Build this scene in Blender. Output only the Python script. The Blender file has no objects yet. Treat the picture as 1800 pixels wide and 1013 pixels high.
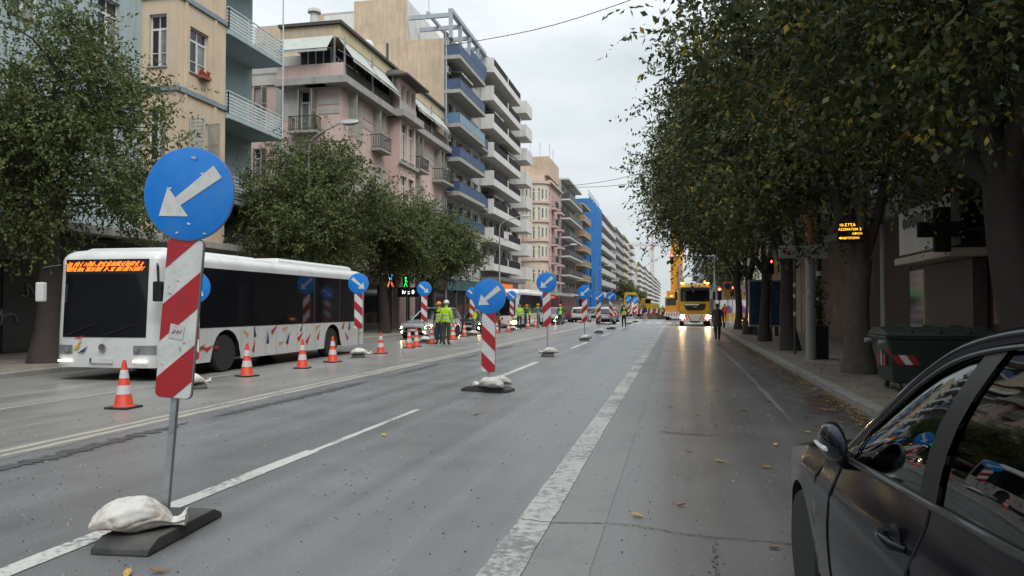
import bpy, bmesh, math, random
import numpy as np
from math import sin, cos, pi, radians, sqrt, atan2, hypot
from mathutils import Vector, Matrix

SC = bpy.context.scene
COL = SC.collection

# ------------------------------------------------------------------ camera
cam_d = bpy.data.cameras.new('camera')
cam = bpy.data.objects.new('camera', cam_d)
COL.objects.link(cam)
cam_d.sensor_width = 36.0
cam_d.lens = 27.0
cam_d.clip_start = 0.05
cam_d.clip_end = 6000
cam.location = (0, 0, 1.6)
cam.rotation_euler = (radians(90 + 1.39), 0, radians(12.12))
SC.camera = cam

# ------------------------------------------------------------------ sky: overcast dawn
SUN_EL, SUN_AZ = radians(52), radians(140)      # azimuth clockwise from +Y (north)
world = bpy.data.worlds.new('World')
SC.world = world
world.use_nodes = True
wn, wl = world.node_tree.nodes, world.node_tree.links
wn.clear()
w_out = wn.new('ShaderNodeOutputWorld')
w_bg = wn.new('ShaderNodeBackground')
w_bg.inputs['Strength'].default_value = 0.1
sky = wn.new('ShaderNodeTexSky')
sky.sky_type = 'NISHITA'
sky.sun_disc = False
sky.sun_elevation = SUN_EL
sky.sun_rotation = SUN_AZ
sky.air_density = 1.0
sky.dust_density = 3.0
w_tc = wn.new('ShaderNodeTexCoord')
w_map = wn.new('ShaderNodeMapping')
w_map.inputs['Scale'].default_value = (1.0, 1.0, 2.6)
w_map.inputs['Location'].default_value = (3.1, 1.4, 0.2)
w_no = wn.new('ShaderNodeTexNoise')
w_no.inputs['Scale'].default_value = 3.2
w_no.inputs['Detail'].default_value = 5
w_no.inputs['Roughness'].default_value = 0.52
w_rp = wn.new('ShaderNodeValToRGB')
w_rp.color_ramp.elements[0].position = 0.33
w_rp.color_ramp.elements[0].color = (3.9, 4.32, 4.48, 1)
w_rp.color_ramp.elements[1].position = 0.64
w_rp.color_ramp.elements[1].color = (5.5, 5.82, 5.9, 1)
w_sep = wn.new('ShaderNodeSeparateXYZ')
w_lum = wn.new('ShaderNodeMapRange')             # an overcast dome is brighter overhead than at the horizon
w_lum.inputs['From Min'].default_value = 0.0
w_lum.inputs['From Max'].default_value = 1.0
w_lum.inputs['To Min'].default_value = 1.0
w_lum.inputs['To Max'].default_value = 3.0
w_mul = wn.new('ShaderNodeMixRGB'); w_mul.blend_type = 'MULTIPLY'; w_mul.inputs['Fac'].default_value = 1
w_mix = wn.new('ShaderNodeMixRGB'); w_mix.inputs['Fac'].default_value = 0.88
wl.new(w_tc.outputs['Generated'], w_map.inputs['Vector'])
wl.new(w_map.outputs['Vector'], w_no.inputs['Vector'])
wl.new(w_no.outputs['Fac'], w_rp.inputs['Fac'])
wl.new(w_tc.outputs['Generated'], w_sep.inputs['Vector'])
w_sq = wn.new('ShaderNodeMath'); w_sq.operation = 'MULTIPLY'
wl.new(w_sep.outputs['Z'], w_sq.inputs[0]); wl.new(w_sep.outputs['Z'], w_sq.inputs[1])
wl.new(w_sq.outputs[0], w_lum.inputs['Value'])
wl.new(w_rp.outputs['Color'], w_mul.inputs['Color1'])
wl.new(w_lum.outputs['Result'], w_mul.inputs['Color2'])
wl.new(sky.outputs['Color'], w_mix.inputs['Color1'])
wl.new(w_mul.outputs['Color'], w_mix.inputs['Color2'])
wl.new(w_mix.outputs['Color'], w_bg.inputs['Color'])
wl.new(w_bg.outputs['Background'], w_out.inputs['Surface'])

# ------------------------------------------------------------------ sun behind the cloud
sun_d = bpy.data.lights.new('sun', 'SUN')
sun_d.energy = 1.5
sun_d.angle = radians(40)
sun_d.color = (1.0, 0.97, 0.93)
sun = bpy.data.objects.new('sun', sun_d)
COL.objects.link(sun)
sd = Vector((sin(SUN_AZ) * cos(SUN_EL), cos(SUN_AZ) * cos(SUN_EL), sin(SUN_EL)))
sun.rotation_euler = (-sd).to_track_quat('-Z', 'Y').to_euler()

# ------------------------------------------------------------------ exposure and renderer
SC.view_settings.view_transform = 'Standard'
SC.view_settings.look = 'None'
SC.view_settings.exposure = 0.62
SC.view_settings.gamma = 1.0
SC.view_settings.use_curve_mapping = False
SC.render.engine = 'CYCLES'
SC.cycles.use_denoising = True
SC.cycles.max_bounces = 5
SC.cycles.diffuse_bounces = 2
SC.cycles.glossy_bounces = 2
SC.cycles.transparent_max_bounces = 8
SC.cycles.transmission_bounces = 4
SC.cycles.caustics_reflective = False
SC.cycles.caustics_refractive = False
SC.cycles.sample_clamp_indirect = 6.0
SC.render.film_transparent = False

# ------------------------------------------------------------------ materials
MATS = {}
def M(name, col, rough=0.6, var=0.12, scale=2.0, bump=0.0, bscale=40.0, metal=0.0, spec=0.5,
      streak=0.0, emit=None, es=0.0, coat=0.0, vec='Object', stain=None, stain_amt=0.0, sscale=1.1):
    """procedural surface: colour broken up by two noises, optional rain streaks, stains and fine relief"""
    if name in MATS: return MATS[name]
    m = bpy.data.materials.new(name); m.use_nodes = True
    n, l = m.node_tree.nodes, m.node_tree.links
    b = n['Principled BSDF']
    b.inputs['Roughness'].default_value = rough
    b.inputs['Metallic'].default_value = metal
    b.inputs['Specular IOR Level'].default_value = spec
    b.inputs['Coat Weight'].default_value = coat
    b.inputs['Coat Roughness'].default_value = 0.05
    c = (*col, 1)
    b.inputs['Base Color'].default_value = c
    tc = n.new('ShaderNodeTexCoord')
    out = None
    if var > 0:
        no = n.new('ShaderNodeTexNoise'); no.inputs['Scale'].default_value = scale
        no.inputs['Detail'].default_value = 6; no.inputs['Roughness'].default_value = 0.62
        l.new(tc.outputs[vec], no.inputs['Vector'])
        mr = n.new('ShaderNodeMapRange')
        mr.inputs['From Min'].default_value = 0.3; mr.inputs['From Max'].default_value = 0.7
        mr.inputs['To Min'].default_value = 1 - var; mr.inputs['To Max'].default_value = 1 + var
        l.new(no.outputs['Fac'], mr.inputs['Value'])
        mx = n.new('ShaderNodeVectorMath'); mx.operation = 'SCALE'
        mx.inputs[0].default_value = col
        l.new(mr.outputs['Result'], mx.inputs['Scale'])
        out = mx.outputs['Vector']
        rr = n.new('ShaderNodeMapRange')
        rr.inputs['From Min'].default_value = 0.3; rr.inputs['From Max'].default_value = 0.7
        rr.inputs['To Min'].default_value = max(0.02, rough * 0.85); rr.inputs['To Max'].default_value = min(1, rough * 1.15)
        l.new(no.outputs['Fac'], rr.inputs['Value']); l.new(rr.outputs['Result'], b.inputs['Roughness'])
    if streak > 0 or stain_amt > 0:
        mp = n.new('ShaderNodeMapping')
        mp.inputs['Scale'].default_value = (2.2, 2.2, 0.22) if streak > 0 else (sscale,) * 3
        l.new(tc.outputs[vec], mp.inputs['Vector'])
        n2 = n.new('ShaderNodeTexNoise'); n2.inputs['Scale'].default_value = 1.6; n2.inputs['Detail'].default_value = 7
        n2.inputs['Roughness'].default_value = 0.7
        l.new(mp.outputs['Vector'], n2.inputs['Vector'])
        r2 = n.new('ShaderNodeMapRange')
        r2.inputs['From Min'].default_value = 0.47; r2.inputs['From Max'].default_value = 0.70
        r2.inputs['To Min'].default_value = 0; r2.inputs['To Max'].default_value = max(streak, stain_amt)
        l.new(n2.outputs['Fac'], r2.inputs['Value'])
        mm = n.new('ShaderNodeMixRGB')
        mm.inputs['Color1'].default_value = c
        if out is not None: l.new(out, mm.inputs['Color1'])
        st = stain or tuple(x * 0.42 for x in col)
        mm.inputs['Color2'].default_value = (*st, 1)
        l.new(r2.outputs['Result'], mm.inputs['Fac'])
        out = mm.outputs['Color']
    if out is not None: l.new(out, b.inputs['Base Color'])
    if bump > 0:
        n3 = n.new('ShaderNodeTexNoise'); n3.inputs['Scale'].default_value = bscale; n3.inputs['Detail'].default_value = 3
        l.new(tc.outputs[vec], n3.inputs['Vector'])
        bp = n.new('ShaderNodeBump'); bp.inputs['Strength'].default_value = bump; bp.inputs['Distance'].default_value = 0.01
        l.new(n3.outputs['Fac'], bp.inputs['Height']); l.new(bp.outputs['Normal'], b.inputs['Normal'])
    if emit:
        b.inputs['Emission Color'].default_value = (*emit, 1)
        b.inputs['Emission Strength'].default_value = es
        if es < 4.5: m.cycles.emission_sampling = 'NONE'      # faint displays: seen, but not worth sampling as lamps
    MATS[name] = m
    return m

def glass_mat(name, tint=(0.10, 0.12, 0.12), clear=0.35):
    """tinted pane: part see-through, with a sharp reflecting face"""
    if name in MATS: return MATS[name]
    m = bpy.data.materials.new(name); m.use_nodes = True
    n, l = m.node_tree.nodes, m.node_tree.links
    n.clear()
    o = n.new('ShaderNodeOutputMaterial')
    tr = n.new('ShaderNodeBsdfTransparent'); tr.inputs['Color'].default_value = (*[clear * (0.6 + t) for t in tint], 1)
    gl = n.new('ShaderNodeBsdfGlossy'); gl.inputs['Roughness'].default_value = 0.015
    gl.inputs['Color'].default_value = (0.9, 0.95, 0.95, 1)
    fr = n.new('ShaderNodeFresnel'); fr.inputs['IOR'].default_value = 1.75
    tc = n.new('ShaderNodeTexCoord'); no = n.new('ShaderNodeTexNoise'); no.inputs['Scale'].default_value = 1.3
    bp = n.new('ShaderNodeBump'); bp.inputs['Strength'].default_value = 0.04; bp.inputs['Distance'].default_value = 0.02
    l.new(tc.outputs['Object'], no.inputs['Vector']); l.new(no.outputs['Fac'], bp.inputs['Height'])
    l.new(bp.outputs['Normal'], gl.inputs['Normal'])
    mx = n.new('ShaderNodeMixShader')
    l.new(fr.outputs['Fac'], mx.inputs['Fac']); l.new(tr.outputs['BSDF'], mx.inputs[1]); l.new(gl.outputs['BSDF'], mx.inputs[2])
    l.new(mx.outputs['Shader'], o.inputs['Surface'])
    MATS[name] = m
    return m

def leaf_mat(name, cols, yellow=0.06, ycol=(0.36, 0.24, 0.03)):
    """leaves: every leaf its own shade, plus clump-sized drift of hue and some light coming through"""
    m = bpy.data.materials.new(name); m.use_nodes = True
    n, l = m.node_tree.nodes, m.node_tree.links
    n.clear()
    o = n.new('ShaderNodeOutputMaterial')
    ge = n.new('ShaderNodeNewGeometry')
    rp = n.new('ShaderNodeValToRGB')
    e = rp.color_ramp.elements
    e[0].position = 0; e[0].color = (*cols[0], 1)
    e[1].position = 0.5; e[1].color = (*cols[1], 1)
    k = e.new(1 - yellow - 0.04); k.color = (*cols[2], 1)
    k = e.new(1 - yellow * 0.6); k.color = (*ycol, 1)
    k = e.new(1.0); k.color = (ycol[0] * 0.9, ycol[1] * 0.62, ycol[2], 1)
    tc = n.new('ShaderNodeTexCoord'); no = n.new('ShaderNodeTexNoise'); no.inputs['Scale'].default_value = 0.9; no.inputs['Detail'].default_value = 3
    l.new(tc.outputs['Object'], no.inputs['Vector'])
    mr = n.new('ShaderNodeMapRange'); mr.inputs['From Min'].default_value = 0.35; mr.inputs['From Max'].default_value = 0.65
    mr.inputs['To Min'].default_value = 0.65; mr.inputs['To Max'].default_value = 1.4
    l.new(no.outputs['Fac'], mr.inputs['Value'])
    nb = n.new('ShaderNodeTexNoise'); nb.inputs['Scale'].default_value = 1.7; nb.inputs['Detail'].default_value = 2
    l.new(tc.outputs['Object'], nb.inputs['Vector'])
    sh = n.new('ShaderNodeMath'); sh.operation = 'MULTIPLY_ADD'; sh.inputs[1].default_value = 0.9; sh.inputs[2].default_value = -0.47; l.new(nb.outputs['Fac'], sh.inputs[0])
    sa = n.new('ShaderNodeMath'); sa.operation = 'MULTIPLY_ADD'; sa.inputs[1].default_value = 0.86; sa.use_clamp = True
    l.new(ge.outputs['Random Per Island'], sa.inputs[0]); l.new(sh.outputs[0], sa.inputs[2]); l.new(sa.outputs[0], rp.inputs['Fac'])
    sc = n.new('ShaderNodeVectorMath'); sc.operation = 'SCALE'
    l.new(rp.outputs['Color'], sc.inputs[0]); l.new(mr.outputs['Result'], sc.inputs['Scale'])
    df = n.new('ShaderNodeBsdfPrincipled'); df.inputs['Roughness'].default_value = 0.5; df.inputs['Specular IOR Level'].default_value = 0.35
    tl = n.new('ShaderNodeBsdfTranslucent')
    mx = n.new('ShaderNodeMixShader'); mx.inputs['Fac'].default_value = 0.38
    l.new(sc.outputs['Vector'], df.inputs['Base Color']); l.new(sc.outputs['Vector'], tl.inputs['Color'])
    l.new(df.outputs['BSDF'], mx.inputs[1]); l.new(tl.outputs['BSDF'], mx.inputs[2]); l.new(mx.outputs['Shader'], o.inputs['Surface'])
    return m

# ------------------------------------------------------------------ mesh helpers
def tag(o, label=None, cat=None, group=None, kind=None):
    if label: o['label'] = label
    if cat: o['category'] = cat
    if group: o['group'] = group
    if kind: o['kind'] = kind
    return o

def empty(name, loc=(0, 0, 0), rz=0, label=None, cat=None, group=None):
    o = bpy.data.objects.new(name, None); COL.objects.link(o)
    o.empty_display_size = 0.2
    o.location = loc; o.rotation_euler = (0, 0, rz)
    return tag(o, label, cat, group)

def link(name, me, parent=None, loc=(0, 0, 0), rot=(0, 0, 0), scale=None):
    o = bpy.data.objects.new(name, me); COL.objects.link(o)
    o.parent = parent; o.location = loc; o.rotation_euler = rot
    if scale: o.scale = scale
    return o

def copy_tree(o, parent=None):
    c = o.copy(); COL.objects.link(c); c.parent = parent
    for ch in list(o.children):
        if ch is not c: copy_tree(ch, c)
    return c

class MB:
    """collects faces of one piece and links them as ONE mesh object"""
    def __init__(s): s.v = []; s.f = []; s.m = []
    def add(s, vs, fs, m=0):
        k = len(s.v); s.v += [tuple(p) for p in vs]
        for f in fs: s.f.append(tuple(i + k for i in f)); s.m.append(m)
        return s
    def quad(s, a, b, c, d, m=0): return s.add([a, b, c, d], [(0, 1, 2, 3)], m)
    def box(s, x0, y0, z0, x1, y1, z1, m=0):
        vs = [(x0, y0, z0), (x1, y0, z0), (x1, y1, z0), (x0, y1, z0), (x0, y0, z1), (x1, y0, z1), (x1, y1, z1), (x0, y1, z1)]
        return s.add(vs, [(3, 2, 1, 0), (4, 5, 6, 7), (0, 1, 5, 4), (1, 2, 6, 5), (2, 3, 7, 6), (3, 0, 4, 7)], m)
    def loft(s, rings, m=0, closed=True, cap=True):
        n = len(rings[0]); k = len(s.v)
        for r in rings: s.v += [tuple(p) for p in r]
        e = n if closed else n - 1
        for i in range(len(rings) - 1):
            for j in range(e):
                s.f.append((k + i * n + j, k + i * n + (j + 1) % n, k + (i + 1) * n + (j + 1) % n, k + (i + 1) * n + j)); s.m.append(m)
        if cap and closed:
            s.f.append(tuple(k + j for j in reversed(range(n)))); s.m.append(m)
            q = k + (len(rings) - 1) * n
            s.f.append(tuple(q + j for j in range(n))); s.m.append(m)
        return s
    def tube(s, pts, r, n=6, m=0, cap=True):
        pts = [Vector(p) for p in pts]; rs = r if isinstance(r, (list, tuple)) else [r] * len(pts)
        rings = []; u = None
        for i, p in enumerate(pts):
            t = (pts[min(i + 1, len(pts) - 1)] - pts[max(i - 1, 0)]).normalized()
            if u is None:
                a = Vector((0, 0, 1)) if abs(t.z) < 0.9 else Vector((1, 0, 0))
                u = t.cross(a).normalized()
            else:
                u = (u - t * u.dot(t)).normalized()
            w = t.cross(u)
            rings.append([p + (u * cos(2 * pi * j / n) + w * sin(2 * pi * j / n)) * rs[i] for j in range(n)])
        return s.loft(rings, m, True, cap)
    def lathe(s, prof, n=16, m=0, c=(0, 0, 0), axis='z'):
        rings = []
        for r, h in prof:
            ring = []
            for j in range(n):
                a = 2 * pi * j / n
                if axis == 'z': q = (c[0] + r * cos(a), c[1] + r * sin(a), c[2] + h)
                elif axis == 'x': q = (c[0] + h, c[1] + r * cos(a), c[2] + r * sin(a))
                else: q = (c[0] + r * sin(a), c[1] + h, c[2] + r * cos(a))
                ring.append(q)
            rings.append(ring)
        return s.loft(rings, m)
    def prism(s, poly, a, b, axis='y', m=0):
        """poly in the two other axes, extruded from a to b"""
        def P(p, t):
            if axis == 'y': return (p[0], t, p[1])
            if axis == 'x': return (t, p[0], p[1])
            return (p[0], p[1], t)
        return s.loft([[P(p, a) for p in poly], [P(p, b) for p in poly]], m)
    def bar(s, p, q, w, h=None, m=0, up=(0, 0, 1)):
        p, q = Vector(p), Vector(q); h = h or w
        t = (q - p).normalized(); u = t.cross(Vector(up))
        if u.length < 1e-4: u = t.cross(Vector((1, 0, 0)))
        u.normalize(); v = u.cross(t)
        rings = [[c + u * (w / 2 * i) + v * (h / 2 * j) for i, j in ((-1, -1), (1, -1), (1, 1), (-1, 1))] for c in (p, q)]
        return s.loft(rings, m)
    def grid(s, fn, nu, nv, m=0):
        k = len(s.v)
        for i in range(nu + 1):
            for j in range(nv + 1): s.v.append(tuple(fn(i / nu, j / nv)))
        for i in range(nu):
            for j in range(nv):
                a = k + i * (nv + 1) + j
                s.f.append((a, a + nv + 1, a + nv + 2, a + 1)); s.m.append(m)
        return s
    def mesh(s, name, mats, bevel=0.0, smooth=None, seg=2):
        me = bpy.data.meshes.new(name)
        me.from_pydata(s.v, [], s.f)
        for q in (mats if isinstance(mats, (list, tuple)) else [mats]): me.materials.append(q)
        if len(me.materials) > 1: me.polygons.foreach_set('material_index', s.m)
        bm = bmesh.new(); bm.from_mesh(me)
        bmesh.ops.recalc_face_normals(bm, faces=bm.faces)
        if bevel > 0:
            bmesh.ops.remove_doubles(bm, verts=bm.verts, dist=1e-5)
            es = [e for e in bm.edges if len(e.link_faces) == 2 and e.calc_face_angle(0) > radians(30)]
            bmesh.ops.bevel(bm, geom=es, offset=bevel, segments=seg, affect='EDGES', profile=0.6, clamp_overlap=True)
        bm.to_mesh(me); bm.free()
        if smooth is not None:
            me.polygons.foreach_set('use_smooth', [True] * len(me.polygons))
            me.set_sharp_from_angle(angle=radians(smooth))
        me.update()
        return me
    def build(s, name, mats, parent=None, loc=(0, 0, 0), rot=(0, 0, 0), bevel=0.0, smooth=None, seg=2):
        return link(name, s.mesh(name, mats, bevel, smooth, seg), parent, loc, rot)

def box(name, b, mat, parent=None, bevel=0.0, loc=(0, 0, 0), rot=(0, 0, 0)):
    return MB().box(*b).build(name, mat, parent, loc, rot, bevel)

def text_mesh(txt, size, mat, depth=0.004, shear=0.0):
    cu = bpy.data.curves.new('lettering', 'FONT'); cu.body = txt; cu.size = size; cu.extrude = depth / 2
    cu.align_x = 'CENTER'; cu.align_y = 'CENTER'; cu.shear = shear; cu.resolution_u = 3
    ob = bpy.data.objects.new('lettering', cu); COL.objects.link(ob)
    dg = bpy.context.evaluated_depsgraph_get()
    me = bpy.data.meshes.new_from_object(ob.evaluated_get(dg))
    bpy.data.objects.remove(ob); bpy.data.curves.remove(cu)
    me.materials.clear(); me.materials.append(mat)
    return me

def catmull(P, n):
    """n points along a smooth curve through P"""
    P = [Vector(p) for p in P]; out = []
    for k in range(n):
        t = k / (n - 1) * (len(P) - 1); i = min(int(t), len(P) - 2); f = t - i
        a, b, c, d = P[max(i - 1, 0)], P[i], P[i + 1], P[min(i + 2, len(P) - 1)]
        out.append(0.5 * ((2 * b) + (c - a) * f + (2 * a - 5 * b + 4 * c - d) * f * f + (3 * b - a - 3 * c + d) * f ** 3))
    return out

def lerp(a, b, t): return a + (b - a) * t
def interp(x, xs, ys): return float(np.interp(x, xs, ys))
R = random.Random(11)

# shared materials
concrete = M('concrete', (0.33, 0.32, 0.30), 0.8, 0.15, 1.5, 0.25, 30, streak=0.5)
concrete_dark = M('concrete_dark', (0.2, 0.2, 0.195), 0.8, 0.18, 1.5, 0.2, 30, streak=0.5)
white_paint = M('white_paint', (0.72, 0.72, 0.69), 0.45, 0.07, 3, streak=0.25)
frame_white = M('frame_white', (0.62, 0.62, 0.59), 0.5, 0.08, 4)
shutter_grey = M('shutter_grey', (0.36, 0.35, 0.31), 0.6, 0.12, 4, streak=0.3)
pane_dark = M('pane_dark', (0.018, 0.021, 0.025), 0.08, 0.25, 0.7, spec=0.6)
pane_curtain = M('pane_curtain', (0.20, 0.20, 0.19), 0.12, 0.3, 2.5, spec=0.6)
black_rubber = M('black_rubber', (0.022, 0.022, 0.023), 0.75, 0.2, 8, 0.2, 60)
black_plastic = M('black_plastic', (0.014, 0.014, 0.015), 0.5, 0.15, 5, spec=.3)
dark_metal = M('dark_metal', (0.06, 0.06, 0.063), 0.45, 0.15, 4, metal=0.4)
galvanised = M('galvanised', (0.33, 0.345, 0.36), 0.42, 0.18, 9, metal=0.55)
chrome = M('chrome', (0.6, 0.6, 0.62), 0.12, 0.03, 5, metal=1.0)
# ================================================================== GROUND
def asphalt_mat():
    m = bpy.data.materials.new('asphalt'); m.use_nodes = True
    n, l = m.node_tree.nodes, m.node_tree.links
    b = n['Principled BSDF']
    tc = n.new('ShaderNodeTexCoord')
    sx = n.new('ShaderNodeSeparateXYZ'); l.new(tc.outputs['Object'], sx.inputs[0])
    # lanes resurfaced at different times: bus lane warm, middle grey, far side pale
    wob = n.new('ShaderNodeTexNoise'); wob.inputs['Scale'].default_value = 0.6; l.new(tc.outputs['Object'], wob.inputs['Vector'])
    ad = n.new('ShaderNodeMath'); ad.operation = 'MULTIPLY_ADD'; ad.inputs[1].default_value = 0.5
    l.new(wob.outputs['Fac'], ad.inputs[0]); l.new(sx.outputs['X'], ad.inputs[2])
    mr = n.new('ShaderNodeMapRange'); mr.inputs['From Min'].default_value = -15; mr.inputs['From Max'].default_value = 3
    l.new(ad.outputs[0], mr.inputs['Value'])
    rp = n.new('ShaderNodeValToRGB'); rp.color_ramp.interpolation = 'LINEAR'
    e = rp.color_ramp.elements
    def pos(x): return (x + 15) / 18
    e[0].position = pos(-7.3); e[0].color = (0.205, 0.200, 0.190, 1)
    e[1].position = pos(-6.9); e[1].color = (0.150, 0.151, 0.155, 1)
    for x, c in ((-1.1, (0.155, 0.156, 0.160)), (-0.4, (0.135, 0.128, 0.127)), (1.6, (0.122, 0.114, 0.111)), (2.8, (0.095, 0.087, 0.081))):
        k = e.new(pos(x)); k.color = (*c, 1)
    l.new(mr.outputs['Result'], rp.inputs['Fac'])
    # wheel-worn streaks along the road
    mp = n.new('ShaderNodeMapping'); mp.inputs['Scale'].default_value = (2.6, 0.05, 1); l.new(tc.outputs['Object'], mp.inputs['Vector'])
    n1 = n.new('ShaderNodeTexNoise'); n1.inputs['Scale'].default_value = 1.0; n1.inputs['Detail'].default_value = 5; l.new(mp.outputs['Vector'], n1.inputs['Vector'])
    n2 = n.new('ShaderNodeTexNoise'); n2.inputs['Scale'].default_value = 0.55; n2.inputs['Detail'].default_value = 8; n2.inputs['Roughness'].default_value = 0.65
    l.new(tc.outputs['Object'], n2.inputs['Vector'])
    n3 = n.new('ShaderNodeTexNoise'); n3.inputs['Scale'].default_value = 75; n3.inputs['Detail'].default_value = 4; n3.inputs['Roughness'].default_value = 0.75
    l.new(tc.outputs['Object'], n3.inputs['Vector'])
    def rng(src, a, c, d, f):
        q = n.new('ShaderNodeMapRange'); q.inputs['From Min'].default_value = a; q.inputs['From Max'].default_value = c
        q.inputs['To Min'].default_value = d; q.inputs['To Max'].default_value = f; l.new(src, q.inputs['Value']); return q.outputs['Result']
    def mul(a, c):
        q = n.new('ShaderNodeMath'); q.operation = 'MULTIPLY'; l.new(a, q.inputs[0]); l.new(c, q.inputs[1]); return q.outputs[0]
    f = mul(mul(rng(n1.outputs['Fac'], .3, .7, .82, 1.18), rng(n2.outputs['Fac'], .3, .7, .88, 1.12)), rng(n3.outputs['Fac'], .3, .7, .45, 1.6))
    sc = n.new('ShaderNodeVectorMath'); sc.operation = 'SCALE'; l.new(rp.outputs['Color'], sc.inputs[0]); l.new(f, sc.inputs['Scale'])
    # scattered pale aggregate chips
    vo = n.new('ShaderNodeTexVoronoi'); vo.inputs['Scale'].default_value = 32; l.new(tc.outputs['Object'], vo.inputs['Vector'])
    chip = rng(vo.outputs['Distance'], 0.10, 0.22, 0.7, 0)
    sel = n.new('ShaderNodeSeparateColor'); l.new(vo.outputs['Color'], sel.inputs[0])
    chip = mul(chip, rng(sel.outputs[0], 0.80, 0.83, 0, 1))
    cm = n.new('ShaderNodeMixRGB'); cm.inputs['Color2'].default_value = (0.42, 0.41, 0.39, 1)
    l.new(chip, cm.inputs['Fac']); l.new(sc.outputs['Vector'], cm.inputs['Color1'])
    l.new(cm.outputs['Color'], b.inputs['Base Color'])
    # damp film: smoother where the noise is low
    ro = n.new('ShaderNodeMath'); ro.operation = 'ADD'
    l.new(rng(n2.outputs['Fac'], .30, .70, .29, .43), ro.inputs[0]); l.new(rng(n1.outputs['Fac'], .3, .7, -.03, .03), ro.inputs[1])
    l.new(ro.outputs[0], b.inputs['Roughness'])
    b.inputs['Specular IOR Level'].default_value = 0.55
    bp = n.new('ShaderNodeBump'); bp.inputs['Strength'].default_value = 0.30; bp.inputs['Distance'].default_value = 0.003
    l.new(n3.outputs['Fac'], bp.inputs['Height']); l.new(bp.outputs['Normal'], b.inputs['Normal'])
    return m
asphalt = asphalt_mat()

def paint_mat(name, col, wear=0.5, scale=14):
    """road paint worn through to the asphalt"""
    m = bpy.data.materials.new(name); m.use_nodes = True
    n, l = m.node_tree.nodes, m.node_tree.links
    b = n['Principled BSDF']; b.inputs['Roughness'].default_value = 0.5
    tc = n.new('ShaderNodeTexCoord')
    n1 = n.new('ShaderNodeTexNoise'); n1.inputs['Scale'].default_value = scale; n1.inputs['Detail'].default_value = 8; n1.inputs['Roughness'].default_value = 0.75
    n2 = n.new('ShaderNodeTexNoise'); n2.inputs['Scale'].default_value = 0.9; n2.inputs['Detail'].default_value = 3
    l.new(tc.outputs['Object'], n1.inputs['Vector']); l.new(tc.outputs['Object'], n2.inputs['Vector'])
    ad = n.new('ShaderNodeMath'); ad.operation = 'MULTIPLY_ADD'; ad.inputs[1].default_value = 0.6; l.new(n2.outputs['Fac'], ad.inputs[0]); l.new(n1.outputs['Fac'], ad.inputs[2])
    mr = n.new('ShaderNodeMapRange'); mr.inputs['From Min'].default_value = 0.66 + 0.3 * (wear - .5); mr.inputs['From Max'].default_value = 0.80 + 0.3 * (wear - .5)
    l.new(ad.outputs[0], mr.inputs['Value'])
    mx = n.new('ShaderNodeMixRGB'); mx.inputs['Color1'].default_value = (0.16, 0.16, 0.16, 1); mx.inputs['Color2'].default_value = (*col, 1)
    l.new(mr.outputs['Result'], mx.inputs['Fac']); l.new(mx.outputs['Color'], b.inputs['Base Color'])
    return m
paint_edge = paint_mat('road_paint_edge', (0.42, 0.42, 0.39), 0.62, 13)
paint_lane = paint_mat('road_paint_lane', (0.52, 0.52, 0.48), 0.36, 18)
paint_old = paint_mat('road_paint_old', (0.38, 0.35, 0.29), 0.42, 9)
paint_ghost = paint_mat('road_paint_ghost', (0.195, 0.19, 0.182), 0.5, 6)
paving = M('paving', (0.20, 0.175, 0.145), 0.85, 0.22, 1.2, 0.35, 35, stain=(0.09, 0.08, 0.07), stain_amt=0.6)
kerb_mat = M('kerb_stone', (0.27, 0.255, 0.235), 0.75, 0.22, 3, 0.3, 30, stain=(0.12, 0.11, 0.10), stain_amt=0.5)
tar = M('tar_seam', (0.06, 0.06, 0.062), 0.55, 0.3, 5, 0.4, 30)
dirt_dark = M('dark_grime', (0.085, 0.081, 0.079), 0.6, 0.25, 4, 0.3, 30)

KR, KL = 2.75, -14.6          # kerb lines
FL, FR = -19.2, 6.9           # facade lines
tag(MB().box(-1500, -1500, -0.6, 1500, 3000, -0.2).build('ground', M('ground_earth', (0.12, 0.12, 0.115), 0.9, 0.2, 0.05)), kind='structure')
tag(MB().box(KL - .1, -60, -0.19, KR + .1, 1400, 0.0).build('road', asphalt), kind='structure')
tag(MB().box(KR + .2, -60, -0.19, 60, 1400, 0.12).build('pavement_right', paving), kind='structure')
tag(MB().box(-60, -60, -0.19, KL - .2, 1400, 0.12).build('pavement_left', paving), kind='structure')

def kerb(name, x, y0, y1, yfar, side):
    root = empty(name, (x, 0, 0)); tag(root, kind='structure')
    ms = []
    for k in range(4):
        q = random.Random(k); mb = MB()
        w = 0.2 * side
        mb.box(min(0, w), 0.006, -0.18, max(0, w), 0.994, 0.128 + q.uniform(-.006, .006))
        ms.append(mb.mesh('kerb_stone', kerb_mat, 0.018))
    y = y0; k = 0
    while y < y1:
        o = link('kerb_stone', ms[R.randrange(4)], root, (R.uniform(-.008, .008), y, R.uniform(-.007, .005)), (0, R.uniform(-.02, .02), R.uniform(-.006, .006)))
        y += 1.0
    box('kerb_run', (min(0, .2 * side), y, -0.18, max(0, .2 * side), yfar, 0.125), kerb_mat, root, 0.015)
kerb('kerb_right', KR, 1.0, 61.0, 1300, 1)
kerb('kerb_left', KL, 6.0, 61.0, 1300, -1)

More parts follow.
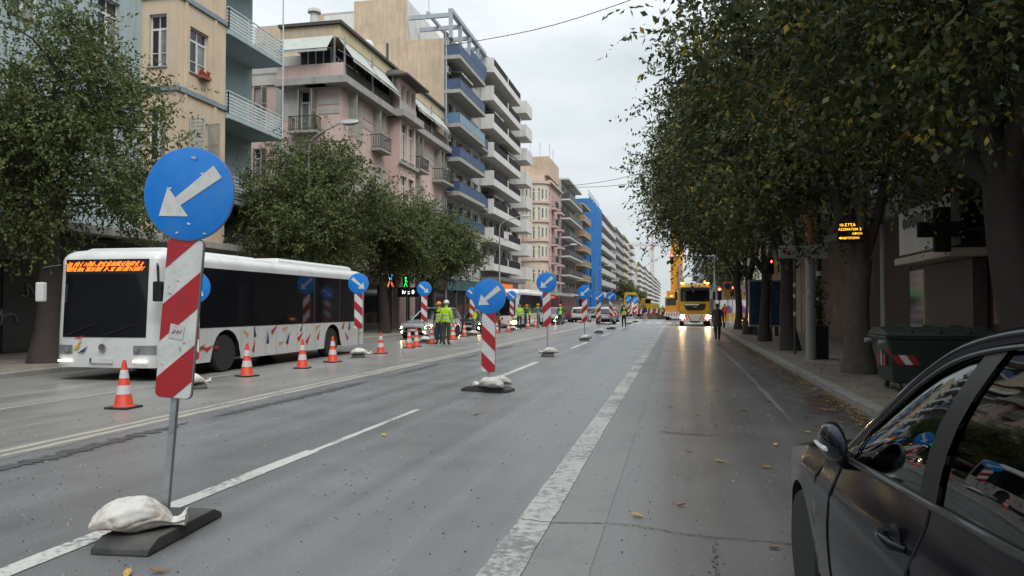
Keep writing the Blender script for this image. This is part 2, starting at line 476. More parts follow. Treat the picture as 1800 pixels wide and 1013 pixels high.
def stripe(name, x0, x1, y0, y1, mat, z=0.004, rag=0.008, step=0.25, parent=None):
    """painted band with slightly ragged edges"""
    mb = MB(); n = max(2, int((y1 - y0) / step)); a = []; b = []
    q = random.Random(int(y0 * 31 + x0 * 77))
    for i in range(n + 1):
        y = lerp(y0, y1, i / n)
        a.append((x0 + q.uniform(-rag, rag), y, z)); b.append((x1 + q.uniform(-rag, rag), y, z))
    k = len(mb.v); mb.v += a + b
    for i in range(n): mb.f.append((i, n + 1 + i, n + 2 + i, i + 1)); mb.m.append(0)
    o = mb.build(name, mat, parent)
    if parent is None: tag(o, kind='structure')
    return o
stripe('lane_line_edge', -1.17, -0.92, 1, 72, paint_edge, 0.006)
stripe('lane_line_ghost', -0.90, -0.52, 1, 60, paint_ghost, 0.004, 0.006)
stripe('lane_line_dash', -4.04, -3.87, 2.2, 7.9, paint_lane, 0.006)
stripe('lane_line_dash', -3.99, -3.90, 7.9, 11.4, paint_lane, 0.004)
y = 16.6
while y < 72:
    stripe('lane_line_dash', -4.03, -3.87, y, y + 5.2, paint_lane, 0.005); y += 12.6
for x in (-7.36, -7.13):
    stripe('lane_line_double', x, x + .12, -4, 72, paint_old, 0.006, 0.015)
stripe('lane_line_double_ground', -7.5, -6.93, -4, 72, paint_ghost, 0.003, 0.04)
stripe('lane_line_bus', -10.35, -10.25, 6, 70, paint_old, 0.005, 0.012)
zc = empty('zebra_crossing', (0, 74.5, 0)); tag(zc, kind='structure')
for i in range(17):
    stripe('stripe', -14.0 + i * 1.0, -13.5 + i * 1.0, 0, 3.6, paint_lane, 0.005, parent=zc)
stripe('stop_line', -0.8, 2.6, 72.6, 73.0, paint_lane, 0.005)

def rag_sheet(name, pts, wid, mat, z, seed, n=60, jag=0.5, kind='structure'):
    """irregular strip along a polyline (crack, seam, stain)"""
    q = random.Random(seed); mb = MB(); c = catmull([(x, y, z) for x, y in pts], n)
    L, Rr = [], []
    for i, p in enumerate(c):
        t = (c[min(i + 1, n - 1)] - c[max(i - 1, 0)]).normalized(); u = Vector((-t.y, t.x, 0))
        env = min(1, 6 * i / n, 6 * (n - i) / n) * wid / 2
        p = p + u * q.uniform(-1, 1) * wid * jag
        L.append(p + u * max(0.001, env * q.uniform(0.2, 1.3))); Rr.append(p - u * max(0.001, env * q.uniform(0.2, 1.3)))
    mb.v = [tuple(p) for p in L + Rr]
    for i in range(n - 1): mb.f.append((i, i + 1, n + i + 1, n + i)); mb.m.append(0)
    return tag(mb.build(name, mat), kind=kind)
rag_sheet('road_crack', [(-1.35, 5.75), (-.9, 5.65), (-.4, 5.72), (.1, 5.55), (.6, 5.5), (1.0, 5.42)], 0.016, tar, 0.0085, 1, 120, 0.9)
rag_sheet('road_crack', [(0.25, 5.5), (0.22, 5.0), (0.24, 4.4), (0.2, 3.6)], 0.02, dirt_dark, 0.0085, 2, 50, 0.9)
rag_sheet('road_crack', [(-.25, 10.1), (.1, 9.9), (.5, 9.9)], 0.05, dirt_dark, 0.0085, 3, 30, 0.7)
for i, (a, b) in enumerate(((3, 9.5), (10.0, 15.5), (17.5, 21), (22.5, 25), (28, 31), (35, 39))):
    rag_sheet('tar_seam', [(-6.62 + .05 * (i % 3), a), (-6.5, (a + b) / 2), (-6.6 + .1 * (i % 2), b)], 0.26 - .03 * i, tar, 0.0075, 20 + i, 150, 0.10)
rag_sheet('road_stain', [(2.0, 12.0), (2.3, 13.4), (2.55, 14.8)], 0.5, M('red_brown_stain', (0.06, 0.035, 0.03), .6, .3, 5), 0.005, 31, 40, 0.15)
rag_sheet('road_stain', [(1.9, 5), (2.0, 14), (1.7, 24)], 0.35, dirt_dark, 0.003, 32, 80, 0.2)
rag_sheet('road_seam', [(1.55, 11), (1.62, 22), (1.55, 40)], 0.09, paint_ghost, 0.0045, 34, 60, 0.1)

# fallen leaves: the ones lying singly are things, the drift in the gutter is stuff
leaf_dry = M('dry_leaf', (0.42, 0.27, 0.07), 0.65, 0.4, 40, 0.3, 60)
leaf_brown = M('brown_leaf', (0.22, 0.12, 0.045), 0.7, 0.4, 40, 0.3, 60)
def leaf_shape(L, W, curl, seed):
    q = random.Random(seed); mb = MB(); rings = []
    for i in range(5):
        t = i / 4; w = W * sin(pi * min(1, t * 0.92 + .06)) ** 0.8 * (1.15 - .4 * t); z = curl * (t - .5) ** 2 * 4
        rings.append([(-w, L * (t - .5), z + abs(w) * .45 + .004), (0, L * (t - .5), z + .002), (w, L * (t - .5), z + abs(w) * .5 + .004)])
    mb.loft(rings, 0, False, False)
    mb.tube([(0, L * .5, curl), (0, L * .72, curl + .006)], .0022, 3)
    return mb
LM = [leaf_shape(.075 + .012 * k, .021 + .004 * (k % 3), .008 + .006 * (k % 2), k).mesh('fallen_leaf', leaf_dry if k % 3 else leaf_brown, smooth=60) for k in range(5)]
spots = [(-.72, 3.95), (-.12, 3.95), (-2.9, 11.0), (0.02, 6.35), (-.3, 5.95), (0.62, 5.35), (0.82, 5.1), (1.0, 5.2), (0.95, 6.2), (0.42, 8.2), (0.12, 8.7), (1.1, 9.3), (1.35, 9.0), (.85, 8.0), (1.3, 7.5), (1.45, 7.9),
         (0.5, 10.6), (1.6, 10.3), (1.9, 10.7), (0.3, 11.6), (1.8, 11.7), (0.55, 13.2), (-3.55, 9.0), (-3.05, 4.1), (-3.2, 4.02), (1.18, 6.9), (1.22, 6.75), (.55, 4.2), (.3, 4.05), (1.0, 12.3), (1.5, 13.5), (2.1, 9.4), (2.2, 12.6), (1.95, 8.3), (0.75, 15.0), (-.1, 12.4)]
for i, (x, y) in enumerate(spots):
    o = link('fallen_leaf', LM[i % 5], None, (x, y, 0.007), (R.uniform(-.25, .25), R.uniform(-.25, .25), R.uniform(0, 6.28)))
    tag(o, 'dry yellow leaf lying singly on the asphalt of the near road', 'leaf', 'fallen leaves scattered on the road')
def litter():
    q = np.random.default_rng(5); N = 3200
    yy = q.uniform(0, 1, N) ** 1.4 * 52 + 6
    xx = KR - np.abs(q.normal(0, .22, N)) - .02
    on = q.uniform(0, 1, N) < .3
    xx = np.where(on, KR + .22 + np.abs(q.normal(0, .8, N)), xx)
    zz = np.where(on, .126, .006) + q.uniform(0, .02, N)
    a = q.uniform(0, 6.28, N); L = q.uniform(.03, .05, N); W = L * .45
    c, s = np.cos(a), np.sin(a)
    V = np.zeros((N, 4, 3))
    for k, (u, w, t) in enumerate(((-1, 0, 0), (0, -1, .01), (1, 0, .004), (0, 1, .012))):
        V[:, k, 0] = xx + c * u * L - s * w * W; V[:, k, 1] = yy + s * u * L + c * w * W; V[:, k, 2] = zz + t
    me = bpy.data.meshes.new('leaf_litter'); F = np.arange(N * 4).reshape(N, 4)
    me.from_pydata(V.reshape(-1, 3).tolist(), [], F.tolist())
    me.materials.append(leaf_dry); me.materials.append(leaf_brown)
    me.polygons.foreach_set('material_index', (q.uniform(0, 1, N) < .5).astype(np.int32))
    tag(link('leaf_litter', me), 'drift of yellow and brown leaves along the right kerb', 'leaves', kind='stuff')
litter()
def grit():
    q = np.random.default_rng(8); N = 2600
    yy = 2.6 + q.uniform(0, 1, N) ** 1.5 * 14; xx = q.uniform(-8.5, 2.4, N); s = q.uniform(.003, .009, N) * (1 + yy * .05)
    V = np.zeros((N, 4, 3)); a = q.uniform(0, 6.28, N)
    for k in range(3):
        V[:, k, 0] = xx + np.cos(a + k * 2.1) * s; V[:, k, 1] = yy + np.sin(a + k * 2.1) * s; V[:, k, 2] = .001
    V[:, 3, 0] = xx; V[:, 3, 1] = yy; V[:, 3, 2] = .001 + s * .9
    F = (np.arange(N)[:, None, None] * 4 + np.array([[0, 1, 3], [1, 2, 3], [2, 0, 3]])[None]).reshape(-1, 3)
    me = bpy.data.meshes.new('road_grit'); me.from_pydata(V.reshape(-1, 3).tolist(), [], F.tolist())
    me.materials.append(M('grit_pale', (.38, .37, .35), .8, .3, 30)); me.materials.append(M('grit_dark', (.06, .058, .055), .8, .3, 30))
    me.polygons.foreach_set('material_index', np.repeat((q.uniform(0, 1, N) < .45).astype(np.int32), 3))
    tag(link('road_grit', me), 'fine pale and dark grit strewn over the near asphalt', 'grit', kind='stuff')
grit()
# ================================================================== BUILDINGS
WCACHE = {}
def window_meshes(style, w, h):
    """local: x across, z up, faces -y; returns frame mesh, list of (pane mesh, part name)"""
    key = (style, round(w, 2), round(h, 2))
    if key in WCACHE: return WCACHE[key]
    fr = MB(); panes = []; t = 0.06; d = 0.07
    fr.box(0, 0, 0, t, d, h); fr.box(w - t, 0, 0, w, d, h); fr.box(t, 0, h - t, w - t, d, h); fr.box(t, 0, 0, w - t, d, t)
    fm = frame_white
    def pane(x0, z0, x1, z1, mat):
        panes.append((MB().box(x0, d * .5, z0, x1, d * .5 + .012, z1).mesh('pane', mat), 'pane'))
    g = pane_dark
    if style in ('french', 'open', 'tall'):
        tr = h * .72 if h > 1.6 else h - t
        fr.box(t, .002, tr, w - t, d + .002, tr + t)
        fr.box(w / 2 - .05, -.004, t, w / 2 + .05, d + .004, tr)
        for s in (0, 1):
            x0 = t if s == 0 else w / 2 + .05; x1 = w / 2 - .05 if s == 0 else w - t
            for a, b in ((.0, .36), (.36, 1.)):
                z0, z1 = lerp(t, tr, a), lerp(t, tr, b)
                pane(x0, z0, x1, z1, pane_curtain if (style == 'tall' or s) else g)
                fr.box(x0, .004, z1 - .03, x1, d - .004, z1)
        if tr < h - .1: pane(t, tr + t, w - t, h - t, g); fr.box(w / 2 - .02, .004, tr + t, w / 2 + .02, d - .004, h - t)
    elif style == 'slide':
        n = max(2, int(round(w / 0.9)))
        for i in range(n):
            x0, x1 = lerp(t, w - t, i / n), lerp(t, w - t, (i + 1) / n)
            pane(x0, t, x1, h - t, pane_curtain if (i * 7 + int(w * 10)) % 3 == 1 else g)
            if i: fr.box(x0 - .025, .003, t, x0 + .025, d - .003, h - t)
    elif style == 'far':
        fr.box(w / 2 - .05, .003, t, w / 2 + .05, d - .003, h - t); pane(t, t, w - t, h - t, g)
    elif style == 'blind':                               # roller shutter half down
        zz = h * .45
        pane(t, t, w - t, zz, g)
        for k in range(int((h - zz) / .06)): fr.box(t, .006 + .012 * (k % 2), zz + k * .06, w - t, .05, zz + k * .06 + .058)
    else:
        fr.box(w / 2 - .03, .003, t, w / 2 + .03, d - .003, h - t)
        pane(t, t, w / 2 - .03, h - t, g); pane(w / 2 + .03, t, w - t, h - t, pane_curtain if style == 'curtain' else g)
    if style == 'dark': fm = dark_metal
    r = (fr.mesh('window', fm), panes)
    WCACHE[key] = r
    return r
def shutter_mesh(w, h):
    key = ('sh', round(w, 2), round(h, 2))
    if key not in WCACHE:
        mb = MB(); t = .06
        mb.box(0, 0, 0, t, .04, h); mb.box(w - t, 0, 0, w, .04, h); mb.box(t, 0, 0, w - t, .04, t); mb.box(t, 0, h - t, w - t, .04, h); mb.box(t, .002, h / 2 - .03, w - t, .038, h / 2 + .03)
        k = t
        while k < h - t:
            mb.quad((t, .005, k), (w - t, .005, k), (w - t, .032, k + .05), (t, .032, k + .05)); k += .055
        WCACHE[key] = mb.mesh('shutter', shutter_grey)
    return WCACHE[key]

class Face:
    """one wall plane of a building; u runs along it, faces local -y"""
    def __init__(s, b, x, y, rz, W, z0, z1, mat, th=0.25):
        bl = b.location
        s.b, s.o, s.rz, s.W, s.z0, s.z1, s.mat, s.th = b, Vector((x - bl.x, y - bl.y, -bl.z)), rz, W, z0, z1, mat, th
        s.h = []
    def pt(s, u, y, z):
        return s.o + Vector((u * cos(s.rz) - y * sin(s.rz), u * sin(s.rz) + y * cos(s.rz), z))
    def put(s, name, me, u=0, y=0, z=0, parent=None, rot=0, rx=0):
        if parent is not None: return link(name, me, parent, (u, y, z), (rx, 0, rot))
        return link(name, me, s.b, s.pt(u, y, z), (rx, 0, s.rz + rot))
    def win(s, u, z, w, h, style='plain', shut=None, sill=True, inset=.13):
        s.h.append((u, z, u + w, z + h))
        fm, panes = window_meshes(style, w, h)
        o = s.put('window', fm, u, inset, z)
        for pm, nm in panes: link(nm, pm, o)
        if sill: link('sill', WCACHE.setdefault(('sill', round(w, 2)), MB().box(-.06, -.2, -.06, w + .06, .0, -.004).mesh('sill', concrete)), o)
        if shut:
            sm = shutter_mesh(w / 2, h)
            a, b = shut
            link('shutter', sm, o, (0, -inset - .01, 0), (0, 0, -a))
            link('shutter', sm, o, (w, -inset - .01, 0), (0, 0, pi + b))
        return o
    def wall(s, name='wall'):
        us = sorted({0, s.W, *[max(0, min(s.W, q)) for a in s.h for q in (a[0], a[2])]})
        zs = sorted({s.z0, s.z1, *[max(s.z0, min(s.z1, q)) for a in s.h for q in (a[1], a[3])]})
        mb = MB()
        idx = {}
        def V(u, z):
            if (u, z) not in idx: idx[(u, z)] = len(mb.v); mb.v.append((u, 0, z))
            return idx[(u, z)]
        for i in range(len(us) - 1):
            for j in range(len(zs) - 1):
                cu, cz = (us[i] + us[i + 1]) / 2, (zs[j] + zs[j + 1]) / 2
                if any(a[0] < cu < a[2] and a[1] < cz < a[3] for a in s.h): continue
                mb.f.append((V(us[i], zs[j]), V(us[i + 1], zs[j]), V(us[i + 1], zs[j + 1]), V(us[i], zs[j + 1]))); mb.m.append(0)
        for a in s.h:
            t = s.th; p = [(a[0], a[1]), (a[2], a[1]), (a[2], a[3]), (a[0], a[3])]
            for k in range(4):
                q, r = p[k], p[(k + 1) % 4]
                mb.quad((q[0], 0, q[1]), (r[0], 0, r[1]), (r[0], t, r[1]), (q[0], t, q[1]))
            mb.quad((a[0], t, a[1]), (a[2], t, a[1]), (a[2], t, a[3]), (a[0], t, a[3]))
        me = bpy.data.meshes.new(name); me.from_pydata(mb.v, [], mb.f); me.materials.append(s.mat)
        return s.put(name, me)
    def band(s, u0, u1, z0, z1, out, mat, name='ledge', bevel=0.0, y1=.02):
        return s.put(name, MB().box(u0, -out, z0, u1, y1, z1).mesh(name, mat, bevel))
    def balcony(s, u0, u1, z, depth=1.4, t=.2, rail='bars', slab=None, railmat=None, hr=1.0, pw=1.6):
        o = s.put('balcony', MB().box(u0, -depth, z - t, u1, 0.0, z).mesh('balcony', slab or concrete, .012))
        mb = MB(); rm = railmat or dark_metal; d = depth - .05
        path = [((u0 + .05, 0), (u0 + .05, -d)), ((u0 + .05, -d), (u1 - .05, -d)), ((u1 - .05, -d), (u1 - .05, 0))]
        for (ax, ay), (bx, by) in path:
            L = hypot(bx - ax, by - ay)
            mb.bar((ax, ay, z + hr), (bx, by, z + hr), .05)
            if rail == 'bars':
                mb.bar((ax, ay, z + .1), (bx, by, z + .1), .03)
                n = max(2, int(L / .13))
                for i in range(n + 1):
                    x, y = lerp(ax, bx, i / n), lerp(ay, by, i / n); mb.box(x - .01, y - .01, z, x + .01, y + .01, z + hr)
            elif rail == 'slats':
                for k in range(6): mb.bar((ax, ay, z + .12 + k * .145), (bx, by, z + .12 + k * .145), .025, .085)
                n = max(1, int(L / 1.2))
                for i in range(n + 1):
                    x, y = lerp(ax, bx, i / n), lerp(ay, by, i / n); mb.box(x - .02, y - .02, z, x + .02, y + .02, z + hr)
        r = link('railing', mb.mesh('railing', rm), o)
        if rail in ('panel', 'glass'):
            pm = railmat
            n = max(1, int(round((u1 - u0) / pw)))
            for i in range(n):
                x0, x1 = lerp(u0 + .06, u1 - .06, i / n) + .02, lerp(u0 + .06, u1 - .06, (i + 1) / n) - .02
                link('railing_panel', MB().box(x0, -d - .012, z + .06, x1, -d + .012, z + hr - .03).mesh('railing_panel', pm), o)
            for x in (u0 + .05, u1 - .05): link('railing_panel', MB().box(x - .012, -d + .03, z + .06, x + .012, -.03, z + hr - .03).mesh('railing_panel', pm), o)
        return o
    def aircon(s, u, z, y=0):
        mb = MB(); mb.box(0, -.3, 0, .8, -.02, .55); mb.lathe([(.2, 0), (.2, .02), (.05, .02)], 14, 1, (.3, -.325, .28), 'y')
        return s.put('air_conditioner', WCACHE.setdefault('ac', mb.mesh('air_conditioner', [M('ac_casing', (.42, .41, .38), .6, .12), black_plastic], 0.0)), u, y, z)

def awning(f, u0, u1, zt, zb, out, mat, y0=0.0):
    """sloping cloth blind with a hanging hem and two folding arms"""
    w = u1 - u0; mb = MB(); q = random.Random(int(u0 * 10))
    n = 8; A, B, C = [], [], []
    for i in range(n + 1):
        x = u0 + w * i / n; e = q.uniform(-.02, .02)
        A.append((x, y0, zt)); B.append((x, y0 - out + e, zb + e)); C.append((x, y0 - out + e, zb - .18 + e))
    mb.loft([A, B, C], 0, False, False)
    mb.tube([(u0, y0 - out, zb), (u1, y0 - out, zb)], .025, 5, 1)
    for x in (u0 + .08, u1 - .08): mb.bar((x, y0, zt - .75), (x, y0 - out, zb), .03, m=1)
    return f.put('awning', mb.mesh('awning', [mat, galvanised]))

# ---- colours of walls
W_blue = M('plaster_light_blue', (0.36, 0.44, 0.46), .85, .10, .8, .15, 25, streak=.5, stain=(.22, .27, .27))
W_cream = M('plaster_cream', (0.58, 0.46, 0.335), .85, .10, .8, .15, 25, streak=.5, stain=(.38, .31, .23))
ledge_blue = M('ledge_blue_grey', (0.22, 0.26, 0.29), .7, .12, 2, streak=.3)
slats_white = M('slats_pale_blue', (0.52, 0.56, 0.56), .5, .1, 3, streak=.3)
W_pink = M('plaster_pink', (0.57, 0.42, 0.385), .88, .16, .5, .15, 25, streak=.65, stain=(.34, .28, .25))
W_pink_grey = M('plaster_pale_grey', (0.42, 0.40, 0.37), .85, .10, 1, .1, 25, streak=.4)
W_tan = M('plaster_tan', (0.50, 0.39, 0.28), .9, .2, .45, .2, 20, streak=.8, stain=(.30, .25, .19))
W_white = M('plaster_white', (0.60, 0.59, 0.57), .8, .10, .6, .1, 25, streak=.6, stain=(.34, .33, .31))
W_grey = M('plaster_grey', (0.40, 0.40, 0.40), .85, .10, 1, .1, 25, streak=.4)
fascia_yellow = M('fascia_yellow', (0.54, 0.46, 0.29), .8, .1, 1, streak=.3)
awning_cloth = M('awning_cloth', (0.40, 0.42, 0.39), .9, .08, 2, .2, 60, streak=.2)
roof_dark = M('roof_dark', (0.06, 0.055, 0.052), .8, .2, 2)
blue_panel = M('blue_panel', (0.04, 0.075, 0.15), .6, .15, 2)
dark_panel = M('dark_panel', (0.03, 0.026, 0.03), .85, .15, 2, spec=.15)
shop_dark = M('shop_dark', (0.022, 0.022, 0.024), .35, .25, 1.2)
shop_metal = M('shop_shutter', (0.075, 0.07, 0.068), .5, .2, 2, metal=.3)

def antenna(b, x, y, z, h, seed=0):
    mb = MB(); q = random.Random(seed)
    mb.tube([(0, 0, 0), (0, 0, h)], .02, 5)
    for k in range(3): zz = h * (.75 + .1 * k); w = .5 - .1 * k; mb.bar((-w, 0, zz), (w, 0, zz), .02)
    return link('antenna', mb.mesh('antenna', dark_metal), b, (x - b.location.x, y - b.location.y, z), (0, 0, q.uniform(0, 3)))

# ------------------------------------------------ the light blue building with the cream bay
bA = empty('apartment_building', (-24, 20, 0), 0, 'light blue apartment building with projecting cream bay behind the leftmost tree', 'building')
RX = pi / 2
pit = 3.72
f = Face(bA, -20.8, -25, RX, 51.6, 4.3, 20, W_blue)
for k, z in enumerate((7.35, 11.07, 14.79)):
    for y in (4, 9.5, 13, 16.5, 20.4, 24.2):
        f.win(y + 25, z, 1.15, 2.1, 'open', None)
f.wall()
for y, z in ((23.2, 11.2), (26.0 - .9, 9.9), (21.9, 8.2), (18, 11.3)): f.aircon(y + 25, z)
fb = Face(bA, -20.8, 26.6, 0, 1.6, 4.3, 20, W_cream)
for z in (7.4, 11.12, 14.84): fb.win(.32, z, .78, 2.1, 'open')
fb.wall()
fs = Face(bA, -19.2, 26.6, RX, 3.3, 4.3, 20, W_cream)
for z in (7.4, 11.12, 14.84): fs.win(.8, z, 1.25, 1.85, 'open' if z > 8 else 'tall', (1.2, 1.4) if z < 8 else None)
fs.wall()
for z in (6.4, 10.12, 13.84, 17.56):
    fs.band(-.08, 3.38, z, z + .2, .08, ledge_blue); fb.band(0.02, 1.598, z, z + .2, .08, ledge_blue, y1=0)
for u in (.42, 2.42):
    for z in (6.6, 10.32, 14.04): fs.band(u, u + .18, z + .02, z + 3.5, .05, W_cream, 'pilaster', y1=0)
box('flower_box', (4.84, 7.9, 11.0, 5.06, 8.5, 11.12), M('terracotta', (.3, .09, .05), .8, .2), bA)
mb = MB(); q = random.Random(4)
for i in range(40):
    c = Vector((4.95 + q.uniform(-.1, .1), q.uniform(7.9, 8.5), 11.12 + q.uniform(0, .22))); mb.box(c.x - .03, c.y - .03, c.z - .02, c.x + .03, c.y + .03, c.z + .03)
mb.build('flowers', M('red_flowers', (.33, .05, .035), .7, .4, 20), bA)
fr_ = Face(bA, -20.8, 29.9, RX, 4.8, 4.3, 20, W_blue)
for z in (6.35, 10.05, 13.75): fr_.win(.7, z, 1.6, 2.4, 'slide', sill=False)
fr_.wall()
for z in (6.3, 10.0, 13.7, 17.4): fr_.balcony(0.02, 4.8, z, 1.75, .18, 'slats', W_blue, slats_white, 1.02)
MB().tube([(5.0, 14.5, 4.3), (5.0, 14.5, 18.4)], .035, 6).build('downpipe', slats_white, bA)
MB().box(-6, -45, 0.12, 3.2, 14.7, 4.29).build('ground_floor', shop_dark, bA)
MB().box(-6, -45, 4.31, 2.8, 14.69, 20.2).build('core', W_blue, bA)      # closes the building behind its facades
MB().box(2.85, 7.0, 4.31, 4.4, 9.5, 20.1).build('bay_core', W_cream, bA)
box('shop_canopy', (3.21, -12, 4.0, 5.3, 14.7, 4.28), concrete, bA, .02)
box('sign_fascia', (3.205, -12, 3.0, 4.7, 4.4, 3.9), shop_dark, bA)
lt = text_mesh('CAS', .85, M('sign_letters', (.30, .31, .32), .5, .1), .03)
link('sign_lettering', lt, bA, (4.72, -.25, 3.38), (pi / 2, 0, RX))
for i in range(7):
    y0 = -9.6 + i * 3.3
    mb = MB()
    for k in range(28): mb.box(3.2, y0, .16 + k * .1, 3.235 + .015 * (k % 2), y0 + 2.9, .16 + k * .1 + .098)
    mb.build('roller_shutter', shop_metal, bA)
graf = M('graffiti_paint', (.26, .27, .28), .6, .3, 6)
q = random.Random(9)
for i in range(9):
    y0 = -4.5 + q.uniform(0, 9); z0 = .8 + q.uniform(0, 1.5); pts = []
    for k in range(7): pts.append((3.27, y0 + k * .18 + q.uniform(-.2, .2), z0 + q.uniform(-.4, .5)))
    MB().tube(catmull(pts, 26), .03, 4).build('graffiti', graf, bA)

# ------------------------------------------------ the pink corner building
bP = empty('apartment_building', (-24, 52, 0), 0, 'pink corner building with grey cornice, top floor awnings and small iron balconies', 'building')
f1 = Face(bP, -22.8, 41.5, 0, 3.6, .12, 14.5, W_pink)
for z in (4.6, 8.2, 11.85):
    f1.win(1.08, z, 1.05, 2.5, 'tall', (1.35, 1.35), sill=False)
f1.wall()
for z in (4.6, 8.2, 11.85):
    f1.balcony(.65, 2.45, z - .02, .75, .14, 'bars', concrete, dark_metal, .85)
    f1.band(.0, 1.0, z + .75, z + 2.6, .015, W_pink_grey, 'plaster_panel')
for z in (12.9, 13.45, 9.25, 9.8): f1.band(2.25, 3.6, z, z + .28, .03, W_pink_grey, 'stripe_band', y1=0)
f2 = Face(bP, -31, 44, 0, 8.2, .12, 16.2, W_pink)
for z in (5.8, 9.4, 13.3):
    for u in (1.6, 4.8): f2.win(u, z, .85, 2.2, 'tall', (1.2, 1.2))
    f2.win(7.2, z, .6, 2.4, 'open')
f2.wall(); f2.band(0, 8.2, 15.6, 16.2, .12, W_pink_grey)
f2.band(6.35, 6.75, 4, 15.6, .1, W_pink_grey, 'pilaster'); 
MB().box(-7, -8, 16.21, 1.2, 9.5, 16.4).build('flat_roof', concrete_dark, bP)
fp = Face(bP, -19.2, 41.5, RX, 20.5, .12, 14.5, W_pink)
floors = (4.6, 8.2, 11.8)
for z in floors:
    for y, st in ((42.7, 'tall'), (46.5, 'open'), (54.0, 'open'), (57.0, 'tall'), (59.4, 'tall')):
        if y == 57.0: continue
        fp.win(y - 41.5, z + .05, 1.1, 2.45, st, (1.5, 2.7 if y < 50 else 1.4), sill=False)
fp.wall()
for z in floors:
    for (a, b) in ((44.0, 46.3), (47.8, 49.2), (55.3, 59.2)):
        for dz in (1.05, 1.6): fp.band(a - 41.5, b - 41.5, z + dz, z + dz + .28, .03, W_pink_grey, 'stripe_band', y1=0)
for z in (8.2, 11.8, 4.6):
    fp.balcony(12.2, 14.3, z, .8, .16, 'bars', concrete, dark_metal, .9)
    fp.balcony(17.3, 20.3, z, .95, .18, 'bars', concrete, dark_metal, .9)
    fp.balcony(4.7, 6.6, z, .7, .14, 'bars', concrete, dark_metal, .9)
fp.aircon(14.9, 12.5); fp.aircon(14.9, 9.0)
fp.band(-.72, 7.7, 14.5, 14.95, .7, concrete, 'cornice', .03, y1=2); fp.band(11.1, 20.5, 14.5, 14.95, .7, concrete, 'cornice', .03, y1=2)
f1.band(-.2, 2.9, 14.5, 14.949, .7, concrete, 'cornice', .03, y1=0)
f1.band(-.2, 4.0, 14.96, 15.75, .45, W_pink, 'parapet', .01, y1=-.2)
# bay
fb2 = Face(bP, -18.4, 49.3, RX, 3.2, .12, 17.2, W_pink)
for u in (.3, 1.75): fb2.win(u, 11.75, 1.1, 2.55, 'tall')
for u in (.12, 1.15, 2.18): fb2.win(u, 15.75, .9, 1.15, 'slide', sill=False)
for z in (8.2, 4.6):
    for u in (.3, 1.75): fb2.win(u, z, 1.1, 2.4, 'tall')
fb2.wall()
fb3 = Face(bP, -19.2, 49.3, 0, .8, .12, 17.2, W_pink); fb3.wall()
fb2.band(-.45, 3.65, 14.5, 15.0, .5, concrete, 'cornice', .03, y1=.8)
fb2.band(-.12, 3.3, 15.02, 15.7, .02, W_pink_grey, 'frieze', y1=0)
fb2.band(-.2, 3.4, 11.3, 11.5, .2, concrete, 'ledge', .02); fb2.band(-.2, 3.4, 7.8, 8.0, .2, concrete, 'ledge', .02)
mb = MB()
mb.loft([[(-.7, -.8, 17.2), (3.9, -.8, 17.2), (3.9, 1.6, 17.2), (-.7, 1.6, 17.2)], [(-.7, -.8, 17.32), (3.9, -.8, 17.32), (3.9, 1.6, 17.32), (-.7, 1.6, 17.32)],
         [(-.1, .0, 17.75), (3.3, .0, 17.75), (3.3, 1.6, 17.75), (-.1, 1.6, 17.75)], [(.6, .7, 18.0), (2.6, .7, 18.0), (2.6, 1.6, 18.0), (.6, 1.6, 18.0)]])
fb2.put('bay_roof', mb.mesh('bay_roof', roof_dark))
# top floor: glazed terrace under a roof slab
box('terrace_glazing', (1.8, -9.6, 14.95, 3.9, 9.8, 17.3), pane_dark, bP)
mb = MB()
for i in range(13): y = -9.62 + i * 1.6; mb.box(3.9, y, 14.95, 3.95, y + .07, 17.3)
for i in range(5): x = 1.8 + i * .5; mb.box(x, -9.66, 15.0, x + .07, -9.6, 17.3)
mb.build('terrace_mullions', galvanised, bP)
box('roof_fascia', (1.0, -10.5, 17.4, 4.75, 10.0, 18.15), fascia_yellow, bP)
box('fascia_front', (.98, -10.53, 17.42, 4.3, -10.503, 18.13), W_tan, bP)
box('roof_slab', (.9, -10.7, 18.16, 4.95, 10.0, 18.34), roof_dark, bP)
box('terrace_mesh', (5.1, -10.4, 14.96, 5.14, -2.9, 15.75), M('reed_screen', (.07, .055, .045), .8, .3, 20), bP)
box('terrace_mesh', (5.1, 1.4, 14.96, 5.14, 9.8, 15.75), M('reed_screen2', (.10, .075, .055), .8, .3, 20), bP)
for (x, y) in ((5.15, -10.6), (4.55, -10.7), (5.2, -6.6), (5.2, -3.0), (5.2, 1.3), (5.2, 5.4), (5.2, 9.7)):
    MB().box(x - .05, y - .05, 14.96, x + .05, y + .05, 17.4).build('post', galvanised, bP)
awning(f1, .0, 3.3, 17.4, 16.45, .8, awning_cloth, -.3)
awning(fp, -.3, 3.6, 17.35, 16.0, 1.0, awning_cloth, .05); awning(fp, 3.75, 7.6, 17.35, 16.0, 1.0, awning_cloth, .05)
awning(fp, 11.5, 15.2, 17.35, 16.1, .9, awning_cloth, .05); awning(fp, 15.35, 19.6, 17.35, 16.1, .9, awning_cloth, .05)
mb = MB(); mb.lathe([(.28, 0), (.24, .9), (.24, 1.0), (.4, 1.02), (.38, 1.2), (.1, 1.25)], 12); mb.build('roof_vent', W_white, bP, (2.7, -9.6, 18.3))
mb = MB(); mb.lathe([(.02, 0), (.3, .06), (.42, .16), (.40, .16), (.28, .08)], 14, axis='y'); mb.tube([(0, 0, -.8), (0, .05, 0)], .03, 5); mb.build('satellite_dish', W_white, bP, (3.9, -4.2, 19.1), (0, 0, .5))
MB().tube([(0, 0, 0), (0, 0, 1.6)], .09, 6).build('chimney_pipe', dark_metal, bP, (4.4, -2.0, 18.3))
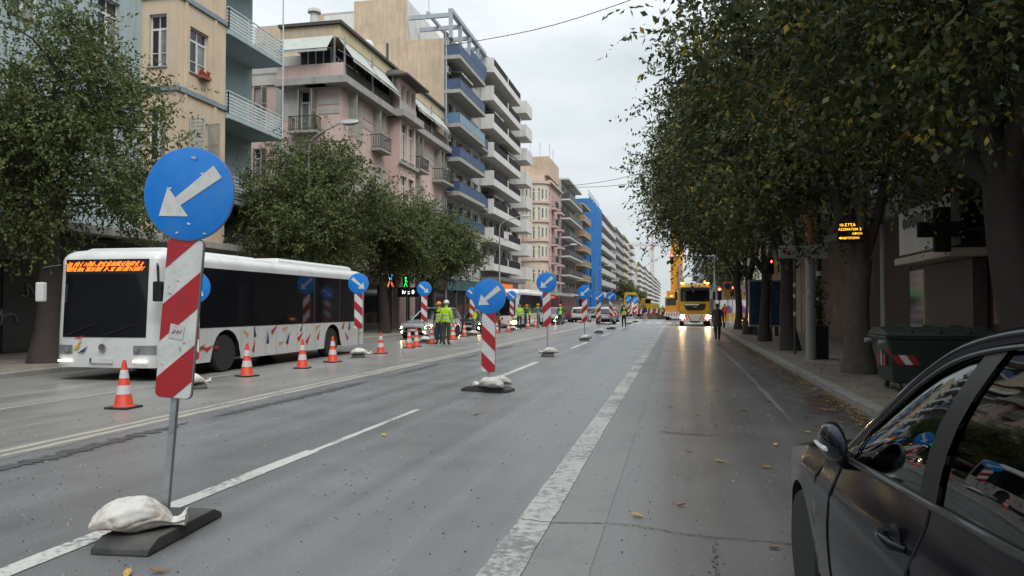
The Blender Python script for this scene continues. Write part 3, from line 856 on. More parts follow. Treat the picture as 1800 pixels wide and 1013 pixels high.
MB().tube([(0, 0, 0), (0, 0, 18)], .06, 6).build('downpipe', concrete_dark, bP, (4.9, 10.4, .12))
MB().box(-4, -7.6, .12, 4.35, 10.45, 14.4).build('core', roof_dark, bP)
MB().box(-4, -7.9, 14.41, 1.7, 10.45, 17.4).build('upper_core', W_pink_grey, bP)
# roof clutter of the neighbours behind
bR1 = empty('roof_terrace_house', (-27, 56, 0), 0, 'red awning and white railed terrace on the roof behind the pink building', 'building')
MB().box(-4, 0, 0.12, 4, 10, 18.0).build('wall', W_white, bR1)
MB().loft([[(-4.2, -1.4, 17.6), (3.4, -1.4, 17.6), (3.4, -1.3, 17.3), (-4.2, -1.3, 17.3)], [(-4.2, .3, 18.9), (3.4, .3, 18.9), (3.4, .3, 18.6), (-4.2, .3, 18.6)]]).build('awning', M('red_awning', (.16, .02, .022), .8, .15), bR1)
mb = MB()
for i in range(28): mb.box(-4 + i * .28, -.1, 19.0, -3.97 + i * .28, -.07, 20.2)
mb.bar((-4, -.08, 20.2), (4, -.08, 20.2), .06); mb.build('railing', white_paint, bR1)
MB().box(-3, 1.5, 18.01, 2, 8, 21.0).build('penthouse', W_white, bR1)
bR2 = empty('apartment_building', (-37, 85, 0), 0, 'plain white rear block rising behind the pink building roof', 'building')
fz = Face(bR2, -40.5, 80, 0, 7.0, .12, 34.6, W_white)
for u in (3.6, 5.4): fz.win(u, 32.2, .25, 1.6, 'dark', sill=False)
fz.wall(); fz2 = Face(bR2, -33.5, 80, RX, 9, .12, 34.6, W_white); fz2.wall()
MB().box(-3.4, -4.9, 34.61, 3.4, 4, 34.9).build('flat_roof', W_grey, bR2)
bR3 = empty('apartment_building', (-40, 76, 0), 0, 'tan rear block with chimney left of the white rear block', 'building')
fz = Face(bR3, -44, 74, 0, 8.6, .12, 31.4, W_tan); fz.wall()
MB().box(-3.9, -1.9, 31.41, 4.5, 6, 31.6).build('flat_roof', W_grey, bR3)
MB().box(2.3, -.5, 31.6, 2.9, .1, 33).build('chimney', W_tan, bR3)

# ------------------------------------------------ tan building with blue balconies
bB = empty('apartment_building', (-24, 68, 0), 0, 'tall tan building with blank side wall and blue panelled balconies', 'building')
fw1 = Face(bB, -27.4, 62, 0, 8.2, .12, 24.4, W_tan); fw1.wall('party_wall')
fw2 = Face(bB, -27.4, 62, 0, 4.9, 24.41, 28.2, W_tan); fw2.wall('party_wall')
fB = Face(bB, -19.2, 62, RX, 12.1, .12, 24.4, W_grey)
for i in range(7):
    z = 5.5 + i * 2.9
    for u in (.6, 3.6, 6.4, 9.2):
        fB.win(u, z + .05, 2.2, 2.25, 'slide', sill=False)
fB.wall()
for i in range(6):
    z = 8.4 + i * 2.9 + (.0)
    fB.balcony(.02, 8.8, z, 1.4, .32, 'panel', concrete, blue_panel if i != 3 else M('blue_glass_panel', (.09, .18, .27), .3, .1, 2), .88)
    if i in (1, 2, 4): fB.aircon(.15, z + 1.5)
    if i in (0, 3): fB.aircon(6.2, z + .1, -.3)
fB.balcony(9.1, 12.1, 11.3, .9, .2, 'panel', concrete, blue_panel); fB.balcony(9.1, 12.1, 17.1, .9, .2, 'panel', concrete, blue_panel)
pg = MB()
for y in (62.1, 65, 68, 71, 73.8):
    pg.box(1.6, y - 68 - .12, 26.2, 5.5, y - 68 + .12, 26.55); pg.box(5.2, y - 68 - .14, 24.4, 5.5, y - 68 + .14, 26.2)
pg.box(5.15, -6.0, 26.56, 5.55, 5.9, 26.9); pg.box(3.2, -6.0, 26.56, 3.45, 5.9, 26.8)
pg.build('pergola', M('pergola_grey', (.33, .37, .40), .6, .1), bB)
box('roof_railing', (5.5, 0, 24.41, 5.56, 5.9, 25.4), blue_panel, bB)
for i, (u, z) in enumerate(((1.2, 20.0), (4.4, 17.1), (7.6, 14.2), (2.2, 11.3), (6.0, 22.9))):
    mb = MB(); q = random.Random(i); mb.lathe([(.14, 0), (.2, .3)], 10, 1, (u, -1.05, z))
    for k in range(40):
        c = Vector((u + q.gauss(0, .22), -1.05 + q.gauss(0, .15), z + .35 + abs(q.gauss(0, .35)))); mb.add([c, c + Vector((q.uniform(-.1, .1), q.uniform(-.1, .1), .14)), c + Vector((q.uniform(-.12, .12), q.uniform(-.1, .1), .02))], [(0, 1, 2)])
    fB.put('potted_plant', mb.mesh('potted_plant', [M('pot_leaves', (.05, .10, .03), .6, .3, 8), M('terracotta', (.3, .09, .05))]))
MB().box(-3.3, -5.95, .12, 4.35, 6.0, 24.3).build('core', W_grey, bB)
MB().box(-3.3, -5.95, 24.41, 1.4, 6.0, 28.1).build('penthouse', W_white, bB)
awning(fB, 1.0, 4.6, 22.6, 21.7, 1.3, awning_cloth)
MB().tube([(0, 0, 0), (0, 0, 24)], .08, 6).build('downpipe', galvanised, bB, (4.95, -5.9, .2))
for k in range(3): antenna(bB, -26 + k * 2.2, 63.5 + k * .8, 28.1, 2.2 + k * .3, k)

# ------------------------------------------------ white building with long balconies
bW = empty('apartment_building', (-24, 82, 0), 0, 'white building with long white balconies and dark railing panels', 'building')
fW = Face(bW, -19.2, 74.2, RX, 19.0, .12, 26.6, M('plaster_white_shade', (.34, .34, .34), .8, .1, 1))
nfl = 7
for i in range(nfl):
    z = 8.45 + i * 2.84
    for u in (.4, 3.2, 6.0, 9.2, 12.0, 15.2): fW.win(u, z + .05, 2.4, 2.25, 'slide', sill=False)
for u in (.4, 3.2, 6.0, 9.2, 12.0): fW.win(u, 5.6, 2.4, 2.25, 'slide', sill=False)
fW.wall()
for i in range(-1, nfl):
    z = 8.3 + i * 2.84
    D = 1.4
    mb = MB()
    mb.box(0, -D, z - .25, 13.6, 0, z)                       # slab
    mb.box(0, -D, z + .0, 13.6, -D + .12, z + .45)           # low upstand
    mb.box(0, -D, z + .45, .14, 0, z + 1.22)                 # white end panels
    mb.box(0.0, -D + .12, z, .14, 0, z + .45)
    mb.box(13.46, -D, z + .45, 13.6, 0, z + 1.22)
    mb.box(6.6, -D, z + .45, 6.95, -D + .12, z + 1.22)
    o = fW.put('balcony', mb.mesh('balcony', W_white))
    for (a, b) in ((.16, 6.58), (6.97, 13.44)): link('dark_panel', MB().box(a, -D + .02, z + .46, b, -D + .08, z + 1.18).mesh('dark_panel', dark_panel), o)
    mb = MB(); mb.box(15.2, -1.75, z - .6, 19.0, -.002, z - .36); mb.box(15.2, -1.75, z - .36, 15.34, -.002, z + .85); mb.box(15.34, -1.75, z - .36, 19.0, -1.62, z + .85)
    fW.put('balcony', mb.mesh('balcony', W_white))
q = random.Random(77)
for i in range(nfl):
    z = 8.3 + i * 2.84
    for u in (2.9, 8.7, 11.7):
        if q.random() < .55: fW.aircon(u, z + 1.6 + q.uniform(-.2, .2))
    if i in (1, 3, 4): awning(fW, *((1.0, 5.2) if i != 3 else (7.4, 12.8)), z + 2.5, z + 1.75, 1.25, (awning_cloth, M('awning_green', (.10, .16, .12), .9, .1))[i % 2])
    if i in (0, 2, 5):
        mb = MB()
        for k in range(5): mb.box(8.2 + k * .42, -1.0, z + .75, 8.55 + k * .42, -.97, z + 1.55)
        mb.bar((8.0, -.985, z + 1.56), (10.5, -.985, z + 1.56), .02); fW.put('laundry', mb.mesh('laundry', (W_white, W_blue, fascia_yellow)[i % 3]))
box('balcony_banner', (6.22, -3.3, 8.75, 6.26, -1.6, 9.55), M('banner_white', (.6, .52, .52), .7, .15, 6), bW)
MB().box(-5, -7.7, .12, 4.35, 11, 26.8).build('core', W_grey, bW)
box('shop_canopy', (4.8, -7.8, 4.2, 6.9, 5, 4.55), M('canopy_grey', (.16, .16, .17), .7, .15), bW)
box('lit_fascia', (4.82, -7.6, 3.3, 5.4, 5, 4.1), M('lit_fascia', (.25, .06, .03), .5, .3, 3, emit=(1, .25, .06), es=.5), bW)
for k in range(3): antenna(bW, -22 + k, 78 + k * 3, 26.8, 2.5, k + 5)

# ------------------------------------------------ pink and cream building with the rounded corner
bC = empty('apartment_building', (-23, 120, 0), 0, 'pink and cream building with rounded corner bay', 'building')
W_cream2 = M('plaster_pale_cream', (.58, .52, .40), .85, .08, 1, streak=.25); W_rose = M('plaster_rose', (.56, .39, .37), .85, .1, 1, streak=.3); W_apricot = M('plaster_apricot', (.55, .45, .36), .85, .1, 1, streak=.3)
f = Face(bC, -30, 115.2, 0, 7.0, .12, 20.5, W_apricot)
for z in (6, 8.9, 11.8, 14.7, 17.5):
    for u in (1, 3.4): f.win(u, z, 1.0, 1.5, 'open')
f.wall()
mb = MB(); rr = 1.95
def arc(r, z, n=20): return [(2.0 - r * cos(pi * k / n), -4.8 - r * sin(pi * k / n) * .75, z) for k in range(n + 1)]
for (z0, z1, mat_i) in ((.12, 8.5, 1), (8.5, 20.2, 0)): mb.loft([arc(rr, z0), arc(rr, z1)], mat_i, False, False)
mb.build('curved_bay', [W_cream2, W_apricot], bC)
for z in (8.5, 11.45, 14.35, 17.2, 20.2):
    m2 = MB(); m2.loft([arc(rr + .28, z), arc(rr + .28, z + .38)], 0, True, True); m2.build('curved_ledge', W_rose, bC)
for z in (5.6, 9.2, 12.1, 15.0, 17.9):
    for a in (62, 100, 140):
        an = radians(a); r0 = rr + .02
        x, y = 2.0 - r0 * cos(an), -4.8 - r0 * sin(an) * .75
        w = 1.0 if a != 100 else 1.1; h = 1.55 if a != 100 else 2.0
        nrm = atan2(-cos(an) * .75, sin(an))
        fm, panes = window_meshes('open', w, h)
        o = link('window', fm, bC, (x - cos(nrm) * w / 2, y - sin(nrm) * w / 2, z - (.35 if a == 100 else 0)), (0, 0, nrm))
        for pm, nm in panes: link(nm, pm, o)
f = Face(bC, -19.2, 116, RX, 12.5, .12, 20.6, W_rose)
for z in (6, 8.9, 11.8, 14.7, 17.5):
    for u in (.8, 3.6, 6.0, 9.4): f.win(u, z, .9, 1.7, 'open')
f.wall()
for z in (5.6, 8.5, 11.4, 14.3, 17.1):
    f.balcony(2.6, 5.4, z, .8, .3, 'bars', W_rose); f.balcony(8.6, 11.6, z, .8, .3, 'bars', W_rose)
f.band(-.4, 12.5, 20.6, 20.95, .5, W_apricot, 'cornice', .02)
MB().box(-6, -3.4, 20.3, 3.0, 7, 22.0).build('penthouse', W_apricot, bC)
MB().box(-6, -2.6, 22.01, 3.6, 8, 25.0).build('roof_block', W_tan, bC)
MB().box(-6.9, -4.3, .12, 3.3, 8.4, 20.28).build('core', W_apricot, bC)
for k in range(4): antenna(bC, -24 + k * 1.3, 118 + k * 1.5, 24.5, 3.5, k + 9)

# ------------------------------------------------ the rest of the left row
def plain_block(label, y0, y1, H, n, wall, slab, rail, z0=5.6, depth=1.4, nb=3, x=-19.2, roof=True, style='far', nm='apartment_building', seed=0):
    b = empty(nm, (x - 6, (y0 + y1) / 2, 0), 0, label, 'building')
    f = Face(b, x, y0, RX, y1 - y0, .12, H, wall); W = y1 - y0; q = random.Random(seed)
    pitch = (H - z0) / n
    for i in range(n):
        for k in range(nb):
            u = W * (k + .18) / nb; f.win(u, z0 + i * pitch + .1, W / nb * .62, min(2.1, pitch * .72), style, sill=False)
    f.wall()
    g = Face(b, x - 12, y0, 0, 12, .12, H, wall)
    g.wall('party_wall')
    if slab:
        for i in range(n):
            z = z0 + i * pitch
            f.balcony(W * .02, W * .98, z, depth, .25, 'panel', slab, rail, 1.0, pw=W / 3 if y0 < 200 else W)
    MB().box(-5.9, -W / 2 + .1, .2, 5.6, W / 2, H - .1).build('core', wall, b)
    if roof:
        MB().box(-5, -W / 2 + 1, H, 3.5, W / 2 - 1, H + 2.4).build('penthouse', W_grey, b)
        f.band(W * .0, W, H + .002, H + .3, depth * .9, slab or wall, 'cornice', 0, y1=.5)
        for k in range(2): antenna(b, x - 2 - k * 2, lerp(y0, y1, q.uniform(.1, .9)), H + 2.4, q.uniform(2, 4), seed + k)
    return b
dk = M('rail_dark', (.07, .07, .075), .5, .15)
plain_block('grey building with dark balcony railings next to the rounded pink one', 129, 148, 23.2, 6, W_grey, W_white, dk, 3.8, 1.5, 4, seed=1)
plain_block('brown balconied building squeezed before the blue wrapped one', 148.5, 161, 21.5, 6, W_tan, W_tan, M('rail_tan', (.30, .24, .18), .6, .15), 3.9, 1.7, 3, seed=2)
bT = empty('wrapped_building', (-24, 182, 0), 0, 'building wrapped in bright blue scaffold netting', 'building')
net = M('blue_netting', (.018, .15, .42), .75, .16, .35, .2, 8, streak=.3, stain=(.03, .12, .36))
mb = MB()
def netf(u, v):
    y = 163 + u * 24; return (-18.0 + .35 * sin(u * 23 + sin(v * 5)) * (.3 + .7 * (1 - v)) + .18 * sin(u * 61) - 0 + 24, y - 182, .3 + v * 24.6 + .3 * sin(u * 40))
mb.grid(netf, 60, 14)
mb.grid(lambda u, v: (-30 + u * 12 + 24, 163 - 182 + .25 * sin(u * 19), .3 + v * 24.4), 20, 14)
mb.build('netting', net, bT, smooth=180)
MB().box(-9, -18.5, .2, 5.2, 4.5, 24.8).build('wall', W_grey, bT)
mb = MB()
for i in range(12): mb.box(5.6, -18.6 + i * 2, 24.8, 5.66, -18.5 + i * 2, 26.4)
mb.bar((5.63, -19.6, 26.4), (5.63, 4.5, 26.4), .08); mb.bar((5.63, -19, 25.6), (5.63, 4.5, 25.6), .08); mb.build('scaffold_top', galvanised, bT)
plain_block('pale grey building right after the blue netting', 187.5, 231, 24.6, 7, W_grey, W_white, W_white, 4.2, 1.5, 4, seed=3)
plain_block('white building with striped balconies, second after the blue netting', 232, 268, 25.5, 8, W_white, W_white, M('rail_grey', (.3, .3, .31), .5, .1), 4.2, 1.5, 4, seed=4)
plain_block('cream building, third after the blue netting', 269, 305, 26.5, 8, W_cream2, W_cream2, W_cream2, 4.2, 1.3, 4, seed=5)
plain_block('grey balconied building before the low white house', 306, 330, 26.0, 8, W_grey, W_white, W_white, 4.2, 2.0, 3, seed=6)
plain_block('low white house with hipped roof in the far left row', 332, 380, 19.0, 5, W_white, None, None, 4.5, 1.2, 5, seed=7)
plain_block('distant tan block in the far left row', 384, 430, 23.0, 7, W_tan, W_white, W_white, 4.5, 1.5, 4, seed=8)
plain_block('distant white block in the far left row', 434, 520, 24.0, 7, W_white, W_white, W_white, 4.5, 1.8, 6, seed=9)
plain_block('distant grey block in the far left row', 524, 640, 25.0, 7, W_grey, W_white, W_white, 4.5, 2.0, 7, seed=10)
plain_block('farthest pale block at the end of the left row', 644, 860, 25.5, 7, W_cream2, W_white, W_white, 4.5, 2.5, 9, seed=11)

# ------------------------------------------------ right-hand side, in the shade of the trees
RX2 = -pi / 2
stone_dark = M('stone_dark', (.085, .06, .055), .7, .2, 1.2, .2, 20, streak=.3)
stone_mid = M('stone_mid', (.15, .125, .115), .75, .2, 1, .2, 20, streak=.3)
def right_block(label, y0, y1, H, wall, nb, gf_mat, seed):
    b = empty('apartment_building', (FR + 6, (y0 + y1) / 2, 0), 0, label, 'building')
    W = y1 - y0; f = Face(b, FR, y1, RX2, W, 4.6, H, wall); n = int((H - 5) / 3.05)
    for i in range(n):
        for k in range(nb): f.win(W * (k + .2) / nb, 5.2 + i * 3.05, W / nb * .55, 2.1, 'far', sill=False)
    f.wall()
    for i in range(n): f.balcony(W * .05, W * .95, 5.1 + i * 3.05, 1.3, .22, 'panel', concrete, M('rail_pale', (.32, .31, .30), .6, .1), 1.0, pw=W / 3)
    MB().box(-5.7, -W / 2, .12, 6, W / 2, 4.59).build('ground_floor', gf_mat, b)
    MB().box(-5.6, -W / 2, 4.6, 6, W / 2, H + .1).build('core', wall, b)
    return b
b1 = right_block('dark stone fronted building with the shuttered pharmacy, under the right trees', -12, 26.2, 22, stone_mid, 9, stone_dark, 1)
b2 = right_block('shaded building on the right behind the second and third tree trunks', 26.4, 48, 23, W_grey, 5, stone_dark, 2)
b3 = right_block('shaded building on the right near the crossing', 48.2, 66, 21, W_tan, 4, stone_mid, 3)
b4 = right_block('pale block on the right beyond the crossing', 98, 150, 24, W_white, 8, stone_mid, 4)
b5 = right_block('far grey block on the right side of the street', 152, 300, 24, W_grey, 14, stone_mid, 5)
# shop front details on the nearest right building (children of it)
def R1(name, x0, y0, z0, x1, y1, z1, mat, bevel=0):
    return MB().box(x0 - b1.location.x, y0 - b1.location.y, z0, x1 - b1.location.x, y1 - b1.location.y, z1).build(name, mat, b1, bevel=bevel)
sh = MB()
for k in range(26): sh.box(6.83 - 12.9, 20.0 - 7.1, .15 + k * .1, 7.15 - 12.9 - .012 * (k % 2), 23.6 - 7.1, .15 + k * .1 + .098)
sh.build('roller_shutter', M('shutter_brown', (.10, .075, .065), .5, .15, 3), b1)
R1('shop_awning', 6.2, 19.6, 2.78, 7.19, 24.2, 2.98, M('awning_cream', (.60, .50, .40), .8, .12), .03)
R1('door_frame', 6.9, 23.8, .12, 7.15, 24.0, 2.7, M('door_frame_gold', (.45, .30, .12), .4, .1))
R1('notice', 7.17, 19.3, 1.2, 7.19, 19.75, 2.0, M('notice_paper', (.38, .20, .16), .7, .4, 9))
R1('shop_window', 7.1, 16.0, .5, 7.18, 19.0, 2.7, pane_dark); R1('shop_window', 7.1, 24.4, .5, 7.18, 26.0, 2.7, pane_dark)
R1('pillar', 6.75, 15.2, .12, 7.2, 15.8, 4.6, stone_mid, .02); R1('pillar', 6.75, 9.4, .12, 7.2, 10.0, 4.6, stone_mid, .02)
R1('marquee', 5.6, 8, 6.0, 6.88, 26.0, 6.45, concrete, .03)
ps = empty('pharmacy_sign', (6.55, 22.45, 3.1), 0, 'long pale pharmacy sign panel above the closed roller shutter', 'sign')
MB().box(-.1, -2.2, 0, .12, 2.2, 1.25).build('panel', M('sign_panel_pale', (.70, .66, .61), .5, .1, 2), ps, bevel=.02)
link('lettering', text_mesh('ΦΑΡΜΑΚΕΙΟ', .42, M('sign_letter_grey', (.22, .24, .22), .5, .1), .02), ps, (-.115, .5, .85), (pi / 2, 0, -pi / 2))
box('bracket', (.12, -1.5, .5, .35, -1.4, .6), dark_metal, ps); box('bracket', (.12, 1.4, .5, .35, 1.5, .6), dark_metal, ps)
pc = empty('pharmacy_cross', (6.05, 19.6, 3.4), 0, 'unlit dark cross sign projecting beside the pharmacy panel', 'sign')
cx = [(-.17, -.5), (.17, -.5), (.17, -.17), (.5, -.17), (.5, .17), (.17, .17), (.17, .5), (-.17, .5), (-.17, .17), (-.5, .17), (-.5, -.17), (-.17, -.17)]
MB().prism(cx, -.09, .09).build('cross', M('cross_dark_green', (.006, .014, .010), .35, .2), pc)
MB().prism([(x * 1.05, z * 1.05) for x, z in cx], -.03, .03).build('rim', dark_metal, pc)
MB().bar((.4, 0, 0), (1.13, 0, 0), .06).build('bracket', dark_metal, pc)
# ================================================================== TREES
bark = M('bark', (0.045, 0.034, 0.030), .9, .3, 5, .9, 22)
bark_pale = M('bark_pale', (0.11, 0.088, 0.076), .9, .3, 5, .8, 22)
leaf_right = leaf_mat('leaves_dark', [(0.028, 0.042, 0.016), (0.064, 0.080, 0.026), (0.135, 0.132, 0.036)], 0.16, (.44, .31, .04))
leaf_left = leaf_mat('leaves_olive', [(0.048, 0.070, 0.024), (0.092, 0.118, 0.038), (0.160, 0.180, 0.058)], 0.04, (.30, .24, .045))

def leaf_cloud(ell, nclump, nspray, kl, L, seed, clump_r=.45, spray=.7, droop=.25, inner=2.2):
    """leaf quads on drooping sprays that leave clump centres; returns verts (N,4,3) and the clump centres"""
    g = np.random.default_rng(seed)
    ell = np.array(ell, float); wts = ell[:, 3] * ell[:, 4] * ell[:, 5]; wts /= wts.sum()
    pick = g.choice(len(ell), nclump, p=wts)
    d = g.normal(size=(nclump, 3)); d /= np.linalg.norm(d, axis=1)[:, None]
    rad = g.uniform(0, 1, nclump) ** (1 / inner)
    C = ell[pick, :3] + d * rad[:, None] * ell[pick, 3:6]
    out = d.copy()
    cl = g.integers(0, nclump, nspray)
    P = C[cl] + g.normal(0, clump_r, (nspray, 3))
    D = out[cl] * .8 + g.normal(0, .75, (nspray, 3)); D /= np.linalg.norm(D, axis=1)[:, None]
    S = g.uniform(.5, 1.15, nspray) * spray
    t = (np.arange(kl) + .5) / kl
    pos = P[:, None, :] + D[:, None, :] * (t[None, :, None] * S[:, None, None])
    pos[:, :, 2] -= droop * (t[None, :] ** 2) * S[:, None]
    pos = pos.reshape(-1, 3); N = len(pos)
    # leaf axis: sideways off the spray, hanging a little
    ax = np.repeat(D, kl, axis=0) * .35 + g.normal(0, .6, (N, 3)); ax[:, 2] -= .35
    ax /= np.linalg.norm(ax, axis=1)[:, None]
    tgt = np.repeat(out[cl], kl, axis=0) * .7 + g.normal(0, .55, (N, 3)); tgt[:, 2] += .7      # blades face out and up, so clumps shade as masses
    sd = np.cross(ax, tgt); sd /= np.linalg.norm(sd, axis=1)[:, None]
    l = g.uniform(.7, 1.25, N)[:, None] * L; w = l * g.uniform(.42, .6, N)[:, None] * .5
    nm = np.cross(ax, sd)
    V = np.stack([pos, pos + ax * l * .45 + sd * w + nm * w * .25, pos + ax * l, pos + ax * l * .45 - sd * w + nm * w * .25], 1)
    return V, C
def leaf_object(name, V, mat, parent):
    N = len(V); me = bpy.data.meshes.new(name)
    me.vertices.add(N * 4); me.vertices.foreach_set('co', V.reshape(-1).astype(np.float32))
    me.loops.add(N * 4); me.loops.foreach_set('vertex_index', np.arange(N * 4, dtype=np.int32))
    me.polygons.add(N); me.polygons.foreach_set('loop_start', np.arange(0, N * 4, 4, dtype=np.int32))
    me.materials.append(mat); me.update(calc_edges=True)
    return link(name, me, parent)

def tree(name, label, group, x, y, fork, r, ell, nclump, nspray, kl, L, mat, seed, bk=None, lean=(0, 0), limbs=4, spray=.7, clump_r=.45, droop=.25, z0=.12):
    q = random.Random(seed)
    b = empty(name, (x, y, z0), 0, label, 'tree', group)
    V, C = leaf_cloud(ell, nclump, nspray, kl, L, seed, clump_r, spray, droop)
    mb = MB(); n = 10
    tp = Vector((lean[0], lean[1], fork))
    pts, rs = [], []
    for i in range(9):
        t = i / 8; pts.append((lean[0] * t + .05 * sin(t * 5 + seed), lean[1] * t + .05 * cos(t * 4 + seed), fork * t - .1 * (i == 0)))
        rs.append(r * (1.55 - 2.2 * t if t < .2 else 1.11 - .25 * t))
    mb.tube(pts, rs, n)
    # limbs to the far ends of the crown, then branches to the clumps
    order = sorted(range(len(C)), key=lambda i: -C[i][2] + q.uniform(-2, 2))
    ends = []
    for k in range(limbs):
        a = 2 * pi * (k + q.uniform(-.2, .2)) / limbs + seed
        best = max(range(len(C)), key=lambda i: C[i][0] * cos(a) + C[i][1] * sin(a) + C[i][2] * .6 + q.uniform(-1, 1))
        e = Vector(C[best]); p0 = tp - Vector((0, 0, .12))
        mid = p0.lerp(e, .45) + Vector((-.15 * cos(a), -.15 * sin(a), .35 * (e - p0).length * .3))
        c = catmull([p0, p0.lerp(mid, .5) + Vector((.12 * cos(a), .12 * sin(a), 0)), mid, e], 10)
        mb.tube(c, [lerp(r * .62, .025, (i / 9) ** .8) for i in range(10)], 7)
        ends.append(c)
    for i in range(min(len(C), 80)):
        e = Vector(C[order[i % len(order)]])
        src = min((p for c in ends for p in c[2:]), key=lambda p: (p - e).length + (0 if p.z < e.z + .2 else 2))
        if (src - e).length < .3: continue
        m_ = src.lerp(e, .5) + Vector((q.uniform(-.2, .2), q.uniform(-.2, .2), .12))
        mb.tube(catmull([src, m_, e], 5), [.045, .036, .028, .018, .008], 5)
    mb.build('trunk', bk or bark, b, smooth=60)
    leaf_object('crown', V, mat, b)
    return b

# right row (on the pavement, crowns over the bus lane)
GR = 'trees along the right pavement'
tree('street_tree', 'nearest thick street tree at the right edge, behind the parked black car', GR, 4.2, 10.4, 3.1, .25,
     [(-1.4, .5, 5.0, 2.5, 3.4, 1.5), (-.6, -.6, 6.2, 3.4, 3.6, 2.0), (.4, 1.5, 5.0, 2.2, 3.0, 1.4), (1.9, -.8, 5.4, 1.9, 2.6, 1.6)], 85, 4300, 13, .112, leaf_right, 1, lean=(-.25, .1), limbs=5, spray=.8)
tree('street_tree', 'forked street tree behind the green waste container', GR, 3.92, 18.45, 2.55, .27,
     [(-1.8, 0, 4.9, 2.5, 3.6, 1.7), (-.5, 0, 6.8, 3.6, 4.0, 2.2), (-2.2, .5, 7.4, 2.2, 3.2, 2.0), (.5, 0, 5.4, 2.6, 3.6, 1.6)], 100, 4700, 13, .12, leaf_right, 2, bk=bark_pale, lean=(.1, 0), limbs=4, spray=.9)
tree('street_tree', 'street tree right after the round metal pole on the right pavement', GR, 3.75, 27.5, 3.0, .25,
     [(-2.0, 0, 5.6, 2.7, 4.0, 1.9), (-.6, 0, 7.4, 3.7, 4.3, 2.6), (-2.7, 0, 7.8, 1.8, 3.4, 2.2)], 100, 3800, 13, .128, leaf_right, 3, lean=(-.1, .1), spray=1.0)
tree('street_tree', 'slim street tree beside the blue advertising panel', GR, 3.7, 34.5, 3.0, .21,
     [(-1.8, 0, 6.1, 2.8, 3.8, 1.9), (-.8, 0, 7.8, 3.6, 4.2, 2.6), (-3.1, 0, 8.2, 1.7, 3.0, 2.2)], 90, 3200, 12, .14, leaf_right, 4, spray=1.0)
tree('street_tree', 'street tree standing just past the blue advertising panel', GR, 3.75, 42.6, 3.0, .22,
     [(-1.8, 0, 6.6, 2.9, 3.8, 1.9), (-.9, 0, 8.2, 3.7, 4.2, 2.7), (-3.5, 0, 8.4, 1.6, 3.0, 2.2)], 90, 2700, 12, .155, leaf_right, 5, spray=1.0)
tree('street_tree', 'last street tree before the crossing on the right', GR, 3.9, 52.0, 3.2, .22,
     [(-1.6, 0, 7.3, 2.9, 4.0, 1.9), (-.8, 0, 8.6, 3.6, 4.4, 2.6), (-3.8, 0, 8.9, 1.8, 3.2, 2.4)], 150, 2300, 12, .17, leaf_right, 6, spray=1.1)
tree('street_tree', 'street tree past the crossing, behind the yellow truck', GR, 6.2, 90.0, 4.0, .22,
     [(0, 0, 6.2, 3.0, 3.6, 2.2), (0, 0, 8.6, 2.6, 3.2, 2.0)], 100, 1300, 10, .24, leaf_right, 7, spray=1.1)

# left row
GL = 'trees along the left pavement'
tree('street_tree', 'large olive green street tree at the left edge beside the white bus', GL, -16.3, 17.3, 3.3, .30,
     [(-.4, 0, 5.6, 3.9, 3.8, 2.1), (-1.8, 0, 7.6, 3.6, 3.6, 2.2), (1.0, .8, 5.7, 2.0, 2.2, 1.6), (-3.2, -1.2, 6.3, 3.0, 3.0, 2.6)], 105, 6600, 13, .118, leaf_left, 11, limbs=5, spray=.85, droop=.15)
tree('street_tree', 'tall bushy street tree before the pink building, behind the bus', GL, -16.2, 33.0, 3.2, .26,
     [(0, 0, 5.5, 3.4, 3.4, 1.9), (.2, 0, 7.9, 2.5, 2.6, 1.9), (-1.6, -1.2, 5.4, 2.8, 2.4, 1.7)], 85, 4800, 12, .145, leaf_left, 12, spray=.9, droop=.12)
tree('street_tree', 'middle street tree of the left row, before the blue balconies', GL, -16.0, 40.5, 3.2, .24,
     [(0, 0, 5.2, 3.1, 3.2, 1.6), (0, 0, 6.5, 2.1, 2.4, 1.2)], 70, 3300, 12, .158, leaf_left, 13, spray=.9, droop=.12)
tree('street_tree', 'rightmost street tree of the left row, before the white building', GL, -15.6, 47.5, 3.0, .22,
     [(0, 0, 5.0, 3.2, 3.6, 1.5), (.3, 0, 6.0, 2.3, 2.6, 1.1)], 66, 2900, 12, .172, leaf_left, 14, spray=.9, droop=.12)
for i, (y, lab) in enumerate(((232, 'small distant street tree before the pale grey building'), (262, 'distant street tree before the cream building'), (330, 'farthest distant street tree in the left row'))):
    tree('street_tree', lab, GL, -15.6, y, 3.5, .2, [(0, 0, 6.5, 3.0, 3.6, 2.6)], 60, 500, 9, .4, leaf_left, 30 + i, spray=1.2)
# ================================================================== ROAD WORKS SIGNS
sign_blue = M('sign_blue', (0.004, 0.20, 0.68), .33, .10, 3, .05, 20, stain=(.06, .24, .55), stain_amt=.45, sscale=4.0)
sign_white = M('sign_white', (0.66, 0.67, 0.65), .4, .07, 5, stain=(.42, .41, .37), stain_amt=.6, sscale=4.0)
sign_red = M('sign_red', (0.40, 0.014, 0.022), .4, .10, 4, stain=(.26, .03, .03), stain_amt=.6, sscale=4.0)
sign_back = M('sign_back', (0.24, 0.25, 0.26), .5, .12, 4, metal=.4)
bag_mat = M('sandbag_white', (0.60, 0.58, 0.54), .75, .10, 5, 1.0, 17, stain=(.34, .22, .13), stain_amt=.8, sscale=5.0)
rubber_base = M('rubber_base', (0.045, 0.045, 0.045), .8, .25, 5, .4, 50, stain=(.16, .15, .13), stain_amt=.5)

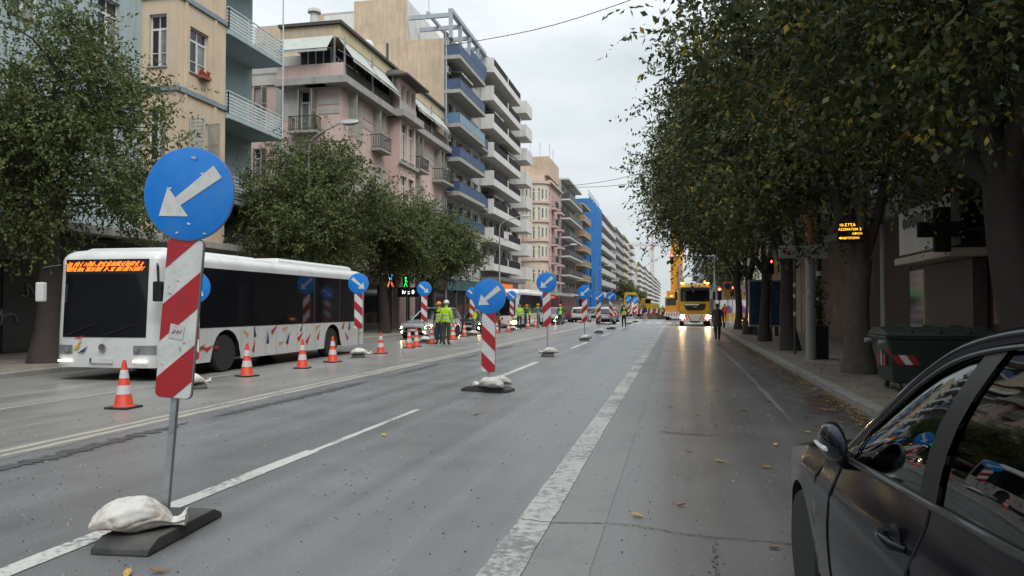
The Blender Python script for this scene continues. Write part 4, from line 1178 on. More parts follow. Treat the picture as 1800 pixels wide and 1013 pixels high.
def clip(poly, nx, nz, c):
    out = []
    for i in range(len(poly)):
        a, b = poly[i], poly[(i + 1) % len(poly)]
        da, db = a[0] * nx + a[1] * nz - c, b[0] * nx + b[1] * nz - c
        if da <= 0: out.append(a)
        if da * db < 0:
            t = da / (da - db); out.append((lerp(a[0], b[0], t), lerp(a[1], b[1], t)))
    return out
def rrect(w, h, r, n=4):
    pts = []
    for cx_, cz, a0 in ((w / 2 - r, h - r, 0), (-w / 2 + r, h - r, 90), (-w / 2 + r, r, 180), (w / 2 - r, r, 270)):
        for k in range(n + 1): a = radians(a0 + 90 * k / n); pts.append((cx_ + r * cos(a), cz + r * sin(a)))
    return pts

def guide_sign(label, x, y, z_panel, arrow, slant, rz=0.0, lean=0.0, base_rz=0.0, h=1.12, w=.26, rd=.33, near=False, group='blue arrow signs set out along the road works', pitch=0.0, basex=None):
    b = empty('guide_sign', (x, y, 0), rz, label, 'sign', group)
    # rubber foot with bevelled ends
    mb = MB(); L, W = .48, .20
    prof = [(-L, 0), (L, 0), (L - .01, .04), (L - .12, .09), (-L + .12, .09), (-L + .01, .04)]
    mb.prism(prof, -W, W, 'x')
    mb.build('base_plate', rubber_base, b, (0, 0, .003), (0, 0, base_rz), bevel=.01)
    rot = (pitch, lean, 0)
    zt = z_panel + h + rd * 2 - .1
    ps = MB(); ps.box(-.022, -.02, .05, .022, .02, zt)
    for k in range(5): ps.lathe([(.006, 0), (.006, .008)], 6, 0, (0, -.028, .3 + k * .42), 'y')
    ps.build('post', galvanised, b, (0, .03, 0), rot, bevel=.004)
    # striped board
    poly = rrect(w, h, .035)
    pl = MB().prism(poly, -.008, .008).build('striped_board', sign_white, b, (sin(lean) * z_panel, -.0, z_panel), rot)
    MB().prism(rrect(w + .012, h + .012, .04), -.004, .012).build('board_back', sign_back, pl, (0, .006, -.006))
    per = h * .46; s = .95 if slant > 0 else -.95
    k = -2
    while k < 5:
        c0 = k * per
        pg = clip(clip(poly, -s, 1, c0 + per * .5), s, -1, -c0)
        if len(pg) > 2:
            cx_ = sum(p[0] for p in pg) / len(pg); cz = sum(p[1] for p in pg) / len(pg)
            MB().prism([(p[0], p[1]) for p in pg], -.0115, -.0095).build('red_stripe', sign_red, pl)
        k += 1
    zc = z_panel + h + rd - .015
    dk_ = MB().lathe([(rd - .012, -.012), (rd, -.008), (rd, .004), (rd - .02, .008)], 48, axis='y').build('disc', sign_blue, b, (sin(lean) * zc, -.012, zc), rot, smooth=40)
    MB().lathe([(rd + .004, 0), (rd + .004, .012), (rd - .03, .012)], 48, axis='y').build('disc_rim', sign_back, dk_, (0, -.004, 0))
    A = rd * .80; hw = .042; hd = .13
    ar = [(-A, 0), (-A + rd * .52, hd), (-A + rd * .52, hw * .8), (A, hw * 1.25), (A, -hw * 1.25), (-A + rd * .52, -hw * .8), (-A + rd * .52, -hd)]
    an = radians(40) if arrow == 'left' else radians(140)
    ar = [(px * cos(an) - pz * sin(an), px * sin(an) + pz * cos(an)) for px, pz in ar]
    MB().prism(ar, -.0165, -.0145).build('arrow', sign_white, dk_)
    if near:
        q = random.Random(3)
        for px, pz in ((.02, .26), (.02, -.21), (-.06, -.28), (.14, -.27), (-.14, .03), (.09, .15)):
            MB().prism([(px + q.uniform(-.012, .012) + .012 * cos(t), pz + .007 * sin(t) + q.uniform(-.003, .003)) for t in (0, 1, 2, 3, 4, 5)], -.0165, -.0148).build('scratch', sign_white, dk_)
        st = MB().prism([(-.055, .0), (.05, -.012), (.058, .085), (-.045, .10)], -.0135, -.012).build('sticker', M('sticker_paper', (.58, .55, .54), .6, .12, 9), pl, (-.01, 0, .42))
        for k in range(6): MB().bar((-.03 + .012 * k, -.0145, .03 + .006 * (k % 3)), (-.02 + .012 * k, -.0145, .045 + .012 * (k % 2)), .008, .002).build('sticker_mark', dark_metal, st)
        for k in range(14):
            px, pz = q.uniform(-.11, .11), q.uniform(.02, 1.08)
            MB().bar((px, -.013, pz), (px + q.uniform(.005, .03), -.013, pz + q.uniform(-.012, .004)), .006, .001).build('scratch', sign_back if q.random() < .5 else sign_white, pl)
        for zz in (zc + .29,): MB().lathe([(.012, -.004), (.008, -.009)], 8, axis='y').build('bolt', galvanised, dk_, (.03, -.012, .25))
    return b

from mathutils import noise as mnoise
def bag_mesh(L, Rr, H, seed, n=22, m=18, crease=0.0):
    q = random.Random(seed); mb = MB(); rings = []
    ph = [q.uniform(0, 6.28) for _ in range(8)]
    for i in range(n + 1):
        t = i / n
        if t < .86: e = sin(pi * min(1, (t / .86) * .93 + .05)) ** .62
        else: e = .27 - (t - .86) * .3 + (.25 * ((t - .9) / .1) if t > .9 else 0)
        e = max(.04, e)
        ring = []
        for j in range(m):
            a = 2 * pi * j / m
            wr = 1 + .05 * sin(3 * a + ph[0] + 5 * t) + .035 * sin(7 * a + ph[1] - 9 * t) + .04 * sin(11 * t + ph[2] + 2 * a)
            if t > .72: wr += .14 * sin(9 * a + ph[3]) * (t - .72) / .28
            x = e * Rr * cos(a) * wr; z = e * H * .5 * sin(a) * wr
            zc = H * .5 * max(.35, min(1, e + .1))
            z = max(.004 - zc, z) if sin(a) < 0 else z
            if sin(a) < -.2: z = max(z, -zc * .96)
            p = Vector((x, (t - .45) * L, zc + z))
            if crease:
                s_ = Vector((p.x * 7 + seed, p.y * 4, p.z * 9)); rg_ = 1 - abs(mnoise.noise(s_)) * 2; f2 = mnoise.noise(p * 26 + Vector((seed, 0, 0)))
                d_ = Vector((cos(a), 0, sin(a))); p = p + d_ * (crease * (rg_ ** 3 * -1.0 + .25 * f2) * (1 if sin(a) > -.5 else .2))
            ring.append(tuple(p))
        rings.append(ring)
    return mb.loft(rings)
BAGS = [bag_mesh(.62, .18, .20, s, 36, 30, .012).mesh('sandbag', bag_mat, smooth=75) for s in range(3)]
def sandbag(label, x, y, z, rz, k=0, s=1.0, rx=0):
    o = link('sandbag', BAGS[k % 3], None, (x, y, z), (rx, 0, rz), (s, s, s))
    return tag(o, label, 'sandbag', 'sandbags weighing down the sign feet')

guide_sign('large blue arrow sign in the left foreground with a leaning post', -3.55, 4.80, .96, 'left', 1, radians(7), radians(4.4), radians(-2), near=True)
o = tag(link('sandbag', bag_mesh(.60, .215, .215, 7, 80, 64, .020).mesh('sandbag', bag_mat, smooth=80), None, (-3.61, 4.60, .093), (0, radians(2), radians(-63))), 'dirty white sandbag on the foot of the foreground sign', 'sandbag', 'sandbags weighing down the sign feet')

def zof(x, y, py): return 1.6 + (540 - py) / 1350 * (y * .978 - x * .21)
row = [  # x, y, panel bottom row, arrow, slant, label, bag offset
    (-3.52, 14.2, .36, 'left', -1, 'blue arrow sign in mid road with two bags, second in the row from the camera', .1, 0),
    (-4.12, 24.7, .95, 'left', 1, 'blue arrow sign in mid road, third in the row from the camera', -.1, .05),
    (-4.28, 36.2, .85, 'left', 1, 'blue arrow sign in mid road, fourth in the row from the camera', .05, -.1),
    (-4.63, 46.4, .75, 'left', 1, 'blue arrow sign in mid road before the silver saloon, fifth in the row', .05, .15),
    (-4.58, 54.7, .9, 'left', -1, 'blue arrow sign in mid road beside the vested worker, sixth in the row', 0, .1),
    (-4.34, 71.0, .85, 'left', 1, 'far blue arrow sign in mid road, the nearer of the last pair', 0, -.2),
    (-4.13, 78.8, .85, 'left', 1, 'farthest blue arrow sign in mid road before the crossing', .03, .2)]
for i, (x, y, zp, ar, sl, lab, ln, rz) in enumerate(row):
    guide_sign(lab, x, y, zp, ar, sl, rz, ln * .15, .1 * (-1) ** i + (1.3 if i == 0 else .2))
    sandbag('white sandbag on the foot of the ' + ('second', 'third', 'fourth', 'fifth', 'sixth', 'second last', 'last')[i] + ' mid road sign', x + .1, y - .22, .093, 1.2 + .4 * (i % 3), i)
sandbag('second crumpled sandbag lying behind the post of the second mid road sign', -3.36, 14.42, .093, 1.7, 2, .9)
lrow = [(-9.42, 13.6, .55, 'blue arrow sign half hidden behind the foreground striped board'), (-9.92, 22.9, .9, 'blue arrow sign at the tail of the white bus'),
        (-10.93, 32.4, .95, 'blue arrow sign before the bonnet of the silver hatchback'), (-11.11, 41.2, .9, 'blue arrow sign right of the dark saloon'), (-10.88, 50.6, .9, 'blue arrow sign before the second bus'), (-10.3, 60.5, .9, 'blue arrow sign before the dark red bus')]
for i, (x, y, zp, lab) in enumerate(lrow):
    guide_sign(lab, x, y, zp, 'right', -1, (.5 if i == 0 else .12), 0.0, .3, group='blue arrow signs on the bus side of the works')
    sandbag('white sandbag at the sign standing by ' + ('the front of the bus', 'the tail of the bus', 'the silver hatchback', 'the dark saloon', 'the second bus', 'the dark red bus')[i], x + .16, y - .25, .093, -.9 - .2 * i, i + 1, 1.05)

cone_orange = M('cone_orange', (0.66, 0.055, 0.022), .5, .1, 6, stain=(.35, .05, .03), stain_amt=.35)
cone_white = M('cone_band', (0.62, 0.58, 0.60), .35, .08, 8, stain=(.42, .40, .40), stain_amt=.4)
def make_cone():
    b = empty('traffic_cone')
    MB().box(-.2, -.2, 0, .2, .2, .03).build('base', black_rubber, b, bevel=.012)
    def rad(z): return lerp(.148, .032, z / .72)
    MB().lathe([(rad(.03) + .02, .03), (rad(.06), .06), (rad(.7), .7), (.026, .735), (.026, .75)], 20).build('cone_body', cone_orange, b, smooth=40)
    for z0, z1 in ((.22, .36), (.47, .60)): MB().lathe([(rad(z0) + .003, z0), (rad(z1) + .003, z1)], 20).build('reflective_band', cone_white, b, smooth=40)
    return b
cone0 = make_cone()
cones = [(-8.54, 10.6, 'nearest cone, in front of the bus headlights'), (-9.66, 16.0, 'cone in front of the bus front wheel'), (-9.52, 18.4, 'cone in front of the middle of the bus side'), (-9.71, 20.6, 'cone in front of the bus rear wheel'),
         (-9.88, 24.7, 'cone standing alone past the tail of the bus'), (-10.12, 28.2, 'front cone of the pair before the silver hatchback'), (-10.24, 29.4, 'rear cone of the pair before the silver hatchback'), (-10.66, 36.0, 'cone before the left headlight of the dark saloon'),
         (-11.11, 39.6, 'cone before the right headlight of the dark saloon'), (-10.62, 45.1, 'cone left of the mid road sign past the dark saloon'), (-10.41, 47.4, 'cone at the near wheel of the second bus'), (-10.59, 54.9, 'left cone of the two beside the jacketed worker'),
         (-10.74, 58.6, 'right cone of the two beside the jacketed worker'), (-10.4, 66, 'far cone beside the dark red bus'), (-10.3, 31.6, 'cone behind the two standing workers')]
for i, (x, y, lab) in enumerate(cones):
    c = cone0 if i == 0 else copy_tree(cone0)
    c.location = (x, y, .003); c.rotation_euler = (0, 0, R.uniform(-.4, .4))
    tag(c, 'orange and white ' + lab, 'traffic cone', 'traffic cones beside the bus lane')
# ================================================================== VEHICLES
lamp_on = M('headlamp_lit', (.8, .78, .7), .2, 0, emit=(1, .93, .78), es=1.5)
lamp_warm = M('headlamp_warm', (.8, .7, .5), .2, 0, emit=(1, .72, .36), es=70)
lamp_off = M('headlamp_glass', (.25, .26, .27), .1, .2, 9, metal=.3)
tail_red = M('tail_lamp', (.25, .01, .01), .2, .1, emit=(1, .05, .03), es=2.5)
tail_dim = M('tail_lamp_off', (.22, .012, .012), .2, .1)
amber = M('amber_lamp', (.6, .25, .03), .25, .05, emit=(1, .42, .06), es=6)
plate_mat = M('number_plate', (.55, .55, .53), .5, .1, 9)
veh_glass = M('vehicle_glass', (.010, .011, .013), .06, .2, .8, spec=.6)
interior = M('interior_dark', (.018, .018, .019), .7, .25, 4)

def make_wheel(Rw, Wd, rim_mat, name='wheel'):
    """axis along x, returns (tyre mesh, rim mesh)"""
    ty = MB(); ty.lathe([(Rw * .62, -Wd / 2), (Rw * .93, -Wd / 2), (Rw, -Wd * .32), (Rw, Wd * .32), (Rw * .93, Wd / 2), (Rw * .62, Wd / 2)], 36, axis='x')
    n = 44
    for k in range(n):
        a = 2 * pi * k / n; c, s = cos(a) * Rw, sin(a) * Rw
        for sx in (-1, 1):
            ty.bar((sx * Wd * .06, c, s), (sx * Wd * .33, cos(a + .05) * Rw, sin(a + .05) * Rw), .012, .01, up=(0, c, s))
    rm = MB(); rm.lathe([(Rw * .64, -Wd * .42), (Rw * .60, -Wd * .30), (Rw * .2, -Wd * .30), (Rw * .14, -Wd * .38)], 30, axis='x')
    rm.lathe([(Rw * .64, Wd * .42), (Rw * .60, Wd * .30), (Rw * .2, Wd * .30), (Rw * .14, Wd * .38)], 30, axis='x')
    for k in range(5):
        a = 2 * pi * k / 5
        for sx in (-1, 1): rm.bar((sx * Wd * .36, cos(a) * Rw * .12, sin(a) * Rw * .12), (sx * Wd * .36, cos(a) * Rw * .62, sin(a) * Rw * .62), Rw * .13, .03, up=(1, 0, 0))
    return ty.mesh('tyre', black_rubber, smooth=40), rm.mesh('rim', rim_mat, smooth=40)
def put_wheel(b, tm, rm, loc):
    w = link('wheel', tm, b, loc); link('rim', rm, w); return w

# ------------------------------------------------ car
def make_car(paint, name='car', front=None, rear=None, glass=None, near=False):
    glass = glass or veh_glass
    b = empty(name); Rw, Ra = .315, .365
    ys = sorted({.83, .81, .77, .70, .60, -.5, -.58, -.7, -.85, -1.0, -1.2, -1.4, -1.6, -1.8, -2.0, -3.1, -3.2, -3.28, -3.34, -3.38, -3.41,
                 *[c + Ra * sin(pi / 2 * k / 9) * s for c in (0, -2.6) for k in range(10) for s in (-1, 1)], .45, -.42, -2.15, -3.0}, reverse=True)
    def wid(y): return interp(y, [-3.41, -3.38, -3.3, -3.0, -2.2, -1.0, 0, .35, .6, .72, .79, .83], [.66, .74, .81, .86, .885, .888, .875, .85, .79, .72, .62, .52])
    def zb(y): return interp(y, [-3.41, -3.38, -3.3, -3.0, -2.4, -1.6, -.7, -.4, 0, .4, .65, .77, .83], [.90, .97, 1.02, 1.025, .995, .965, .93, .905, .86, .79, .72, .66, .56])
    def prof(z): return interp(z, [.15, .22, .30, .45, .60, .70, .76, .80, .92, 1.05], [.10, .055, .028, .010, .0, .006, .010, .030, .078, .10])
    def zbot(y):
        z = interp(y, [-3.41, -3.2, -2.9, .5, .7, .83], [.42, .30, .21, .20, .24, .34])
        for c in (0, -2.6):
            if abs(y - c) < Ra: z = max(z, Rw - .01 + sqrt(max(0, Ra * Ra - (y - c) ** 2)))
        return z
    rings = []; NR = 12
    for y in ys:
        z0, z1 = zbot(y), zb(y); L = []
        hood = 1.0 if y > -.46 else (0.0 if y > -3.22 else .6)
        for j in range(NR + 1):
            z = lerp(z0, z1, j / NR); L.append((-(wid(y) - prof(z)), z))
        xe = -L[-1][0]
        for k, (fx, up) in enumerate(((.955, .012), (.86, .03), (.5, .055), (0.0001, .062))):
            L.append((-xe * fx, z1 + (up if hood == 1 else (-.07 if (hood == 0) else .0 if k == 0 else .01))))
        full = [(x, y, z) for x, z in L] + [(-x, y, z) for x, z in reversed(L[:-1])]
        rings.append(full)
    mb = MB(); n = len(rings[0]); k0 = 0
    for r in rings: mb.v += r
    for i in range(len(rings) - 1):
        hid = ys[i] <= -.46 and ys[i + 1] > -3.25
        for j in range(n):
            jj = (j + 1) % n
            m = 1 if j == n - 1 or (hid and NR <= j <= n - 2 - NR) else 0
            mb.f.append((i * n + j, i * n + jj, (i + 1) * n + jj, (i + 1) * n + j)); mb.m.append(m)
    mb.f.append(tuple(range(n))); mb.m.append(0); mb.f.append(tuple(reversed(range((len(rings) - 1) * n, len(rings) * n)))); mb.m.append(0)
    mb.build('body', [paint, interior], b, smooth=38)
    def side(y, z, s=-1, off=0): return Vector((s * (wid(y) - prof(z) + off), y, z))
    # greenhouse
    RAIL = [(-.735, -.50, .915), (-.69, -.85, 1.12), (-.635, -1.25, 1.35), (-.605, -1.6, 1.47), (-.585, -2.1, 1.525), (-.59, -2.7, 1.50), (-.615, -3.02, 1.42), (-.68, -3.24, 1.19), (-.735, -3.36, 1.0)]
    rail = catmull(RAIL, 61)
    ry = [p.y for p in rail][::-1]
    def railp(y): return Vector((interp(y, ry, [p.x for p in rail][::-1]), y, interp(y, ry, [p.z for p in rail][::-1])))
    def belt(y): return Vector((-(wid(y) - prof(zb(y))), y, zb(y)))
    roof = MB(); i0, i1 = 22, 47
    def roofp(u, v):
        p = rail[int(round(lerp(i0, i1, u)))]; t = v * 2 - 1
        return (p.x * t, p.y + .10 * (1 - t * t) * (1 if u < .15 else 0), p.z + .055 * (1 - t * t))
    roof.grid(roofp, i1 - i0, 14); roof.build('roof', paint, b, smooth=50)
    ws = MB()
    def wsp(u, v):
        p = rail[int(round(lerp(0, i0, u)))]; t = v * 2 - 1
        return (p.x * t, p.y + (.20 - .10 * u) * (1 - t * t), p.z + (.012 + .043 * u) * (1 - t * t))
    ws.grid(wsp, i0, 12); ws.build('windscreen', glass, b, smooth=60)
    rw = MB()
    def rwp(u, v):
        p = rail[int(round(lerp(i1, 60, u)))]; t = v * 2 - 1
        return (p.x * t, p.y - .10 * (1 - t * t) * (.3 + u), p.z + .055 * (1 - t * t) * (1 - u))
    rw.grid(rwp, 13, 12); rw.build('rear_window', glass, b, smooth=60)
    trim = MATS['window_trim'] if 'window_trim' in MATS else M('window_trim', (.08, .08, .083), .4, .08, 6, metal=.7)
    for s in (-1, 1):
        mb = MB(); mb.tube([Vector((-s * p.x, p.y, p.z)) for p in rail], .035, 8); mb.build('roof_rail', paint, b, smooth=60)
        sgn = 1 if s == -1 else -1
        def S(v, k=sgn): return Vector((v.x * k, v.y, v.z))
        t1 = [S(belt(y)) + Vector((-sgn * .012, 0, .004)) for y in np.linspace(-.56, -3.1, 30)]
        MB().tube(t1, .013, 6).build('belt_trim', trim, b, smooth=60)
        t2 = [S(railp(y)) + Vector((-sgn * .035, 0, -.028)) for y in np.linspace(-.60, -3.0, 40)]
        MB().tube(t2, .008, 5).build('window_trim', trim, b, smooth=60)
        for ya, yb, nm, mt in ((-.58, -.80, 'quarter_window', glass), (-.83, -1.60, 'side_window', glass), (-1.60, -1.735, 'door_pillar', black_plastic), (-1.735, -2.52, 'side_window', glass), (-2.52, -2.60, 'door_pillar', black_plastic), (-2.60, -2.98, 'quarter_window', glass), (-2.98, -3.3, 'rear_pillar', paint), (-.80, -.83, 'door_pillar', black_plastic)):
            g = MB()
            off = .012 if nm == 'door_pillar' else 0
            def gp(u, v):
                y = lerp(ya, yb, u); a = belt(y); c = railp(y); p = a.lerp(c, v); bow = .035 * sin(pi * v) * (c - a).length / .5
                tilt = -.10 * v if ya < -1.0 and nm != 'rear_pillar' else 0
                if nm in ('side_window', 'door_pillar') and -2.6 < y < -1.5:
                    y2 = y - .09 * v; a = belt(y); c = railp(y2); p = a.lerp(c, v)
                return S(Vector((p.x - bow - off, p.y, p.z)))
            g.grid(gp, 8, 6); g.build(nm, mt, b, smooth=60)
        # door seams, handles, mirror
        for yd in (-.66, -1.66, -2.42):
            MB().tube([S(side(yd - (.0 if z < .5 else .03 * (z - .5)), z, -1, .0015)) for z in np.linspace(.28, zb(yd) - .015, 14)], .0045, 4).build('door_seam', black_plastic, b)
        for yh in (-1.50, -2.34):
            z = .80; hd = MB(); p = side(yh, z)
            hd.tube([S(p + Vector((.0, .10, 0))), S(p + Vector((-.035, .075, .006))), S(p + Vector((-.042, 0, .008))), S(p + Vector((-.035, -.075, .006))), S(p + Vector((.0, -.10, 0)))], [.012, .016, .017, .016, .012], 8)
            hd.build('door_handle', paint, b, smooth=60)
            cup = MB(); cup.lathe([(.055, 0), (.06, .002), (.0, .004)], 16, axis='x'); cup.build('handle_recess', black_plastic, b, S(p + Vector((-.002 if s == -1 else -.004, 0, 0))), (0, 0, 0))
        # folded mirror: shell hugging the door glass
        mm = MB(); rings = []
        ctr = side(-.86, .93) + Vector((-.085, 0, .09))
        for k in range(9):
            t = k / 8; r = sin(pi * lerp(.08, .94, t)) ** .55; yy = lerp(.17, -.15, t)
            rings.append([S(ctr + Vector((-.062 * r * cos(a) * (1.0 if cos(a) > 0 else .5), yy, .088 * r * sin(a) * (1 if sin(a) > 0 else .92)))) for a in [2 * pi * j / 14 for j in range(14)]])
        mm.loft(rings); mo = mm.build('wing_mirror', paint, b, smooth=60)
        base = MB(); base.tube([S(side(-.70, .92)), S(ctr + Vector((.03, .08, -.06)))], [.045, .035], 8); base.build('mirror_foot', black_plastic, mo)
        ind = MB(); ind.tube([S(ctr + Vector((-.058, yy, -.012 + .01 * yy))) for yy in (.10, .05, 0, -.05, -.09)], [.008, .012, .012, .012, .008], 6); ind.build('turn_signal', M('signal_clear', (.6, .6, .6), .15, .05), mo)
        # lamps
        hl = MB(); hl.loft([[S(Vector((-(wid(yy) - prof(z)) - .004 + i * 0, yy, z))) for yy, z in ((.42, .60), (.42, .70), (.62, .70), (.76, .655), (.80, .60), (.77, .545), (.62, .56))] for i in (0,)] + [[S(Vector((-(wid(yy) - prof(z)) + .05, yy - .05, z))) for yy, z in ((.42, .60), (.42, .70), (.62, .70), (.76, .655), (.80, .60), (.77, .545), (.62, .56))]])
        hl.build('headlight', front or lamp_off, b)
        if front: MB().lathe([(.05, 0), (.05, .02), (.0, .03)], 14, axis='y').build('fog_light', front, b, (sgn * -.58, .80, .36))
        tl = MB(); zz = ((-3.10, .78), (-3.10, .95), (-3.28, .97), (-3.37, .93), (-3.40, .80), (-3.3, .74)); tl.loft([[S(Vector((-(wid(yy) - prof(z)) - .006, yy, z))) for yy, z in zz], [S(Vector((-(wid(yy) - prof(z)) + .05, yy + .03, z))) for yy, z in zz]])
        tl.build('tail_light', rear or tail_dim, b)
    MB().prism([(-.42, .44), (.42, .44), (.48, .52), (.40, .60), (-.40, .60), (-.48, .52)], .82, .845).build('grille', black_plastic, b)
    MB().prism([(-.60, .30), (.60, .30), (.54, .40), (-.54, .40)], .81, .838).build('air_intake', black_plastic, b)
    MB().box(-.26, .845, .42, .26, .855, .53).build('number_plate', plate_mat, b); MB().box(-.26, -3.435, .62, .26, -3.42, .73).build('number_plate', plate_mat, b)
    MB().box(-.70, -3.46, .36, .70, -3.36, .52).build('rear_bumper', black_plastic, b, bevel=.03)
    rimm = M('alloy', (.36, .36, .37), .35, .1, 6, metal=.8)
    tm, rm = make_wheel(Rw, .20, rimm)
    for x in (-.755, .755):
        for y in (0, -2.6): put_wheel(b, tm, rm, (x, y, Rw))
    # wheel house liners
    for y in (0, -2.6):
        l = MB(); l.loft([[(x, y + (Ra + .004) * cos(a), Rw - .01 + (Ra + .004) * sin(a)) for a in [pi * k / 12 for k in range(13)]] for x in (-.84, .84)], 0, False, False); l.build('wheel_arch_liner', black_plastic, b)
    if near or True:
        for sx in (-.36, .36):
            st = MB(); st.loft([[(sx - .22, -1.55, .55), (sx + .22, -1.55, .55), (sx + .22, -1.7, .55), (sx - .22, -1.7, .55)], [(sx - .23, -1.68, 1.05), (sx + .23, -1.68, 1.05), (sx + .23, -1.8, 1.05), (sx - .23, -1.8, 1.05)], [(sx - .16, -1.76, 1.16), (sx + .16, -1.76, 1.16), (sx + .16, -1.84, 1.16), (sx - .16, -1.84, 1.16)]])
            so = st.build('seat', interior, b, bevel=.03)
            MB().box(sx - .12, -1.86, 1.19, sx + .12, -1.77, 1.36).build('headrest', interior, so, bevel=.03)
        sw = MB(); c = Vector((-.36, -1.02, .96))
        sw.tube([c + Vector((.18 * cos(2 * pi * k / 20), .06 * sin(2 * pi * k / 20), .17 * sin(2 * pi * k / 20))) for k in range(21)], .014, 6)
        sw.bar(c + Vector((-.17, 0, 0)), c + Vector((.17, 0, 0)), .03); sw.build('steering_wheel', interior, b)
        MB().box(-.66, -.92, .78, .66, -.55, .93).build('dashboard', interior, b, bevel=.04)
        MB().box(-.5, -2.62, .7, .5, -2.5, 1.12).build('rear_seat', interior, b, bevel=.04)
    return b
def recolour(root, old, new):
    for o in [root] + list(root.children_recursive):
        if o.type != 'MESH': continue
        for s in o.material_slots:
            if s.material is old: s.link = 'OBJECT'; s.material = new

black_paint = M('black_paint', (.006, .007, .010), .12, .06, 1.5, coat=.0, spec=.24)
black_paint.node_tree.nodes['Principled BSDF'].inputs['Specular Tint'].default_value = (.62, .78, 1, 1)
car_glass = glass_mat('car_glass_tinted')
near_car = make_car(black_paint, 'parked_car', glass=car_glass, near=True)
near_car.location = (1.5, 4.4, 0); near_car.rotation_euler = (0, 0, radians(3))
tag(near_car, 'black car parked at the right kerb in the foreground with folded mirror', 'car')
silver = M('silver_paint', (.40, .41, .42), .25, .06, 2, metal=.5, coat=.4)
carS = make_car(silver, 'car', lamp_warm, tail_red)
def place_car(src, x, y, rz, label, paint=None, lights=True, group='cars in the traffic by the works'):
    c = copy_tree(src); c.location = (x, y, 0); c.rotation_euler = (0, 0, rz); tag(c, label, 'car', group)
    if paint: recolour(c, silver, paint)
    return c
dk_green = M('dark_green_paint', (.02, .028, .028), .2, .06, 2, coat=.5); red_car = M('red_paint', (.33, .015, .015), .25, .06, 2, coat=.5); grey_car = M('grey_paint', (.12, .12, .13), .25, .06, 2, coat=.5); white_car = M('white_car_paint', (.55, .55, .54), .25, .05, 2, coat=.5)
carS.location = (-12.3, 35.9, 0); carS.rotation_euler = (0, 0, pi - .12); tag(carS, 'silver hatchback with lit headlights facing the camera behind the pair of cones', 'car', 'cars in the traffic by the works')
place_car(carS, -11.7, 43.6, pi - .05, 'dark saloon with lit headlights behind the standing workers', dk_green)
def rear_lit(c, on): recolour(c, lamp_warm, lamp_off) if on else recolour(c, tail_red, tail_dim)
for c in (carS,): recolour(c, tail_red, tail_dim)
for x, y, rz, lab, pt in ((-6.5, 73.4, .03, 'silver saloon seen from behind, queueing beside the mid road signs', None), (-6.9, 83.0, .02, 'dark grey car queueing behind the fifth mid road sign', grey_car), (-9.6, 80.0, 0, 'white car with red tail lights in the far queue', white_car), (-6.6, 112, 0, 'red car near the barrier fence beyond the crossing', red_car), (-9.7, 94.0, 0, 'distant grey car in the left lane of the queue', grey_car)):
    c = place_car(carS, x, y, rz, lab, pt); recolour(c, lamp_warm, lamp_off)
    for o in c.children_recursive:
        if o.name.startswith('tail_light'):
            for s in o.material_slots: s.link = 'OBJECT'; s.material = tail_red
c = place_car(carS, -10.9, 66.5, pi, 'oncoming dark car with glaring headlights beyond the dark red bus', grey_car)

# ------------------------------------------------ generic cab or bus shell from a plan outline
def plan(hw, L, rf, rr, step=.12, nf=18):
    """plan outline, counter-clockwise from the front right, front at y=0 facing -y"""
    P = []
    for k in range(nf + 1):
        a = lerp(pi, 2 * pi, k / nf); c, s = cos(a), sin(a)
        P.append((hw * math.copysign(abs(c) ** .30, c), rf * (1 - abs(s) ** .55), 'f'))
    y = rf + step
    while y < L - rr - .01: P.append((hw, y, 'r')); y += step
    for k in range(5):
        a = lerp(0, pi / 2, k / 4); P.append((hw - rr + rr * cos(a), L - rr + rr * sin(a), 'b'))
    for k in range(5):
        a = lerp(pi / 2, pi, k / 4); P.append((-hw + rr + rr * cos(a), L - rr + rr * sin(a), 'b'))
    y = L - rr - step
    while y > rf + .01: P.append((-hw, y, 'l')); y -= step
    return P
def shell(P, zbot, rows, roof, rake, mat, name, parent, smooth=35):
    mb = MB(); rings = []
    ys = [p[1] for p in P]; Lm = max(ys)
    cx_ = 0; cy = Lm / 2; hw = max(p[0] for p in P)
    z1 = rows[0]
    n0 = 4
    for k in range(n0 + 1):
        rings.append([(p[0], p[1] + rake(lerp(zbot(p), z1, k / n0), p), lerp(zbot(p), z1, k / n0)) for p in P])
    for z in rows[1:]: rings.append([(p[0], p[1] + rake(z, p), z) for p in P])
    for ins, z in roof:
        fx = (hw - ins) / hw; fy = (Lm / 2 - ins) / (Lm / 2)
        rings.append([(p[0] * fx, cy + (p[1] + rake(z, p) * 1.0 - cy) * fy, z) for p in P])
    mb.loft(rings, 0, True, False)
    n = len(P); k = (len(rings) - 1) * n; mb.f.append(tuple(range(k, k + n))); mb.m.append(0)
    return mb.build(name, mat, parent, smooth=smooth)
def skin_patch(P, sel, za, zb_, rake, off, nz=5):
    """thin panel lying just outside the shell over selected outline points"""
    pts = [p for p in P if sel(p)]
    mb = MB(); N = []
    for i, p in enumerate(pts):
        a = pts[max(i - 1, 0)]; c = pts[min(i + 1, len(pts) - 1)]
        t = Vector((c[0] - a[0], c[1] - a[1], 0)); t = t.normalized() if t.length else Vector((1, 0, 0)); N.append(Vector((t.y, -t.x, 0)))
    def ring(o): return [[Vector((p[0], p[1] + rake(lerp(za, zb_, k / nz), p), lerp(za, zb_, k / nz))) + N[i] * o for i, p in enumerate(pts)] for k in range(nz + 1)]
    A = ring(off)
    mb.loft(A, 0, False, False)
    return mb

